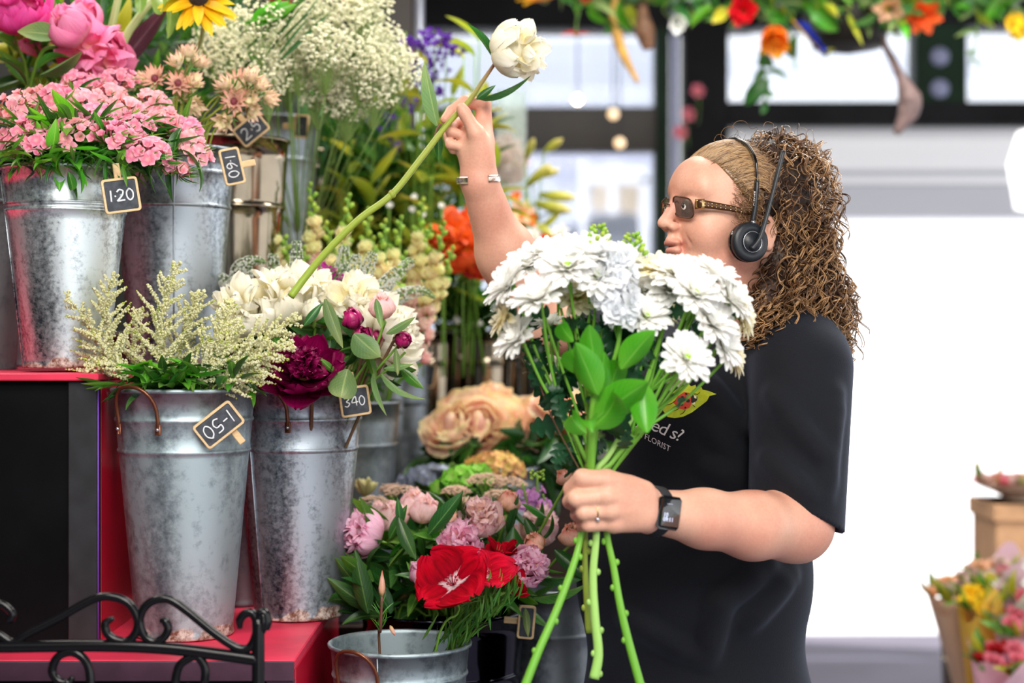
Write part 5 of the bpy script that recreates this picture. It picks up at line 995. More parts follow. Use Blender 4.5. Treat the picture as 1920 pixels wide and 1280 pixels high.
for i, (x, y) in enumerate(((730, 388), (776, 372), (772, 395), (828, 388), (835, 410), (792, 405), (868, 418))):
    simple_flower('white_flower', 'small blurred white bloom behind the snapdragons, %s from left' % ORD[1 + sorted((730, 776, 772, 828, 835, 792, 868)).index(x)], P(x, y, 3.66), (.1, -.7, .3), .013, m_whitep, P(x, 640, 3.7) * [1, 1, 0] + [0, 0, 1.2], 5, 20, 60, .9, 'white blooms behind the snapdragons', 2, leaves=1)
peony(P(862, 455, 3.62), (-.3, -.7, .5), .05, 'orange', m_orange, 'cup', 'orange peony blurred behind the snapdragons left of the arm', stem_to=[P(880, 560, 3.8), hang], seed=300)
peony(P(902, 478, 3.66), (.3, -.7, .3), .045, 'orange', m_orange, 'cup', 'orange red peony partly hidden by the arm', stem_to=[P(890, 560, 3.8), hang], seed=301)
simple_flower('alstroemeria', 'small dark red blossom under the orange peonies', P(885, 515, 3.64), (0, -.8, .3), .024, m_redp, hang, 6, 30, 70, .6, leaves=2)
# lilies to the right of the arm, in a tall glass vase
m_lily = organic('petal_lily_bud', [(0, srgb(160, 180, 50)), (.5, srgb(206, 206, 90)), (1, srgb(244, 226, 160))], .5, .3, vein=.1, var=.1)
lb_ = P(1000, 640, 4.35) * [1, 1, 0] + [0, 0, .98]; bkl = bucket(lb_, .07, .055, .42, m_galv4, 'narrow grey bucket hidden behind the daisies holding lilies')
bud = MB().lathe([(.0, 0), (.07, .1), (.12, .45), (.11, .75), (.03, 1.0), (0, 1.02)], n=9).mesh('bud', m_lily)
for i, (x, y, tip) in enumerate(((1020, 285, (1052, 262)), (1000, 330, (1045, 320)), (1010, 365, (1075, 370)), (1000, 380, (1068, 395)), (990, 415, (1040, 445)), (985, 350, (1030, 310)), (985, 300, (1000, 262)))):
    a = P(x, y, 4.32); b2 = P(tip[0], tip[1], 4.25); t = thing('lily', 'yellow green lily bud right of the raised arm, tip %s' % ('highest', 'second highest', 'rightmost', 'pale and just under the rightmost', 'lowest, over the red petals', 'between upper buds', 'leftmost beside the vase')[i], 'flower', lb_ + [0, 0, .1], 'lily buds')
    inst('bud', bud, frame(a, b2 - a, None, np.linalg.norm(b2 - a) * 1.05), t); stem(t, [lb_ + [0, 0, .1], lb_ + [0, 0, .42], (lb_ + a) / 2 + [0, 0, .25], a], .003, n=5)
    for k in range(7): put_leaf(t, ('yellow', 'lance')[k % 2], lb_ * .3 + a * .7 + [0, 0, U(-.05, .1)], (U(-1, 1), U(-1, .3), U(0, .8)), U(.07, .12))
for (x, y, R, m, lb) in ((968, 368, .02, m_orange, 'small orange bloom beside the arm'), (975, 402, .04, m_peach, 'peach bloom beside the arm above the daisies'), (990, 410, .03, m_orange, 'pale orange bloom beside the peach one')): simple_flower('lily', lb, P(x, y, 4.2), (.1, -.9, .2), R, m, lb_ + [0, 0, .1], 6, 40, 80, .5, leaves=2)
simple_flower('gerbera', 'red gerbera behind the bouquet', P(1035, 462, 4.1), (0, -.3, .95), .065, organic('petal_red', [(0, srgb(170, 10, 16)), (1, srgb(206, 16, 20))], .5, .25), lb_ + [0, 0, .1], 16, 70, 85, .3, leaves=0)
for i, (x, y) in enumerate(((1000, 445), (1050, 440), (1068, 462))): simple_flower('white_flower', 'white and pink bloom behind the bouquet, %s of three' % ('left', 'middle', 'right')[i], P(x, y, 4.05), (0, -.8, .4), .03, m_whitep, lb_ + [0, 0, .1], 6, 30, 70, .6, leaves=0, rings=2)
peony(P(945, 300, 4.4), (0, -.8, .5), .05, 'pale', pe_pale, 'cup', 'pink bloom blurred behind the raised wrist', stem_to=[P(950, 400, 4.4), lb_ + [0, 0, .1]], seed=310)
m_vase = bpy.data.materials.new('vase_glass'); m_vase.use_nodes = True; vb_n = m_vase.node_tree.nodes['Principled BSDF']; nt = m_vase.node_tree; tb = nt.nodes.new('ShaderNodeBsdfTransparent'); tb.inputs[0].default_value = (.9, .94, .92, 1); ms = nt.nodes.new('ShaderNodeMixShader'); ms.inputs[0].default_value = .18; nt.links.new(tb.outputs[0], ms.inputs[1]); nt.links.new(vb_n.outputs[0], ms.inputs[2]); nt.links.new(ms.outputs[0], nt.nodes['Material Output'].inputs[0]); vb_n.inputs['Roughness'].default_value = .02; vb_n.inputs['Base Color'].default_value = (.93, .97, .95, 1); vb_n.inputs['IOR'].default_value = 1.4
vpos = P(958, 640, 4.36) * [1, 1, 0] + [0, 0, .98]; zt = pz(170, 4.36) - .98
plinth(-.06, .055, 4.30, 4.42, 1.42, 'small pedestal hidden behind the arm holding the glass vase')
t = thing('glass_vase', 'tall clear glass vase blurred behind the raised arm', 'vase', (vpos[0], vpos[1], 1.42)); hv = zt + .98 - 1.42
MB().lathe([(0, 0), (.036, 0), (.038, .01), (.042, hv), (.044, hv), (.0445, hv - .004), (.041, hv - .01), (.036, .02), (0, .018)], origin=(vpos[0], vpos[1], 1.42), n=28).build('body', m_vase, t)
MB().lathe([(0, .02), (.0352, .02), (.037, .12), (0, .12)], origin=(vpos[0], vpos[1], 1.42), n=24).build('amber_base', plain('amber_gravel', srgb(200, 130, 60), .5, noise=.3, nscale=120), t)
# ================================================================ the florist
class Field:
    """signed distance grid with smooth unions, evaluated only near each primitive"""
    def __init__(s, lo, hi, h):
        s.o = np.asarray(lo, float); s.h = h; s.n = tuple(int(math.ceil(a)) + 1 for a in (np.asarray(hi) - s.o) / h); s.f = np.full(s.n, .5, np.float32)
    def _box(s, lo, hi):
        a = np.clip(((np.asarray(lo) - s.o) / s.h).astype(int), 0, None); b = np.minimum(np.ceil((np.asarray(hi) - s.o) / s.h).astype(int) + 2, s.n)
        if np.any(b <= a): return None, None
        g = [(s.o[i] + s.h * np.arange(a[i], b[i])).astype(np.float32) for i in range(3)]
        return tuple(slice(a[i], b[i]) for i in range(3)), (g[0][:, None, None], g[1][None, :, None], g[2][None, None, :])
    def put(s, sl, d, k, op='u'):
        a = s.f[sl]
        if op == 'u':
            if k > 0: h = np.maximum(k - np.abs(a - d), 0) / k; s.f[sl] = np.minimum(a, d) - h * h * k * .25
            else: s.f[sl] = np.minimum(a, d)
        else:
            d = -d
            if k > 0: h = np.maximum(k - np.abs(a - d), 0) / k; s.f[sl] = np.maximum(a, d) + h * h * k * .25
            else: s.f[sl] = np.maximum(a, d)
    def cap(s, a, b, ra, rb=None, k=.01, op='u', sq=None):
        rb = ra if rb is None else rb; a = np.asarray(a, float); b = np.asarray(b, float); R = max(ra, rb) + k + .012
        sl, g = s._box(np.minimum(a, b) - R, np.maximum(a, b) + R)
        if sl is None: return s
        d = b - a; L = float(d @ d) + 1e-12; px_, py, pz_ = g[0] - a[0], g[1] - a[1], g[2] - a[2]
        t = np.clip((px_ * d[0] + py * d[1] + pz_ * d[2]) / L, 0, 1)
        q = np.sqrt((px_ - t * d[0]) ** 2 + (py - t * d[1]) ** 2 + (pz_ - t * d[2]) ** 2) - (ra + (rb - ra) * t)
        s.put(sl, q.astype(np.float32), k, op); return s
    def ell(s, c, r, M=None, k=.01, op='u'):
        c = np.asarray(c, float); r = np.asarray(r, float); M = np.eye(3) if M is None else np.asarray(M); R = r.max() + k + .012
        sl, g = s._box(c - R, c + R)
        if sl is None: return s
        p = [g[i] - c[i] for i in range(3)]; q = [p[0] * M[0, j] + p[1] * M[1, j] + p[2] * M[2, j] for j in range(3)]
        k0 = np.sqrt(sum((q[j] / r[j]) ** 2 for j in range(3))); k1 = np.sqrt(sum((q[j] / r[j] ** 2) ** 2 for j in range(3))) + 1e-9
        s.put(sl, (k0 * (k0 - 1) / k1).astype(np.float32), k, op); return s
    def cut(s, p, n, lo, hi):
        sl, g = s._box(lo, hi); d = (g[0] - p[0]) * n[0] + (g[1] - p[1]) * n[1] + (g[2] - p[2]) * n[2]; s.f[sl] = np.maximum(s.f[sl], d); return s
    def nets(s):
        f = s.f; S = f < 0; c = np.zeros(tuple(n - 1 for n in s.n), np.uint8)
        cor = [(i, j, k) for i in (0, 1) for j in (0, 1) for k in (0, 1)]
        for i, j, k in cor: c += S[i:s.n[0] - 1 + i, j:s.n[1] - 1 + j, k:s.n[2] - 1 + k]
        A = np.argwhere((c > 0) & (c < 8)); vi = np.full(c.shape, -1, np.int32); vi[A[:, 0], A[:, 1], A[:, 2]] = np.arange(len(A)); acc = np.zeros((len(A), 3)); cnt = np.zeros(len(A))
        F = {q: f[A[:, 0] + q[0], A[:, 1] + q[1], A[:, 2] + q[2]].astype(float) for q in cor}
        for q in cor:
            for ax in range(3):
                if q[ax]: continue
                r = list(q); r[ax] = 1; r = tuple(r); a, b = F[q], F[r]; m = (a < 0) != (b < 0); t = np.where(m, a / np.where(m, a - b, 1), 0)
                p = np.array(q, float)[None] + np.eye(3)[ax][None] * t[:, None]; acc[m] += p[m]; cnt[m] += 1
        V = s.o + s.h * (A + acc / cnt[:, None]); Q = []
        for ax in range(3):
            o1, o2 = [i for i in range(3) if i != ax]; a = [slice(None)] * 3; b = [slice(None)] * 3; a[ax] = slice(0, -1); b[ax] = slice(1, None)
            E = np.argwhere(S[tuple(a)] != S[tuple(b)]); E = E[(E[:, o1] > 0) & (E[:, o2] > 0) & (E[:, o1] < s.n[o1] - 1) & (E[:, o2] < s.n[o2] - 1)]
            sg = S[E[:, 0], E[:, 1], E[:, 2]]; qd = []
            for d1, d2 in ((-1, -1), (0, -1), (0, 0), (-1, 0)): e = E.copy(); e[:, o1] += d1; e[:, o2] += d2; qd.append(vi[e[:, 0], e[:, 1], e[:, 2]])
            qd = np.stack(qd, 1); fl = sg if ax != 1 else ~sg; qd[~fl] = qd[~fl][:, ::-1]; Q.append(qd)
        return V, np.concatenate(Q)
PR = thing('person', 'woman in black t-shirt reaching left with a raised flower, holding a white bouquet', 'person', (P(1330, 640, 2.84)[0], 2.84, 0))
HC = P(1366, 400, 2.72); ya = math.radians(21); HF = np.array([-math.cos(ya), -math.sin(ya), 0]); HL = np.array([math.sin(ya), -math.cos(ya), 0]); HU = np.array([0, 0, 1.0]); HM = np.stack([HF, HL, HU], 1)
def hp(f, l, u): return HC + HF * f + HL * l + HU * u
S = Field((-.16, 2.30, CAM_H - .40), (.56, 3.10, CAM_H + .46), .0028)
def hell(c, r, k=.012, op='u', pitch=0, yaw=0):
    M = HM
    if pitch or yaw:
        M = HM @ (rz(math.radians(yaw)) @ ry(math.radians(pitch)))[:3, :3]
    S.ell(hp(*c), r, M, k, op)
def hcap(a, b, ra, rb=None, k=.01, op='u'): S.cap(hp(*a), hp(*b), ra, rb, k, op)
# skull and face
hell((-.010, 0, .034), (.096, .077, .078), 0); hell((.032, 0, -.022), (.064, .058, .078), .03)
for sg in (-1, 1):
    hcap((-.03, sg * .052, -.058), (.068, sg * .022, -.092), .022, .020, .03)
    hell((.058, sg * .036, -.034), (.032, .03, .034), .02); hcap((.083, sg * .012, .036), (.068, sg * .046, .034), .012, .010, .014)
hell((.066, 0, .046), (.026, .05, .036), .03)
hell((.088, 0, -.094), (.019, .022, .017), .018); hcap((.06, 0, -.096), (.0, 0, -.100), .024, .034, .03)
for sg in (-1, 1): hell((.103, sg * .033, .008), (.020, .019, .014), .014, 'd')
for sg in (-1, 1): hell((.082, sg * .032, .008), (.0155, .018, .0135), .006)
hcap((.092, 0, .022), (.114, 0, -.014), .0095, .0100, .012); hell((.1190, 0, -.0195), (.0100, .0098, .0086), .007)
for sg in (-1, 1): hell((.107, sg * .0125, -.0245), (.0095, .0065, .0075), .006)
hcap((.102, 0, -.032), (.104, 0, -.045), .007, .009, .010)
hell((.1035, 0, -.0505), (.0105, .023, .0060), .007); hell((.1015, 0, -.0630), (.0105, .020, .0072), .007)
hell((.114, 0, -.0568), (.012, .022, .0014), .003, 'd', yaw=0)
for sg in (-1, 1): hcap((.104, sg * .021, -.024), (.088, sg * .034, -.052), .0018, .0014, .006, 'd'); hell((.1135, sg * .006, -.030), (.004, .0028, .0022), .002, 'd')
hell((-.030, .078, -.033), (.014, .007, .025), .005, yaw=-18); hell((-.034, .085, -.030), (.009, .005, .017), .004, 'd', yaw=-18); hell((-.03, .078, -.056), (.008, .006, .009), .004)
hell((-.048, -.079, -.033), (.019, .009, .031), .006, yaw=18)
# neck and shoulders
nb = P(1432, 615, 2.80); S.cap(hp(-.035, 0, -.06), nb, .053, .060, .03); S.cap(hp(.0, 0, -.10), P(1400, 600, 2.76), .038, .044, .03)
S.cap(nb, P(1490, 660, 2.72), .05, .06, .03); S.cap(nb, P(1230, 665, 2.96), .055, .06, .03); S.cap(P(1395, 640, 2.84), P(1390, 720, 2.86), .09, .1, .03)
# right arm, raised
r_sh, r_el, r_wr = P(1205, 655, 2.98), P(1012, 602, 2.92), P(899, 340, 2.80)
S.cap(r_sh, r_el, .058, .050, .02); S.cap(r_el, P(944, 478, 2.87), .048, .044, .02); S.cap(P(944, 478, 2.87), r_wr, .044, .031, .02); S.cap(P(985, 545, 2.91), P(955, 470, 2.86), .045, .042, .03)
# right hand
S.cap(r_wr, P(893, 285, 2.795), .031, .030, .01); S.ell(P(889, 268, 2.80), (.030, .019, .036), None, .015)
S.cap(P(905, 300, 2.785), P(893, 250, 2.768), .018, .0155, .012); S.cap(P(893, 250, 2.768), P(871, 212, 2.762), .0125, .0105, .006); S.cap(P(871, 212, 2.762), P(866, 203, 2.762), .0105, .0095, .004)
S.cap(P(905, 262, 2.81), P(907, 196, 2.815), .019, .0125, .012); S.cap(P(907, 196, 2.815), P(872, 190, 2.812), .0115, .0105, .004); S.cap(P(872, 190, 2.812), P(846, 208, 2.80), .0103, .0092, .003); S.cap(P(846, 208, 2.80), P(834, 224, 2.792), .009, .0078, .003)
S.cap(P(897, 262, 2.82), P(872, 228, 2.835), .018, .0125, .012); S.cap(P(872, 228, 2.835), P(848, 232, 2.815), .011, .0105, .004); S.cap(P(848, 232, 2.815), P(845, 246, 2.79), .0103, .009, .003); S.cap(P(845, 246, 2.79), P(862, 252, 2.785), .009, .008, .003)
S.cap(P(888, 275, 2.82), P(862, 250, 2.835), .018, .0115, .012); S.cap(P(862, 250, 2.835), P(842, 256, 2.81), .0105, .0098, .004); S.cap(P(842, 256, 2.81), P(844, 270, 2.79), .0098, .0088, .003); S.cap(P(844, 270, 2.79), P(862, 274, 2.785), .0086, .008, .003)
S.cap(P(882, 290, 2.82), P(862, 272, 2.83), .016, .0105, .012); S.cap(P(862, 272, 2.83), P(850, 280, 2.80), .0095, .0085, .004)
# left arm and hand
l_sh, l_el, l_wr = P(1497, 690, 2.69), P(1492, 984, 2.60), P(1218, 957, 2.43)
S.cap(l_sh, l_el, .058, .053, .02); S.cap(l_el, P(1410, 985, 2.53), .054, .050, .03); S.cap(P(1410, 985, 2.53), P(1320, 972, 2.48), .050, .042, .02); S.cap(P(1320, 972, 2.48), l_wr, .042, .031, .02)
hY = 2.40
S.cap(l_wr, P(1190, 945, hY + .01), .031, .028, .015); MC = [(1137, 900, 2.383), (1140, 930, 2.376), (1145, 957, 2.380), (1153, 981, 2.390)]
for (x, y, Y), wy, r in zip(MC, (925, 942, 958, 972), (.0165, .0155, .015, .014)): S.cap(P(1205, wy, 2.405), P(x, y, Y + .006), .020, r, .010)
S.ell(P(1168, 940, 2.41), (.034, .016, .038), None, .012)
FI = [[(1137, 900, 2.385), (1092, 896, 2.378), (1072, 917, 2.398), (1092, 922, 2.425)], [(1140, 930, 2.380), (1080, 935, 2.372), (1069, 940, 2.400), (1095, 945, 2.428)], [(1145, 957, 2.384), (1094, 961, 2.376), (1083, 964, 2.402), (1108, 968, 2.428)], [(1153, 981, 2.394), (1102, 983, 2.385), (1092, 984, 2.408), (1115, 984, 2.428)]]
for q, r in zip(FI, (.0140, .0125, .0118, .0108)):
    for j in range(3): S.cap(P(*q[j]), P(*q[j + 1]), r * (1.0, .97, .88)[j], r * (.97, .9, .78)[j], (.006, .003, .003)[j])
    S.ell(P(q[0][0] - 2, q[0][1], q[0][2] - .004), (.012, .011, .0115), None, .008)
S.cap(P(1195, 925, 2.425), P(1150, 905, 2.452), .018, .013, .01); S.cap(P(1150, 905, 2.452), P(1112, 900, 2.452), .0115, .010, .004)
V, Q = S.nets(); del S
# skin colour zones (lips, brows) belong to the face itself
m_skin = bpy.data.materials.new('skin'); m_skin.use_nodes = True; nt = m_skin.node_tree; b_ = nt.nodes['Principled BSDF']; N = nt.nodes.new; L = nt.links.new
tc = N('ShaderNodeTexCoord'); n1 = N('ShaderNodeTexNoise'); n1.inputs['Scale'].default_value = 9; n1.inputs['Detail'].default_value = 5; L(tc.outputs['Object'], n1.inputs['Vector'])
rp = N('ShaderNodeValToRGB'); rp.color_ramp.elements[0].position = .35; rp.color_ramp.elements[0].color = c4(srgb(228, 178, 152)); rp.color_ramp.elements[1].position = .68; rp.color_ramp.elements[1].color = c4(srgb(214, 148, 126)); L(n1.outputs['Fac'], rp.inputs[0])
n2 = N('ShaderNodeTexNoise'); n2.inputs['Scale'].default_value = 260; n2.inputs['Detail'].default_value = 3; L(tc.outputs['Object'], n2.inputs['Vector'])
mf = N('ShaderNodeMix'); mf.data_type = 'RGBA'; mf.blend_type = 'MULTIPLY'; r2 = N('ShaderNodeMapRange'); r2.inputs['From Min'].default_value = .35; r2.inputs['From Max'].default_value = .65; r2.inputs['To Min'].default_value = .95; r2.inputs['To Max'].default_value = 1.03; L(n2.outputs['Fac'], r2.inputs['Value']); mf.inputs['Factor'].default_value = 1; L(rp.outputs[0], mf.inputs['A']); L(r2.outputs[0], mf.inputs['B'])
at = N('ShaderNodeAttribute'); at.attribute_name = 'lip'; ml = N('ShaderNodeMix'); ml.data_type = 'RGBA'; L(at.outputs['Fac'], ml.inputs['Factor']); L(mf.outputs['Result'], ml.inputs['A']); ml.inputs['B'].default_value = c4(srgb(186, 96, 92))
L(ml.outputs['Result'], b_.inputs['Base Color']); b_.inputs['Roughness'].default_value = .5; b_.inputs['Subsurface Weight'].default_value = .12; b_.inputs['Subsurface Radius'].default_value = (.012, .004, .002); b_.inputs['Subsurface Scale'].default_value = .6
bp = N('ShaderNodeBump'); bp.inputs['Strength'].default_value = .25; bp.inputs['Distance'].default_value = .0008; L(n2.outputs['Fac'], bp.inputs['Height']); L(bp.outputs[0], b_.inputs['Normal'])
mb = MB().add(V, f4=Q, uv=np.zeros((len(V), 2))); body = mb.build('body', m_skin, PR)
loc = (V - HC) @ HM
lip = np.exp(-(((loc[:, 2] + .0505) / .0052) ** 2 + (loc[:, 1] / .022) ** 2)) * (loc[:, 0] > .085) + np.exp(-(((loc[:, 2] + .0635) / .0062) ** 2 + (loc[:, 1] / .020) ** 2)) * (loc[:, 0] > .085)
a_ = body.data.attributes.new('lip', 'FLOAT', 'POINT'); a_.data.foreach_set('value', np.clip(lip * .8, 0, .6).astype(np.float32))
# eyes, brows
m_eye = plain('eye_white', srgb(235, 228, 220), .15); m_iris = plain('iris', srgb(50, 44, 40), .1)
for sg in (-1, 1):
    e = MB(); c = hp(.0905, sg * .032, .007); e.ell(c, .0115, n=16, m=12); o = e.build('eyeball', m_eye, PR)
    MB().ell(c + HF * .0085 + HL * (.002 * sg), (.0044, .0044, .0044), n=12, m=8).build('iris', m_iris, o)
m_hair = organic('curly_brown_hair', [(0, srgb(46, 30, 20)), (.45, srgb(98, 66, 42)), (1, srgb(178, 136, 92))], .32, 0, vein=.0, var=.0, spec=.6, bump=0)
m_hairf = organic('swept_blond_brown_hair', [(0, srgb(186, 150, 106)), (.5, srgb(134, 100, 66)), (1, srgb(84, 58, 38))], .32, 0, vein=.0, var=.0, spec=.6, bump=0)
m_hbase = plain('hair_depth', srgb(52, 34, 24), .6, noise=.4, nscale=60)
mb = MB()
for sg in (-1, 1):
    for k in range(34):
        a = U(0, 1); p = hp(.096 - .022 * a, sg * (.012 + .04 * a), .028 + .006 * math.sin(a * 3) + U(-.002, .002)); mb.tube([p, p + HL * sg * .006 - HF * .002 + HU * .002], [.0006, .0002], n=3)
mb.build('eyebrow', m_hairf, PR)
# ---- shirt
T = Field((.03, 2.5, CAM_H - .66), (.60, 3.16, CAM_H + .06), .0042)
T.ell(P(1350, 800, 2.87), (.175, .155, .20), None, .0); T.ell(P(1300, 790, 2.80), (.13, .12, .13), None, .05); T.ell(P(1302, 1080, 2.83), (.202, .175, .235), None, .06); T.ell(P(1308, 1330, 2.83), (.200, .18, .18), None, .06)
T.cap(P(1490, 668, 2.73), P(1215, 668, 2.97), .074, .072, .05); T.cap(P(1425, 630, 2.80), P(1500, 665, 2.72), .062, .074, .03); T.cap(P(1425, 630, 2.80), P(1230, 655, 2.95), .062, .074, .03)
def sleeve(a, b, ra, rb, c, n, ca, cb, cr_):
    F2 = Field(T.o, T.o + .1, T.h); F2.n = T.n; F2.f = np.full(T.n, .5, np.float32); F2.cap(a, b, ra, rb, 0); F2.cut(c, n, np.minimum(a, b) - .25, np.maximum(a, b) + .25); F2.cap(ca, cb, cr_, cr_, .003, 'd')
    h_ = np.maximum(.018 - np.abs(T.f - F2.f), 0) / .018; T.f = np.minimum(T.f, F2.f) - h_ * h_ * .018 * .25

T.ell(P(1450, 800, 2.92), (.12, .12, .2), None, .05)
# folds
def surf(q, dep):
    """point on the cloth seen at a pixel, a little inside it"""
    for Y_ in np.arange(2.52, 3.0, .004):
        p = P(q[0], q[1], Y_); i = ((p - T.o) / T.h).astype(int)
        if np.all(i >= 0) and np.all(i < np.array(T.n)) and T.f[tuple(i)] < 0: return p + np.array([0, dep, 0])
    return P(*q)
sleeve(P(1503, 690, 2.685), P(1492, 1010, 2.605), .083, .075, P(1497, 962, 2.61), nrm([-.42, -.12, -.90]), P(1499, 915, 2.625), P(1492, 1080, 2.59), .064)
sleeve(P(1215, 665, 2.97), P(1050, 625, 2.93), .074, .066, P(1068, 630, 2.93), nrm([-1, 0, .2]), P(1110, 632, 2.945), P(980, 600, 2.91), .058)
for a, b, r in (((1385, 800), (1320, 710), .007), ((1395, 880), (1330, 800), .007), ((1400, 905), (1320, 870), .007), ((1440, 1060), (1350, 1130), .009), ((1350, 1130), (1325, 1240), .008), ((1480, 1080), (1400, 1170), .008), ((1180, 1160), (1300, 1230), .007), ((1565, 740), (1545, 930), .007), ((1450, 740), (1540, 850), .006), ((1440, 860), (1520, 930), .005)):
    pr_ = None
    for f_ in np.linspace(0, 1, 7):
        q_ = surf((a[0] + (b[0] - a[0]) * f_, a[1] + (b[1] - a[1]) * f_), r * .35)
        if pr_ is not None and abs(q_[1] - pr_[1]) < .02: T.cap(pr_, q_, r * (1 - .4 * f_), r * (.95 - .4 * f_), .03)
        pr_ = q_
# hem, cuff, neck openings
T.ell(P(1408, 585, 2.755), (.082, .074, .05), None, .01, 'd')
V, Q = T.nets(); del T
m_shirt = plain('black_cotton', srgb(17, 19, 25), .85, noise=.12, nscale=500, bump=.25, spec=.25); bs = m_shirt.node_tree.nodes['Principled BSDF']; bs.inputs['Sheen Weight'].default_value = .12; bs.inputs['Sheen Roughness'].default_value = .5; bs.inputs['Sheen Tint'].default_value = (.6, .7, 1, 1)
mb = MB().add(V, f4=Q); shirt = mb.build('shirt', m_shirt, PR)
cr = MB(); ra = [P(1408, 585, 2.755) + np.array([.083 * math.cos(a) * 1.0, .075 * math.sin(a), -.017 + .012 * math.cos(a)]) for a in np.linspace(0, 2 * pi, 40)]
MB().tube([P(1484, 600 + i * 18, 2.645 - i * .006) for i in range(1)] + [P(1500, 640, 2.66), P(1522, 690, 2.62), P(1530, 720, 2.605)], .0012, n=5).build('shoulder_seam', m_shirt, shirt)
from mathutils.bvhtree import BVHTree
bvh = BVHTree.FromPolygons([tuple(v) for v in V], [tuple(int(i) for i in q) for q in Q])
def onto(pts, off=.0012):
    out = []
    for p in pts:
        h = bvh.ray_cast(Vector((p[0], 1.5, p[2])), Vector((0, 1, 0))); out.append([p[0], (h[0].y if h[0] is not None else 2.7) - off, p[2]])
    return np.array(out)
def pxp(x, y, Y=2.66): return P(x, y, Y)
def print_poly(name, pts, mat, off=.0012, n=10, center=None):
    """flat print: outline in pixels, laid on the cloth"""
    pts = np.array(pts, float); c = pts.mean(0) if center is None else np.array(center, float); R = []
    for f in np.linspace(.02, 1, n): R.append(onto([pxp(*(c + (q - c) * f)) for q in pts], off))
    m = MB(); m.grid(np.array(R), closed=True); return m.build(name, mat, shirt)
m_pl = plain('print_lime', srgb(196, 206, 40), .7, noise=.12, nscale=80); m_pd = plain('print_dark', srgb(30, 22, 20), .7); m_pr = plain('print_red', srgb(214, 66, 44), .7); m_pw = plain('print_white', srgb(235, 228, 225), .7); m_pc = plain('print_cream', srgb(236, 230, 180), .7)
leafpts = [(1246, 770), (1250, 755), (1257, 744), (1270, 733), (1283, 726), (1296, 721), (1300, 725), (1308, 722), (1309, 727), (1318, 726), (1320, 731), (1330, 733), (1345, 739), (1332, 743), (1328, 752), (1316, 762), (1300, 774), (1284, 782), (1268, 785), (1255, 783)]
print_poly('leaf_print', leafpts, m_pl, .0010, 8)
print_poly('ladybird_print', [(1266, 756), (1274, 744), (1286, 736), (1296, 737), (1301, 744), (1300, 756), (1296, 765), (1286, 769), (1276, 767)], m_pr, .0016, 5)
print_poly('ladybird_head_print', [(1299, 744), (1306, 740), (1311, 745), (1310, 751), (1304, 757), (1299, 755)], m_pd, .0019, 3)
print_poly('ladybird_cheek_print', [(1304, 741), (1309, 743), (1309, 748), (1305, 747)], m_pc, .0022, 3); print_poly('ladybird_cheek_print', [(1301, 757), (1306, 754), (1306, 758), (1302, 760)], m_pc, .0022, 3)
for x, y, r in ((1283, 746, 3.2), (1293, 752, 4), (1281, 759, 3.2), (1290, 739, 2.5), (1288, 765, 2)): print_poly('spot_print', [(x + r * math.cos(a), y + r * .9 * math.sin(a)) for a in np.linspace(0, 6.28, 9)[:-1]], m_pd, .0022, 3)
for q in ([(1301, 743), (1304, 738), (1311, 740), (1315, 736)], [(1302, 760), (1306, 764)], [(1270, 752), (1262, 758), (1252, 761)], [(1276, 767), (1268, 771), (1262, 768)], [(1288, 769), (1284, 775), (1278, 778)]):
    MB().tube(onto([pxp(*a) for a in q], .0018), .0005, n=4).build('leg_print', m_pd, shirt)
def text_mesh(txt, size, shear=0, space=1.0):
    cu = bpy.data.curves.new('txt', 'FONT'); cu.body = txt; cu.size = size; cu.shear = shear; cu.space_character = space; cu.resolution_u = 2
    o = bpy.data.objects.new('txt', cu); COL.objects.link(o); dg = bpy.context.evaluated_depsgraph_get(); me = bpy.data.meshes.new_from_object(o.evaluated_get(dg))
    V = np.array([v.co[:] for v in me.vertices]); F = [list(p.vertices) for p in me.polygons]; bpy.data.objects.remove(o); bpy.data.meshes.remove(me); return V, F
def put_text(name, txt, size, mat, parent, fn, shear=0, space=1.0):
    """fn maps flat text coordinates to world"""
    Vt, Ft = text_mesh(txt, size, shear, space); me = bpy.data.meshes.new(name); W_ = fn(Vt) - wloc(parent)
    me.from_pydata([tuple(a) for a in W_], [], Ft); me.materials.append(mat); o = bpy.data.objects.new(name, me); COL.objects.link(o); o.parent = parent; return o
def cloth_text(x, y, ang, size, sx=1.0):
    a = math.radians(ang); d = np.array([math.cos(a), -math.sin(a)]); u = np.array([-math.sin(a) * .0 + .12, -1.0])
    return lambda Vt: onto([pxp(x + v[0] * d[0] * sx + v[1] * u[0], y + v[0] * d[1] * sx + v[1] * u[1]) for v in Vt], .0015)
put_text('script_print', 'jived s?', 36, m_pw, shirt, cloth_text(1199, 798, -22, 30), shear=.35, space=.86)
put_text('caption_print', 'THE FLORIST', 15.5, m_pw, shirt, cloth_text(1186, 812, -27, 15, .92), space=1.0)
# necklace
MB().tube(spline([P(1300, 625, 2.66), P(1288, 640, 2.64), P(1276, 652, 2.66)], 6), .0012, n=5).build('necklace', plain('silver', srgb(220, 220, 225), .2, 1), PR)
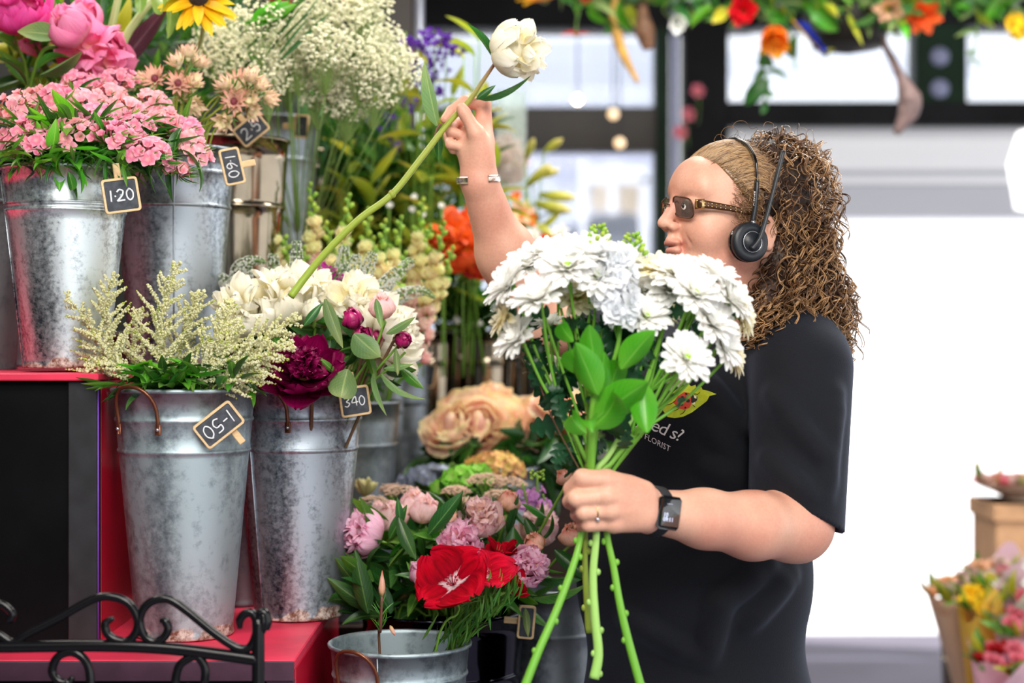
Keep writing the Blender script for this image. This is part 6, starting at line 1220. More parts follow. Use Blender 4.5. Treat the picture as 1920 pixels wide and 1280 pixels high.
# ---- trousers and shoes (below the frame, so that she stands on the floor)
Lg = Field((.02, 2.55, -.01), (.6, 3.1, .78), .012); px0 = P(1308, 640, 2.83)[0]
Lg.ell((px0, 2.83, .66), (.19, .165, .16), None, 0)
for dx, dy in ((.06, -.085), (-.04, .09)): Lg.cap((px0 + dx, 2.83 + dy, .62), (px0 + dx, 2.83 + dy, .36), .1, .075, .03); Lg.cap((px0 + dx, 2.83 + dy, .36), (px0 + dx, 2.83 + dy, .09), .072, .055, .02)
V, Q = Lg.nets(); MB().add(V, f4=Q).build('trousers', m_shirt, PR)
for dx, dy in ((.06, -.085), (-.04, .09)):
    Fo = Field((px0 + dx - .25, 2.83 + dy - .1, -.01), (px0 + dx + .12, 2.83 + dy + .1, .14), .008); Fo.cap((px0 + dx + .02, 2.83 + dy, .045), (px0 + dx - .15, 2.83 + dy, .036), .045, .036, .01); Fo.cap((px0 + dx, 2.83 + dy, .06), (px0 + dx, 2.83 + dy, .1), .045, .05, .02); Fo.cut((0, 0, .003), (0, 0, -1), (px0 + dx - .3, 2.6, -.02), (px0 + dx + .2, 3.1, .02)); V, Q = Fo.nets(); MB().add(V, f4=Q).build('shoe', m_blackp, PR)
# ---- hair
Hh = Field((.22, 2.55, CAM_H - .06), (.60, 2.92, CAM_H + .35), .004)
hb = [((1452, 362, 2.755), (.078, .080, .092)), ((1480, 450, 2.765), (.064, .080, .09)), ((1505, 545, 2.77), (.066, .075, .08)), ((1535, 610, 2.76), (.042, .05, .05)), ((1432, 572, 2.68), (.030, .030, .040)), ((1420, 292, 2.73), (.045, .05, .032)), ((1458, 498, 2.70), (.034, .045, .06)), ((1545, 655, 2.77), (.022, .04, .04))]
for c, r in hb: Hh.ell(P(*c), np.array(r) * .90, None, .02)
Hh.ell(hp(-.024, 0, .032), (.088, .0815, .083), HM, .01)
Hh.cut(hp(-.022, 0, 0), HF, hp(0, 0, 0) - .14, hp(0, 0, 0) + .14)
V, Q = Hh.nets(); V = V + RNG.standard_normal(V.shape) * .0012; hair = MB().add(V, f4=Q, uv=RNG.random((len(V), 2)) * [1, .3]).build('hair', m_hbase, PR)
cv = []; mbh = MB(); cent = HC + np.array([.03, 0, 0])
def curl(p0, d0, L, R, turns, r, grav=1.0, n=34):
    s = np.linspace(0, 1, n); d0 = nrm(d0); p = np.zeros((n, 3)); p[0] = p0; d = d0.copy(); st = L / n
    for i in range(1, n): d = nrm(d + np.array([0, 0, -1]) * grav * .09 + RNG.standard_normal(3) * .05); p[i] = p[i - 1] + d * st
    T = nrm(np.gradient(p, axis=0)); A = nrm(np.cross(T, nrm(np.array([.3, .5, .2]) + RNG.standard_normal(3)))); B = np.cross(T, A); ph = U(0, 6.28) + s * turns * 2 * pi
    rr = R * np.minimum(1, s * 4) * (1 + .4 * np.sin(s * 9 + ph[0])); return p + rr[:, None] * (np.cos(ph)[:, None] * A + np.sin(ph)[:, None] * B)
def sample_hair(k):
    c, r = hb[k]; v = nrm(RNG.standard_normal(3)); return P(*c) + v * np.array(r), v
prob = [420, 420, 440, 230, 150, 200, 190, 90]
for k, cnt in enumerate(prob):
    for _ in range(cnt):
        p0, v = sample_hair(k)
        if v[1] > .45 or (k == 5 and v[2] > .6): continue
        lock = nrm(np.array([v[0] * .8 + .25, v[1] * .5 - .1, -.75 if k else -.2 + .4 * v[2]])); base_t = U(0, .25)
        q = curl(p0 * 1.0 - v * .006, lock + v * .3, U(.05, .11) if k not in (3, 4, 5, 7) else U(.03, .06), U(.004, .009), U(1.6, 3.4), 1, 1.0)
        loc_ = (q - HC) @ HM
        q = q[~((loc_[:, 0] > -.012) & (loc_[:, 2] < .085) & (loc_[:, 1] > 0))] if k in (0, 5) else q
        lq = (q - HC) @ HM
        if len(q) < 6 or lq[:, 2].max() > .146 or np.any((lq[:, 2] > .112) & (lq[:, 0] > -.02)): continue
        tone = U(-.28, .55); n = len(q)
        for j in range(int(U(1, 3.4))):
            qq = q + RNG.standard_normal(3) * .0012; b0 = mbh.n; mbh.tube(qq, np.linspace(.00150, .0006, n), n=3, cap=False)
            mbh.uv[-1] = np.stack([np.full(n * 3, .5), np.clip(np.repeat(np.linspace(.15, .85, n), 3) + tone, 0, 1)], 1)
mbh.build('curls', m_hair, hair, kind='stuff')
# flyaway ringlets
fl = MB()
for _ in range(150):
    k = (0, 0, 5, 1, 2, 3)[RNG.integers(6)]; p0, v = sample_hair(k)
    if v[1] > .5 or (v[0] < -.1 and k != 5) : continue
    q = curl(p0, v + [0, 0, .3], U(.03, .07), U(.006, .013), U(.8, 1.8), 1, 1.2, 26); fl.tube(q, .00035, n=3, cap=False)
fl.build('flyaway_hairs', m_hair, hair, kind='stuff')
# swept-back front hair laid on the skull
Hc = Field(HC - .13, HC + .13, .0030); Hc.ell(hp(-.010, 0, .034), (.0985, .0795, .0805), HM, 0); Hc.cut(hp(.058, 0, .087), nrm(HF * .82 - HU * .57), HC - .13, HC + .13); V, Q = Hc.nets()
MB().add(V, f4=Q, uv=np.tile([.5, .55], (len(V), 1))).build('scalp_hair', m_hairf, hair)
sw = MB(); er = np.array([.0990, .0800, .0812]); ec = np.array([-.010, 0, .034])
def on_skull(v, off=0): v = nrm(v); return ec + v * (er + off)
HLN = [(.70, -.45, .60), (.75, -.1, .66), (.73, .2, .66), (.60, .5, .60), (.42, .76, .44), (.30, .90, .24), (.20, .95, .0)]
hl = spline(HLN, 40); te = spline([(-.30, -.45, .85), (-.25, -.05, .97), (-.28, .35, .90), (-.34, .66, .66), (-.38, .84, .38), (-.36, .92, .12), (-.3, .95, -.1)], 40)
for _ in range(1300):
    i = RNG.integers(len(hl)); a = hl[i] + RNG.standard_normal(3) * [.05, .03, .05]; b2 = te[i] + RNG.standard_normal(3) * .04; n = 12; w = U(.0, .006)
    mid = (nrm(a) + nrm(b2)) * .5 + np.array([0, 0, .12]); pts = spline([a, mid, b2], 6); loc_ = np.array([on_skull(q, U(-.0006, .0018) + .0035 * math.sin(pi * j / (len(pts) - 1)) + w * .5 * (j / len(pts))) for j, q in enumerate(pts)])
    q = np.array([hp(*c) for c in loc_]); sw.tube(q, np.linspace(.0005, .0016, len(q)), n=3, cap=False); sw.uv[-1] = np.stack([np.full(len(q) * 3, .5), np.clip(np.repeat(np.linspace(0, .7, len(q)), 3) + U(-.45, .55), 0, 1)], 1)
sw.build('swept_hair', m_hairf, hair, kind='stuff')
sb = MB()
for _ in range(110):   # wispy sideburn curls in front of the headset
    p0 = hp(U(.0, .035), U(.070, .077), U(-.02, .05)); q = curl(p0, HL * .25 - HF * U(.2, 1) + HU * U(-.8, .6), U(.02, .045), U(.002, .005), U(.6, 1.6), 1, .8, 16); sb.tube(q, .0005, n=3, cap=False); sb.uv[-1] = np.stack([np.full(len(q) * 3, .5), np.full(len(q) * 3, U(.2, .7))], 1)
sb.build('temple_hair', m_hairf, hair, kind='stuff')
# ---- glasses
m_tort = plain('brown_bronze_frame', srgb(84, 56, 36), .25, .5); m_gold = plain('pale_gold', srgb(206, 176, 120), .25, .9)
m_lens = bpy.data.materials.new('brown_lens'); m_lens.use_nodes = True; nt = m_lens.node_tree; gb = nt.nodes['Principled BSDF']; gb.inputs['Base Color'].default_value = c4(srgb(90, 80, 76)); gb.inputs['Roughness'].default_value = .05
tb = nt.nodes.new('ShaderNodeBsdfTransparent'); tb.inputs[0].default_value = (.50, .43, .38, 1); ms = nt.nodes.new('ShaderNodeMixShader'); ms.inputs[0].default_value = .62; nt.links.new(tb.outputs[0], ms.inputs[1]); nt.links.new(gb.outputs[0], ms.inputs[2]); nt.links.new(ms.outputs[0], nt.nodes['Material Output'].inputs[0])
gl_ = thing('glasses', 'brown tinted glasses with patterned bronze temples on the woman', 'glasses', hp(.105, 0, .005))
for sg in (-1, 1):
    c = np.array([.106, sg * .031, .0050]); ring = []
    for a in np.linspace(0, 2 * pi, 33):
        ca, sa = math.cos(a), math.sin(a); e = .55; x = abs(ca) ** e * (1 if ca > 0 else -1) * .0245; z = abs(sa) ** e * (1 if sa > 0 else -1) * .0165; ring.append(hp(c[0] - .010 * ((x * sg + .0245) / .049) ** 2 - .012 * (-z / .0165 * .2 + .2), c[1] + x, c[2] + z - .004 * (x * sg) / .0245))
    MB().tube(ring, .0013, n=6, cap=False).build('rim', m_tort, gl_)
    R = np.array(ring[:-1]); cc_ = R.mean(0) + HF * .0015; MB().grid(np.array([cc_ + (R - cc_) * f for f in (.02, .5, 1)]), closed=True).build('lens', m_lens, gl_)
    st_ = np.array(ring[0 if sg > 0 else 16])
    tp = [hp(.090, sg * .057, .008), hp(.084, sg * .066, .008), hp(.062, sg * .0725, .005), hp(.03, sg * .0785, .0), hp(-.008, sg * .082, -.008), hp(-.028, sg * .083, -.020)]
    arm = MB(); P_ = spline(tp, 8); n = len(P_); arm.tube(P_, np.interp(np.arange(n), [0, 8, n * .6, n], [.007, .0068, .0045, .003]), n=8, flat=(.25, 1.0)); ao = arm.build('temple_arm', m_tort, gl_)
    hgm = MB(); hgm.tube([tp[0] + HF * .001, hp(.080, sg * .0685, .008)], .0082, n=8, flat=(.3, 1.0)); hgm.build('hinge', m_gold, ao)
    pat = MB()
    for k in range(9):
        for w in (-1, 1): q = P_[10 + k * 2 if 10 + k * 2 < n else n - 1]; pat.ell(q + HL * sg * .0016 + HU * w * .0022, (.0018, .0012, .0011), n=6, m=4)
    pat.build('pattern', m_gold, ao)
MB().tube(spline([hp(.112, -.009, .010), hp(.1155, 0, .013), hp(.112, .009, .010)], 5), .0014, n=6).build('bridge', m_tort, gl_)
# ---- headset
m_hs = plain('matt_black_plastic', srgb(26, 30, 36), .42, spec=.5); m_hsg = plain('gloss_black_plastic', srgb(12, 14, 18), .12, coat=.5)
hs = thing('headset', 'black headset with round ear cup and microphone boom turned up', 'headset', hp(0, .1, -.05))
ec_ = hp(.015, .096, -.053); EF = frame(ec_, HL, HU)
MB().lathe([(0, -.022), (.024, -.022), (.031, -.014), (.032, -.006), (.029, -.003), (.0285, 0)], n=32, M=EF).build('ear_cushion', m_hsg, hs)
cupo = MB().lathe([(.0285, -.004), (.0318, -.002), (.0318, .004), (.029, .0085), (.0175, .0105), (.0172, .0095), (.0158, .0095), (.0155, .0115), (.0, .0120)], n=40, M=EF).build('ear_cup', m_hs, hs)
MB().tube([xf(EF, (.0165 * math.cos(a), .0165 * math.sin(a), .0112)) for a in np.linspace(0, 2 * pi, 30)], .0006, n=5, cap=False).build('ring', m_rivet, cupo)
bandp = [hp(.006, .090, -.020), hp(.001, .0915, .010), hp(-.002, .090, .045), hp(-.004, .082, .078), hp(-.004, .060, .102), hp(-.002, .03, .1145), hp(-.002, 0, .1175), hp(-.004, -.04, .113), hp(-.008, -.075, .085), hp(-.01, -.089, .03), hp(-.0, -.09, -.03)]
bp_ = spline(bandp, 8); MB().tube(bp_, .0065, n=10, flat=(1, .4)).build('headband', m_hsg, hs)
MB().tube(spline(bandp[:3], 8), np.linspace(.0078, .0066, 17), n=10, flat=(1, .55)).build('slider', m_hs, hs)
MB().tube([hp(.007, .093, -.024), hp(.0065, .093, -.019)], .0082, n=8, flat=(1, .5)).build('collar', m_rivet, hs)
bo = spline([xf(EF, (-.012, .004, .013)), hp(.004, .111, -.045), hp(-.012, .110, .0), hp(-.030, .106, .055), hp(-.042, .104, .093)], 8); n = len(bo)
MB().tube(bo, np.interp(np.arange(n), [0, 4, n * .6, n * .85, n], [.0075, .0068, .0052, .0062, .0056]), n=10, flat=(1, .6)).build('microphone_boom', m_hs, hs)
def band_text(Vt):
    A = hp(.0035, .0955, .0045); up_ = nrm(hp(.0005, .094, .045) - A); sd = nrm(np.cross(up_, HL)); return A + Vt[:, :1] * up_ - Vt[:, 1:2] * (-HF * -1) * 0 + Vt[:, 1:2] * HF * 1.0 + HL * .0006
put_text('lettering', 'CLEYVER', .0062, m_pw, hs, band_text)
MB().ell(hp(.0, -.094, -.05), (.02, .012, .03), n=14, m=10, M=None).build('far_pad', m_hsg, hs)
# ---- watch, ring, bangle
wa = thing('smartwatch', 'black smartwatch on the lower wrist', 'watch', P(1225, 960, 2.40)); wd = nrm(P(1320, 972, 2.48) - l_wr); wc = P(1226, 958, 2.437); WF = frame(wc, wd, (0, -1, 0))
ring = [xf(WF, (.0352 * math.cos(a), .0345 * math.sin(a), 0)) for a in np.linspace(0, 2 * pi, 41)]
MB().tube(ring, .0105, n=8, cap=False, flat=(.16, 1.0) if False else (1.0, .2)).build('strap', plain('black_rubber', srgb(18, 20, 26), .6), wa) if False else None
G = np.array([[xf(WF, ((.0350 + o) * math.cos(a), (.0345 + o) * math.sin(a), z)) for a in np.linspace(0, 2 * pi, 41)[:-1]] for o, z in ((-.002, -.0105), (.002, -.0105), (.003, -.008), (.003, .008), (.002, .0105), (-.002, .0105))])
MB().grid(G, closed=True).build('strap', plain('black_rubber', srgb(20, 22, 28), .6), wa)
ca_ = WF @ rz(-.12) @ tr((.0385, 0, 0)); face = ca_
bx = MB(); bx.box((-.0065, -.0245, -.0205), (.0050, .0245, .0205), bev=.005, M=face); bx.build('case', m_hsg, wa)
tside = nrm(face[:3, 1])
def watch_text(y0, z0):
    return lambda Vt: np.array([xf(face, (.0053, -(v[1] + y0) * -1, (v[0] + z0))) for v in Vt])
m_disp = bpy.data.materials.new('watch_digits'); m_disp.use_nodes = True; bb_ = m_disp.node_tree.nodes['Principled BSDF']; bb_.inputs['Base Color'].default_value = (.7, .75, 1, 1); bb_.inputs['Emission Color'].default_value = (.7, .75, 1, 1); bb_.inputs['Emission Strength'].default_value = .5
gs = 1 if face[2, 1] > 0 else -1; gx = 1 if face[0, 2] > 0 else -1
def wt(x, z): return lambda Vt: np.array([xf(face, (.0054, gs * (v[1] + z), gx * (v[0] + x))) for v in Vt])
put_text('digits', '10', .0085, m_disp, wa, wt(-.0135, -.006)); put_text('digits', '09:11', .0085, m_disp, wa, wt(-.0135, -.0125)); put_text('digits', '........', .006, m_disp, wa, wt(-.010, .0125))
rg = MB(); ft = P(1118, 958.5, 2.382); rdn = nrm(P(*FI[2][1]) - P(*FI[2][0])); FR = frame(P(1117, 959, 2.3805), rdn, (0, -1, 0)); rg.tube([xf(FR, (.0125 * math.cos(a), .0125 * math.sin(a), 0)) for a in np.linspace(0, 2 * pi, 25)], .0013, n=6, cap=False)
ri = rg.build('ring', m_gold); tag(ri, 'thin gold ring on the hand holding the bouquet', 'ring'); MB().ell(xf(FR, (.0132 * math.cos(-.9), .0132 * math.sin(-.9), 0)), .0035, n=8, m=6).build('stone', m_rivet, ri)
br = thing('bracelet', 'open silver cuff bracelet on the raised wrist', 'bracelet', P(897, 330, 2.8)); BF = frame(P(897, 336, 2.80), nrm(P(896, 290, 2.795) - r_wr) + [.0, 0, 0.0], (0, -1, 0)); m_silv = plain('worn_silver', srgb(225, 215, 205), .25, .95, noise=.2, nscale=300)
G = []
aa = np.linspace(math.radians(28), math.radians(332), 44); sgn = 1
for o, z in ((-.0008, -.006), (.0012, -.006), (.0022, -.0035), (.0022, .0035), (.0012, .006), (-.0008, .006)): G.append([xf(BF, ((.0345 + o) * math.cos(a), (.0355 + o) * math.sin(a), z + .0)) for a in aa])
MB().grid(np.array(G)).build('cuff', m_silv, br)
# ================================================================ the bouquet in the lower hand
m_mum = organic('petal_white_chrysanthemum', [(0, srgb(238, 236, 200)), (.3, srgb(252, 251, 244)), (1, srgb(255, 255, 255))], .5, .35, vein=.05, vscale=9, var=.03)
m_mumc = organic('petal_cream_chrysanthemum', [(0, srgb(226, 206, 140)), (.5, srgb(246, 236, 196)), (1, srgb(250, 246, 226))], .5, .35, vein=.05, vscale=9, var=.03)
m_disc = plain('lime_disc', srgb(150, 186, 50), .7, noise=.2, nscale=400)
m_bleaf = organic('leaf_fresh_green', [(0, srgb(104, 178, 50)), (.5, srgb(78, 170, 36)), (1, srgb(96, 178, 50))], .3, .35, vein=.1, rib=srgb(130, 200, 80), var=.1, spec=.5, tcol=(1, 1.2, .5))
m_bdark = organic('leaf_deep_green', [(0, srgb(30, 76, 44)), (1, srgb(34, 84, 50))], .35, .2, vein=.15, var=.2, spec=.5)
def lobed(L=1, Wd=.75, bend=30, seed=0, n=25):
    G = petal(L, Wd, 0, bend, .15, 0, n, 7, .6, .7, seed); u = np.linspace(0, 1, n); k = .38 + .62 * np.abs(np.sin(u * pi * 3.6 + .3)) ** .8
    G[..., 1] *= k[:, None]; return G
LEAF['fresh'] = [gm('leaf', leafG(1, .50, b_, fold=.3, nu=14, tip=.8, seed=b_), m_bleaf) for b_ in (20, 80, 130, 190)]
LEAF['lobed'] = [gm('leaf', lobed(bend=b_, seed=b_), m_bdark) for b_ in (10, 50, 90)]
MUMV = []
for m in (m_mum, m_mumc):
    for v_ in range(3):
        mb = MB()
        for ring, (n, L, tl, t0, t1) in enumerate(((17, 1.0, 0, 66, 92), (17, .96, 0, 56, 78), (15, .82, 0, 46, 60), (11, .6, 0, 32, 34))):
            for k in range(n): mb.grid(xf(rz(2 * pi * (k + ring * .37) / n + RNG.normal() * .06) @ ry(math.radians(RNG.normal() * 6)) @ tr((.07 * (ring < 3), 0, 0), L * (1 + RNG.normal() * .06)), petal(1, .36, t0, t1, .30, .0, 8, 4, .42, 1.05, k, notch=.0)))
        mb.ell((0, 0, -.02), (.16, .16, .12), n=10, m=6); MUMV.append(mb.mesh('ray_petals', m))
disc_me = MB().ell((0, 0, .14), (.14, .14, .10), n=12, m=7, bump=.08).mesh('disc', m_disc); calx_me = MB().lathe([(.0, -.22), (.06, -.2), (.14, -.1), (.2, .0)], n=10).mesh('calyx', g_stembrt)
neck = P(1112, 890, 2.408)
_sc = {}
def scar_me(m):
    if m.name not in _sc: _sc[m.name] = MB().ell((0, 0, 0), (.0040, .0040, .0052), n=8, m=6).mesh('leaf_scar', m)
    return _sc[m.name]
def spray(label, blooms, below, r0=.0062, mat=None, neckp=None, knobs=7):
    """one chrysanthemum stem: blooms = (x, y, Y, R, facing, cream)"""
    nk = neckp if neckp is not None else neck; lowp = [P(*q) for q in below]
    t = thing('chrysanthemum', label, 'flower', lowp[-1]); mm = mat or g_stembrt
    cen = np.mean([P(b[0], b[1], b[2]) for b in blooms], 0); fork = nk * .45 + cen * .55 + np.array([0, .01, -.03]); mid = nk * .75 + fork * .25
    pth = spline([q for q in lowp[::-1]] + [nk, mid, fork], 7); MB().tube(pth, np.linspace(r0, r0 * .5, len(pth)), n=9).build('stem', mm, t)
    low = spline(lowp[::-1] + [nk], 10)
    for k in range(knobs):
        q = low[int((k + .4) / knobs * (len(low) - 1))]; sd = (-1) ** k; inst('leaf_scar', scar_me(mm), tr(q + [sd * r0 * .95, 0, .0], 1.0), t)
    for (x, y, Y, R, d, cr) in blooms:
        c = P(x, y, Y); d = nrm(d); F = frame(c, d, None, R * 1.08); o = inst('bloom', MUMV[RNG.integers(3) + 3 * cr], F, t)
        for nm, me in (('disc', disc_me), ('calyx', calx_me)):
            q = bpy.data.objects.new(nm, me); COL.objects.link(q); q.parent = o
        f2 = fork * .6 + mid * .4 if RNG.random() < .4 else fork; st = spline([f2, (f2 + c) / 2 + np.array([0, .01, -.01]), c - d * R * .18], 6); MB().tube(st, np.linspace(.0026, .0022, len(st)), n=6).build('side_stem', g_stembrt, t)
        if RNG.random() < .6: put_leaf(t, 'lobed', st[len(st) // 2], (U(-1, 1), U(-.8, .3), U(-.3, .6)), U(.025, .04))
    return t
def out(x, y, cam=.55, up=.5): return (((x - 1130) / 260), -cam, up + (560 - y) / 400)
def bl(*L): return [(x, y, Y, R, d if d is not None else out(x, y), c) for (x, y, Y, R, d, c) in L]
spray('white chrysanthemum spray at the left of the bouquet, on the stem slanting left', bl((958, 536, 2.40, .039, (-.8, -.35, .6), 0), (952, 592, 2.40, .033, (-.9, -.2, .25), 1), (975, 636, 2.38, .036, (-.6, -.35, .45), 0), (1012, 562, 2.36, .041, (-.35, -.45, .75), 0), (996, 498, 2.44, .040, (-.4, -.4, .8), 0), (1030, 610, 2.44, .024, (-.2, -.2, .9), 0), (1045, 545, 2.45, .036, (-.2, -.4, .8), 0)),
      [(1090, 1000, 2.41), (1078, 1050, 2.40), (1045, 1140, 2.38), (1010, 1220, 2.36), (975, 1310, 2.34)], .0066)
spray('white chrysanthemum spray at the upper left with a green eyed bloom facing the viewer', bl((1064, 503, 2.38, .042, (-.05, -.75, .75), 0), (1030, 480, 2.44, .037, (-.3, -.3, .9), 0), (1108, 482, 2.40, .042, (0, -.45, .9), 0), (1150, 500, 2.42, .036, (.1, -.5, .9), 0), (1122, 522, 2.38, .038, (0, -.7, .6), 0), (1083, 560, 2.44, .032, (0, -.6, .5), 1), (1075, 470, 2.46, .034, (0, -.3, 1), 0), (1180, 498, 2.44, .033, (.1, -.5, .9), 0)),
      [(1098, 1000, 2.415), (1097, 1060, 2.42), (1100, 1120, 2.42), (1104, 1186, 2.42)], .0052, organic('stem_olive', [(0, srgb(140, 160, 60)), (1, srgb(150, 170, 70))], .4, 0, vein=.2, vscale=8), neckp=P(1100, 890, 2.412))
spray('white chrysanthemum spray at the right of the bouquet beside the chin', bl((1235, 512, 2.42, .037, (-.1, -.5, .85), 1), (1270, 520, 2.40, .038, (.1, -.6, .8), 0), (1340, 522, 2.40, .036, (.5, -.3, .85), 0), (1300, 552, 2.36, .040, (.3, -.65, .6), 0), (1366, 562, 2.38, .038, (.75, -.4, .5), 0), (1388, 592, 2.40, .030, (.9, -.3, .1), 1), (1205, 545, 2.44, .032, (.1, -.5, .7), 0), (1322, 512, 2.46, .034, (.3, -.2, 1), 0), (1256, 545, 2.42, .035, (.1, -.7, .6), 0)),
      [(1118, 1000, 2.40), (1112, 1080, 2.395), (1116, 1160, 2.39), (1122, 1225, 2.385), (1114, 1272, 2.38)], .0076, organic('stem_pale_green', [(0, srgb(150, 196, 100)), (1, srgb(160, 200, 110))], .4, 0, vein=.15, vscale=8), neckp=P(1118, 890, 2.402))
spray('white chrysanthemum spray low at the right of the bouquet over the shirt', bl((1330, 605, 2.36, .040, (.55, -.6, .5), 0), (1352, 648, 2.38, .034, (.7, -.5, .3), 0), (1285, 672, 2.34, .037, (.35, -.8, .4), 0), (1212, 595, 2.40, .033, (.1, -.7, .5), 0), (1240, 590, 2.44, .028, (.3, -.4, .6), 1), (1372, 668, 2.42, .028, (.8, -.2, .1), 1), (1262, 700, 2.44, .022, (.3, -.6, .2), 1), (1180, 560, 2.46, .034, (.0, -.5, .7), 0)),
      [(1138, 1000, 2.405), (1150, 1060, 2.40), (1162, 1130, 2.39), (1178, 1200, 2.38), (1208, 1310, 2.36)], .0066, neckp=P(1128, 892, 2.405))
# white stock
m_stk = organic('petal_white_stock', [(0, srgb(236, 240, 230)), (.5, srgb(248, 250, 252)), (1, srgb(246, 249, 254))], .55, .35, vein=.05, var=.04)
stk = MB()
for j, (n, t0, t1, s_) in enumerate(((5, 62, 88, 1), (5, 40, 60, .8), (4, 20, 30, .55))):
    for k in range(n): stk.grid(xf(rz(2 * pi * k / n + j), petal(s_, .95 * s_, t0, t1, .15, .07, 6, 7, .45, .9, k + j)))
stk_me = stk.mesh('floret', m_stk)
t = thing('stock_flower', 'white stock with ruffled pale blue white florets in the middle of the bouquet', 'flower', P(1108, 905, 2.41)); a0 = P(1160, 640, 2.38); a1 = P(1150, 430, 2.42)
MB().tube(spline([P(1108, 905, 2.41), P(1125, 760, 2.40), a0, P(1160, 540, 2.40), P(1185, 455, 2.42)], 8), .0034, n=8).build('stem', g_stembrt, t)
for k in range(26):
    f = k / 25; q = P(1155 + 18 * math.sin(k * 1.7), 600 - 130 * f, 2.37 + .02 * f); a = k * 2.4; o = nrm(np.array([math.cos(a), -.75 + .5 * math.sin(a), .25])); inst('floret', stk_me, frame(q + o * .014 * (1 - .4 * f), o, None, .0225 * (1.05 - .35 * f)), t)
for cx, cy in ((1122, 440), (1186, 456)):
    c = P(cx, cy, 2.42)
    for k in range(22): a = k * 2.4; f = k / 22; inst('bud', SNB, frame(c + [math.cos(a) * (.004 + .012 * f), math.sin(a) * (.004 + .01 * f), .012 - .03 * f], (math.cos(a), math.sin(a), .7), None, .0075 + .002 * f), t)
MB().tube(spline([a0, P(1130, 520, 2.42), P(1122, 446, 2.42)], 6), .0024, n=6).build('side_stem', g_stembrt, t)
# fresh leaves on the stocks
for (x, y, Y, d, L, k, u) in [(1165, 692, 2.34, (.55, -.25, .75), .078, 0, (.5, -1, .3)), (1098, 700, 2.34, (-.5, -.2, .6), .072, 1, (-.2, -1, .5)), (1120, 700, 2.35, (-.2, -.2, .9), .076, 0, (.1, -1, .3)), (1115, 785, 2.34, (.8, -.3, .62), .10, 0, (.4, -1, .2)), (1205, 715, 2.33, (.05, -.25, -1), .078, 0, (.0, -1, 0)),
        (1112, 800, 2.34, (.9, -.2, .75), .085, 1, (0, -1, .6)), (1108, 800, 2.33, (-.2, -.5, .75), .055, 2, (-.1, -1, .3)), (1100, 812, 2.36, (-.75, -.2, .6), .06, 1, (0, -1, .3)), (1128, 760, 2.37, (.0, -.1, 1), .08, 0, (.2, -1, 0)), (1140, 740, 2.38, (.3, 0, 1), .07, 1, (0, -1, 0)), (1075, 640, 2.38, (-.5, -.1, .5), .05, 1, (0, -1, .3)), (1120, 740, 2.33, (-.35, -.15, .9), .085, 0, (-.3, -1, .2))]:
    put_leaf(t, 'fresh', P(x, y, Y), d, L, k=k, up=u)
MB().tube(spline([P(1107, 905, 2.40), P(1108, 830, 2.38), P(1112, 780, 2.36), P(1118, 720, 2.35)], 8), .0066, n=10).build('leaf_stalk', g_stembrt, t)
t = thing('foliage_bunch', 'deep green lobed chrysanthemum leaves filling the bouquet above the hand', 'foliage', P(1120, 900, 2.42))
for k in range(150):
    f = U(0, 1) ** .7; y = 870 - 290 * f; w = 30 + 190 * f; x = 1125 + 20 * f + U(-1, 1) * w
    if y > 690 and x > 1225 or y > 735 and x > 1160: continue
    put_leaf(t, 'lobed', P(x, y, U(2.40, 2.50)), ((x - 1130) / 200 + U(-.6, .6), U(-.9, .2), U(-.2, 1)), U(.03, .055))
for (x, y, Y, d, L, k) in [(1050, 730, 2.40, (-.1, -.2, -1), .045, 0), (1045, 740, 2.39, (.25, -.3, -.9), .04, 0), (1220, 690, 2.37, (-.4, -.4, .3), .045, 1), (1165, 840, 2.40, (.2, -.5, .3), .035, 1), (1065, 850, 2.42, (-.5, -.4, -.3), .03, 0), (1050, 830, 2.42, (-.1, -.1, -1), .04, 0)]: put_leaf(t, 'lobed', P(x, y, Y), d, L, k=k)
for q, m, r in (([(1098, 900), (1070, 850), (1030, 770), (992, 660)], g_stempur, .0013), ([(1102, 900), (1078, 830), (1040, 730), (1000, 650)], g_stem, .0014), ([(1105, 900), (1085, 860), (1060, 800), (1020, 720)], g_stembrt, .0016), ([(1135, 900), (1180, 840), (1240, 760), (1290, 690)], g_stembrt, .0022), ([(1138, 900), (1200, 800), (1250, 700), (1300, 580)], g_stembrt, .0030), ([(1130, 900), (1190, 780), (1225, 680), (1265, 540)], g_stembrt, .0030),
        ([(1140, 895), (1215, 800), (1280, 720), (1345, 660)], g_stem, .002), ([(1118, 900), (1085, 780), (1050, 680), (1020, 590)], g_stembrt, .0024), ([(1115, 900), (1100, 750), (1078, 620), (1070, 530)], g_stem, .0024)): MB().tube(pxpath(q, 2.415, 6), r, n=6).build('stem', m, t)
# ================================================================ the raised peony
sp_ = [(545, 556, 2.72), (572, 520, 2.73), (612, 472, 2.735), (672, 412, 2.74), (735, 364, 2.745), (790, 296, 2.755), (838, 234, 2.77), (880, 188, 2.785), (905, 152, 2.79), (930, 116, 2.79)]
c = P(968, 94, 2.78); t = peony(c, (.9, -.25, -.02), .038, 'white', pe_white, 'cup', 'cream white peony on a long stalk held up between thumb and fingers', calyx=False, base=P(545, 556, 2.72), seed=77)
pth = pxpath(sp_, None, 9); n = len(pth); MB().tube(pth, np.interp(np.arange(n), [0, n * .35, n * .75, n], [.0062, .0058, .0046, .0028]), n=10).build('stem', g_stembrown, t)
MB().ell(P(735, 364, 2.745), (.0068, .0068, .0075), n=10, m=8).build('node', g_stembrown, t); MB().ell(P(936, 106, 2.785), (.013, .012, .0135), n=12, m=8).build('calyx', g_calyx, t)
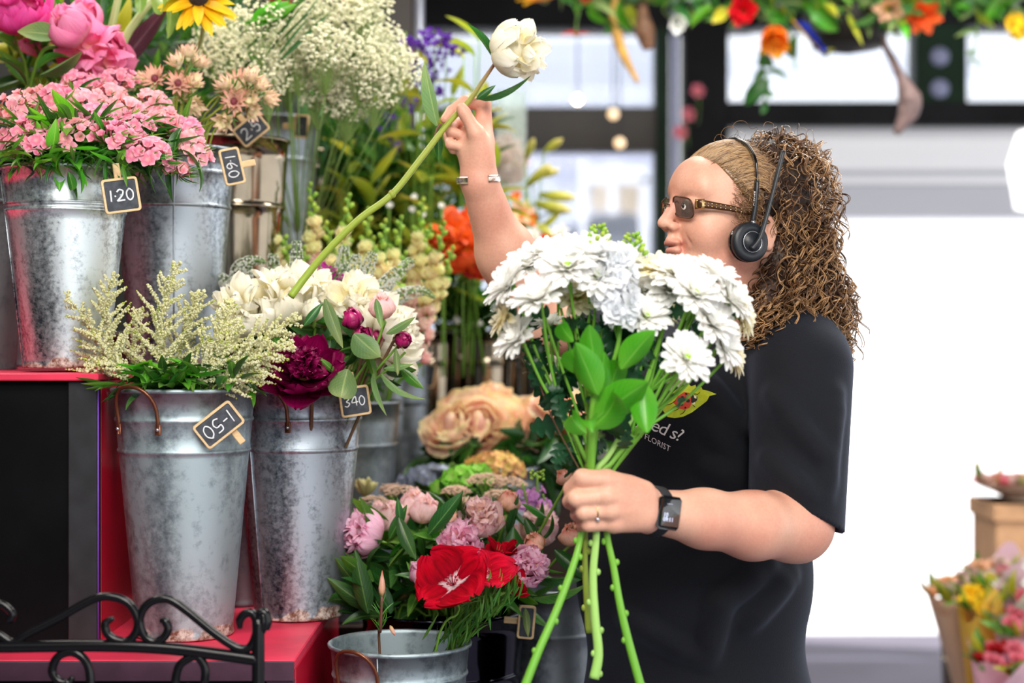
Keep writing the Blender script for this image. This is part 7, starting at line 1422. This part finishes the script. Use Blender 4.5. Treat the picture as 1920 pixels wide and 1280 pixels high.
for (x, y, Y, d, L, k, u) in [(820, 236, 2.77, (-.25, -.05, 1), .108, 0, (.6, -1, 0)), (896, 184, 2.775, (1, -.1, .18), .098, 1, (0, -.5, 1)), (926, 112, 2.79, (-.5, -.1, 1), .075, 1, (-.8, -.5, -.3)), (822, 250, 2.79, (.0, .1, -1), .05, 0, (0, -1, 0)), (893, 186, 2.77, (.7, -.2, .5), .04, 0, (0, -1, 0)), (945, 112, 2.78, (-.3, 0, -1), .018, 0, (0, -1, 0))]: put_leaf(t, 'peonyd' if x != 820 else 'sageb', P(x, y, Y), d, L, k=k, up=u)
MB().tube(pxpath([(814, 268), (818, 245), (826, 232)], 2.768, 5), .002, n=6).build('bract', g_stempur, t)
# ================================================================ hanging garland across the top
YG = 4.7
gz = CAM_H + (640 + 60) / FPX * YG
gr = thing('hanging_rail', 'leafy garland rail hanging from the ceiling along the top of the picture', 'garland', (P(1500, 0, YG)[0], YG, 2.96))
MB().tube([P(930, -62, YG), P(1980, -62, YG)], .02, n=8).build('pole', m_dkw, gr)
for x in (1000, 1450, 1900): MB().tube([P(x, -62, YG), np.array([P(x, 0, YG)[0], YG, 2.96])], .006, n=6).build('hanger', m_iron, gr)
for k in range(240):
    x = U(1370, 1930) if k % 4 else U(1080, 1380); put_leaf(gr, ('peony', 'broad', 'bright', 'sageb', 'yellow')[k % 5], P(x, U(-60, 20), U(YG - .12, YG + .12)), (U(-1, 1), U(-1, .2), U(-1, .3)), U(.06, .12))
for k in range(80): put_leaf(gr, ('yellow', 'bright', 'peonyd', 'sageb')[k % 4], P(U(1520, 1700), U(-20, 45), U(YG - .12, YG + .1)), (U(-1, 1), U(-1, .2), U(-1, .2)), U(.07, .12))
def hang_vine(pts, label, n=10, key='sageb', L=.08, r=.003):
    t = thing('ivy_trail', label, 'foliage', P(pts[0][0], pts[0][1], YG)); p = pxpath(pts, YG, 6); MB().tube(p, r, n=5).build('stem', g_stem, t)
    for k in range(n): put_leaf(t, key, p[int((k + .5) / n * (len(p) - 1))], (U(-1, 1), U(-.8, 0), U(-1, .1)), L * U(.7, 1.2))
    return t
hang_vine([(1430, -50), (1440, 60), (1425, 110), (1440, 150), (1432, 200)], 'green leaf trail hanging under the orange flower', 11, 'broad', .085)
hang_vine([(1470, -50), (1480, 60), (1492, 130)], 'short leaf trail right of the orange flower', 4, 'broad', .07)
hang_vine([(1840, -50), (1835, 20), (1828, 90), (1818, 120)], 'thin trail hanging in front of the right transom pane', 5, 'sageb', .06)
hang_vine([(1160, -50), (1150, 10), (1140, 40)], 'short leafy trail beside the curved yellow stick', 8, 'broad', .07)
m_pod = plain('brown_pod', srgb(120, 84, 62), .6, noise=.3, nscale=40); m_stick = plain('honey_stick', srgb(206, 156, 70), .45, noise=.15, nscale=30)
def hanging(name, label, pts, r, mat, cat='dried pod'):
    p = pxpath(pts, YG, 8); o = MB().tube(p, np.interp(np.linspace(0, 1, len(p)), np.linspace(0, 1, len(r)), r), n=10).build(name, mat); tag(o, label, cat); return o
hanging('curved_stick', 'honey coloured curved stick hanging at the top centre', [(1168, -62), (1155, 0), (1154, 50), (1168, 100), (1196, 155)], [.018, .018, .017, .014, .006], m_stick, 'stick')
hanging('dried_pod', 'brown knobbed pod hanging right of the curved stick', [(1206, -62), (1204, 10), (1208, 50), (1216, 92)], [.010, .012, .020, .030, .016], m_pod)
hanging('dried_pod', 'long dark stem with mauve grey pod hanging above the florist', [(1630, -62), (1650, 60), (1675, 115), (1700, 170), (1705, 205), (1680, 250)], [.008, .009, .010, .014, .034, .030, .010], plain('mauve_pod', srgb(120, 98, 96), .6, noise=.25, nscale=30))
sph = MB(); sph.lathe([(0, -.11), (.1, -.09), (.13, 0), (.12, .02), (0, .02)], origin=P(1590, 30, YG + .05), n=20); o = sph.build('hanging_pot', plain('dark_pot', srgb(24, 18, 14), .7)); tag(o, 'dark hanging basket half hidden in the leaves', 'basket')
H = P(0, -60, YG)
def gflower(name, label, x, y, d, R, m, n=6, t0=40, t1=70, w=.6, rings=1): simple_flower(name, label, P(x, y, YG - .1), d, R, m, P(x, -58, YG), n, t0, t1, w, None, rings, leaves=2)
gflower('silk_flower', 'yellow orange flower at the top left of the garland', 1022, 4, (-.2, -.3, .8), .085, organic('petal_amber', [(0, srgb(240, 140, 20)), (1, srgb(252, 190, 30))], .5, .35), 7, 60, 95, .5)
gflower('silk_flower', 'small red flower hanging upside down on a pale stalk', 1080, 68, (0, -.3, 1), .045, organic('petal_red2', [(0, srgb(200, 30, 40)), (1, srgb(236, 90, 90))], .5, .3), 6, 60, 100, .5)
gflower('silk_flower', 'white silk flower hanging above the lavender pole', 1270, 34, (0, -.7, -.4), .055, m_whitep, 7, 20, 40, .7, 2)
gflower('silk_flower', 'red flower in the garland left of the orange one', 1395, 22, (-.2, -.8, -.1), .065, organic('petal_red3', [(0, srgb(180, 10, 20)), (1, srgb(226, 24, 40))], .5, .3), 6, 30, 60, .9, 2)
gflower('silk_flower', 'big orange flower hanging in the garland', 1452, 52, (-.1, -.6, -.8), .085, organic('petal_orange2', [(0, srgb(246, 110, 20)), (1, srgb(252, 170, 50))], .5, .35), 6, 20, 45, .8, 2)
gflower('silk_flower', 'pink and yellow flower in the garland at the right', 1722, 20, (.1, -.7, -.5), .075, m_orange, 6, 35, 60, .6, 2)
gflower('silk_flower', 'pale amber flower left of the pink and yellow one', 1672, 12, (-.3, -.7, -.4), .06, m_peach, 6, 35, 60, .6, 2)
gflower('silk_flower', 'yellow flower hanging at the top right corner', 1898, 25, (.1, -.5, -.9), .09, m_yel, 5, 10, 25, .6, 2)
gflower('silk_flower', 'small crimson flower behind the short leafy trail', 1098, 2, (0, -.8, .3), .03, m_redp, 6, 30, 60, .9)
bf = thing('feather', 'royal blue feather with yellow quill hanging beside the orange flower', 'feather', P(1488, 20, YG)); ff = MB()
for k in range(70): f = k / 69; a = P(1490 + 50 * f, 40 + 58 * f, YG - .08); ff.grid(xf(frame(a, (1, -.1, -.5 + U(-1, 1) * .8)), leafG(.034 * (1 - .4 * f), .012, 20, nu=4, nv=3)))
ff.build('vane', m_blu, bf); MB().tube(pxpath([(1484, 36), (1545, 102)], YG - .08), .003, n=5).build('quill', m_yel, bf)
gflower('silk_flower', 'deep blue flower at the very top above the feather', 1506, -14, (.1, -.6, .4), .045, m_blu, 7, 40, 70, .5)
# ================================================================ stall at the lower right with wrapped bouquets
YS = 4.3
b_s = bucket(P(1822, 640, YS + .25) * [1, 1, 0], .085, .07, .51, m_shiny, 'tall bright steel bucket at the lower right corner', rings=(.8,))
tb2 = thing('table', 'low table behind the wrapped bouquets at the lower right', 'table', (P(1960, 0, YS + .4)[0], YS + .5, 0))
x0 = px(1885, YS + .9); MB().box((x0, YS + .36, .40), (x0 + .8, YS + .9, .44), bev=.004).build('top', m_dkw, tb2)
for dx in (.03, .76):
    for dy in (.39, .87): MB().box((x0 + dx - .02, YS + dy - .02, 0), (x0 + dx + .02, YS + dy + .02, .40), bev=.003).build('leg', m_dkw, tb2)
cb_ = thing('cardboard_box', 'plain kraft cardboard box standing on the table at the right edge', 'box', P(1920, 0, YS + .55) * [1, 1, 0] + [0, 0, .44]); xa, xb = px(1868, YS + .5), px(2010, YS + .5); m_kraft = plain('kraft_card', srgb(206, 160, 120), .8, noise=.06)
zt_ = pz(945, YS + .5); MB().box((xa, YS + .5, .44), (xb, YS + .75, zt_), bev=.003).build('body', m_kraft, cb_, smooth=False); MB().box((xa - .01, YS + .49, zt_ - .05), (xb + .01, YS + .76, zt_), bev=.002).build('lid', m_kraft, cb_, smooth=False)
m_cpink = organic('paper_pink', [(0, srgb(236, 190, 206)), (1, srgb(240, 200, 214))], .6, .3, vein=.05); m_cgrn = organic('paper_green', [(0, srgb(186, 220, 190)), (1, srgb(196, 226, 200))], .6, .3, vein=.05); m_ctan = organic('paper_tan', [(0, srgb(206, 176, 150)), (1, srgb(216, 186, 160))], .7, .2, vein=.1); m_cyel = organic('paper_yellow', [(0, srgb(240, 190, 70)), (1, srgb(246, 206, 90))], .6, .3, vein=.05)
m_rosy = organic('petal_rosy', [(0, srgb(206, 90, 110)), (1, srgb(226, 130, 146))], .6, .3, vein=.1, var=.15); m_dust = organic('petal_dusty', [(0, srgb(200, 160, 150)), (1, srgb(226, 200, 190))], .6, .3, var=.15)
def wrapped(name, label, x, y, Y, R, h, paper, flo, lean=(0, 0), n=9, base_z=0.44, fr=.03):
    """a bouquet in a flared paper cone: the cone's mouth is centred at pixel x, y"""
    m = P(x, y, Y); foot_ = m + np.array([lean[0], lean[1], -h]); foot_[2] = max(foot_[2], base_z); t = thing('wrapped_bouquet', label, 'bouquet', foot_); ax = nrm(m - foot_); Ln = np.linalg.norm(m - foot_); F = frame(foot_, ax)
    a = np.linspace(0, 2 * pi, 30, endpoint=False); pr = [(.12, 0), (.2, .15), (.55, .6), (1.0, 1.0)]
    G = np.array([[xf(F, (R * q * math.cos(b), R * q * math.sin(b), Ln * z * (1 + (z > .9) * .12 * math.sin(b * 3)))) for b in a] for q, z in pr]); MB().grid(G, closed=True).build('paper', paper, t)
    MB().tube([xf(F, (R * .22 * math.cos(b), R * .22 * math.sin(b), Ln * .15)) for b in np.linspace(0, 6.28, 16)], .006, n=5, cap=False).build('ribbon', m_ctan, t)
    me = [gm('petal', petal(1, .8, 60, 20, .3, .03, 6, 5, .6, .85, s), f_) for s, f_ in enumerate(flo * (2 if len(flo) < 2 else 1))]
    for k in range(n):
        q = math.sqrt((k + .5) / n) * .8; b = k * 2.4; c = xf(F, (R * q * math.cos(b), R * q * math.sin(b), Ln * (1.06 - .12 * q))); mb = MB(); fm = frame(c, rdir(ax + [0, -.3, 0], .2), None, fr)
        mb_o = bpy.data.objects.new('bloom', floret_cache(flo[k % len(flo)])); COL.objects.link(mb_o); mb_o.parent = t; M_ = fm.copy(); M_[:3, 3] -= wloc(t); mb_o.matrix_basis = Matrix(M_.tolist())
    for k in range(16): b = U(0, 6.28); put_leaf(t, ('peony', 'sageb', 'yellow')[k % 3], xf(F, (R * .7 * math.cos(b), R * .7 * math.sin(b), Ln * .95)), ax + np.array([math.cos(b), -.3, U(-.2, .4)]), U(.05, .09))
    return t
_fc = {}
def floret_cache(m):
    if m.name not in _fc: 
        mb = MB()
        for j, (n, t0, t1, s_) in enumerate(((7, 70, 60, 1), (6, 50, 20, .85), (4, 25, -10, .6))):
            for k in range(n): mb.grid(xf(rz(2 * pi * k / n + j), petal(s_, .9 * s_, t0, t1, .3, .03, 5, 5, .5, .9, k)))
        _fc[m.name] = mb.mesh('bloom', m)
    return _fc[m.name]
wrapped('b', 'rosy bouquet standing on the kraft box at the right edge', 1905, 905, YS + .58, .135, .30, m_ctan, [m_rosy, m_dust], (0, 0), 16, zt_, .035)
wrapped('b', 'bouquet with tan and green leaves over the steel bucket at the lower right', 1800, 1100, YS + .1, .10, .45, m_ctan, [m_dust, m_peach], (.05, .05), 10, .0, .03)
wrapped('b', 'bouquet in pink paper left of the green paper one', 1862, 1075, YS, .10, .50, m_cpink, [m_dust, m_peach], (.03, .1), 8, .0, .03)
wrapped('b', 'bouquet in pale green paper at the lower right', 1912, 1090, YS - .05, .11, .50, m_cgrn, [m_whitep, m_rosy], (.0, .1), 8, .0, .03)
wrapped('b', 'bouquet in yellow paper beside the steel bucket', 1836, 1120, YS - .08, .065, .4, m_cyel, [m_yel], (.02, .1), 8, .0, .028)
wrapped('b', 'bouquet in pink paper in front at the right edge', 1925, 1165, YS - .15, .09, .45, m_cpink, [m_rosy], (.0, .1), 9, .0, .03)
wrapped('b', 'low bouquet of red pink blooms at the lower right corner', 1890, 1235, YS - .25, .10, .4, m_cpink, [m_rosy, m_redp], (.0, .1), 12, .0, .03)
o = MB().lathe([(0, 0), (.05, .0), (.07, .03), (.1, .05), (.102, .052), (.06, .03), (0, .01)], origin=P(1905, 1040, YS + .42) * [1, 1, 0] + [0, 0, .44], n=28).build('dish', m_pole); tag(o, 'pale grey dish on the table behind the papers', 'dish')
wl = thing('wall_lamp', 'white frosted lantern blurred at the right edge of the picture', 'lamp', P(1912, 320, 5.6)); m_opal = bpy.data.materials.new('opal_glass'); m_opal.use_nodes = True; ob_ = m_opal.node_tree.nodes['Principled BSDF']; ob_.inputs['Emission Color'].default_value = (1, .99, .96, 1); ob_.inputs['Emission Strength'].default_value = 1.2
lc = P(1935, 320, 5.6); MB().lathe([(0, -.14), (.06, -.13), (.085, .02), (.05, .13), (0, .15)], origin=lc, n=6).build('lantern_glass', m_opal, wl, smooth=False); MB().tube([lc + [0, 0, .14], [lc[0], lc[1], 2.96]], .006, n=6).build('rod', m_iron, wl)
# a warm pendant bulb, plus two amber glows imitating lamp reflections on the rail
m_bulb = bpy.data.materials.new('warm_bulb'); m_bulb.use_nodes = True; wb2 = m_bulb.node_tree.nodes['Principled BSDF']; wb2.inputs['Emission Color'].default_value = (1, .8, .5, 1); wb2.inputs['Emission Strength'].default_value = 14
m_rail_reflection = m_bulb.copy(); m_rail_reflection.node_tree.nodes['Principled BSDF'].inputs['Emission Strength'].default_value = 1.1; m_rail_reflection.node_tree.nodes['Principled BSDF'].inputs['Emission Color'].default_value = (1, .6, .22, 1)
for x, y, lb in ((1290, 215, 'upper'), (1276, 250, 'lower'), (1308, 172, 'topmost')): simple_flower('pink_reflection', 'small pink flower shape imitating a reflection on the pole behind the florist, %s one' % lb, P(x, y, 6.6), (0, -1, .1), .035, m_rosy, P(x, y + 60, 6.66), 6, 40, 80, .8, leaves=0)  # pink shapes added to imitate a blurred reflection on the dark upright
for x, y, lb in ((1083, 187, 'warm glowing bulb in front of the left transom pane'), (1150, 214, 'small amber glow imitating a lamp reflection on the brown rail, upper one'), (1162, 268, 'small amber glow imitating a lamp reflection on the brown rail, lower one')):
    c = P(x, y, 6.4); t = thing('bulb_or_reflection', lb, 'lamp', c); MB().ell(c, .016 if y < 200 else .02, n=10, m=8).build('bulb', m_bulb if y < 200 else m_rail_reflection, t); MB().tube([c + [0, 0, .016], [c[0], c[1], 2.96]], .003, n=5).build('cord', m_iron, t)
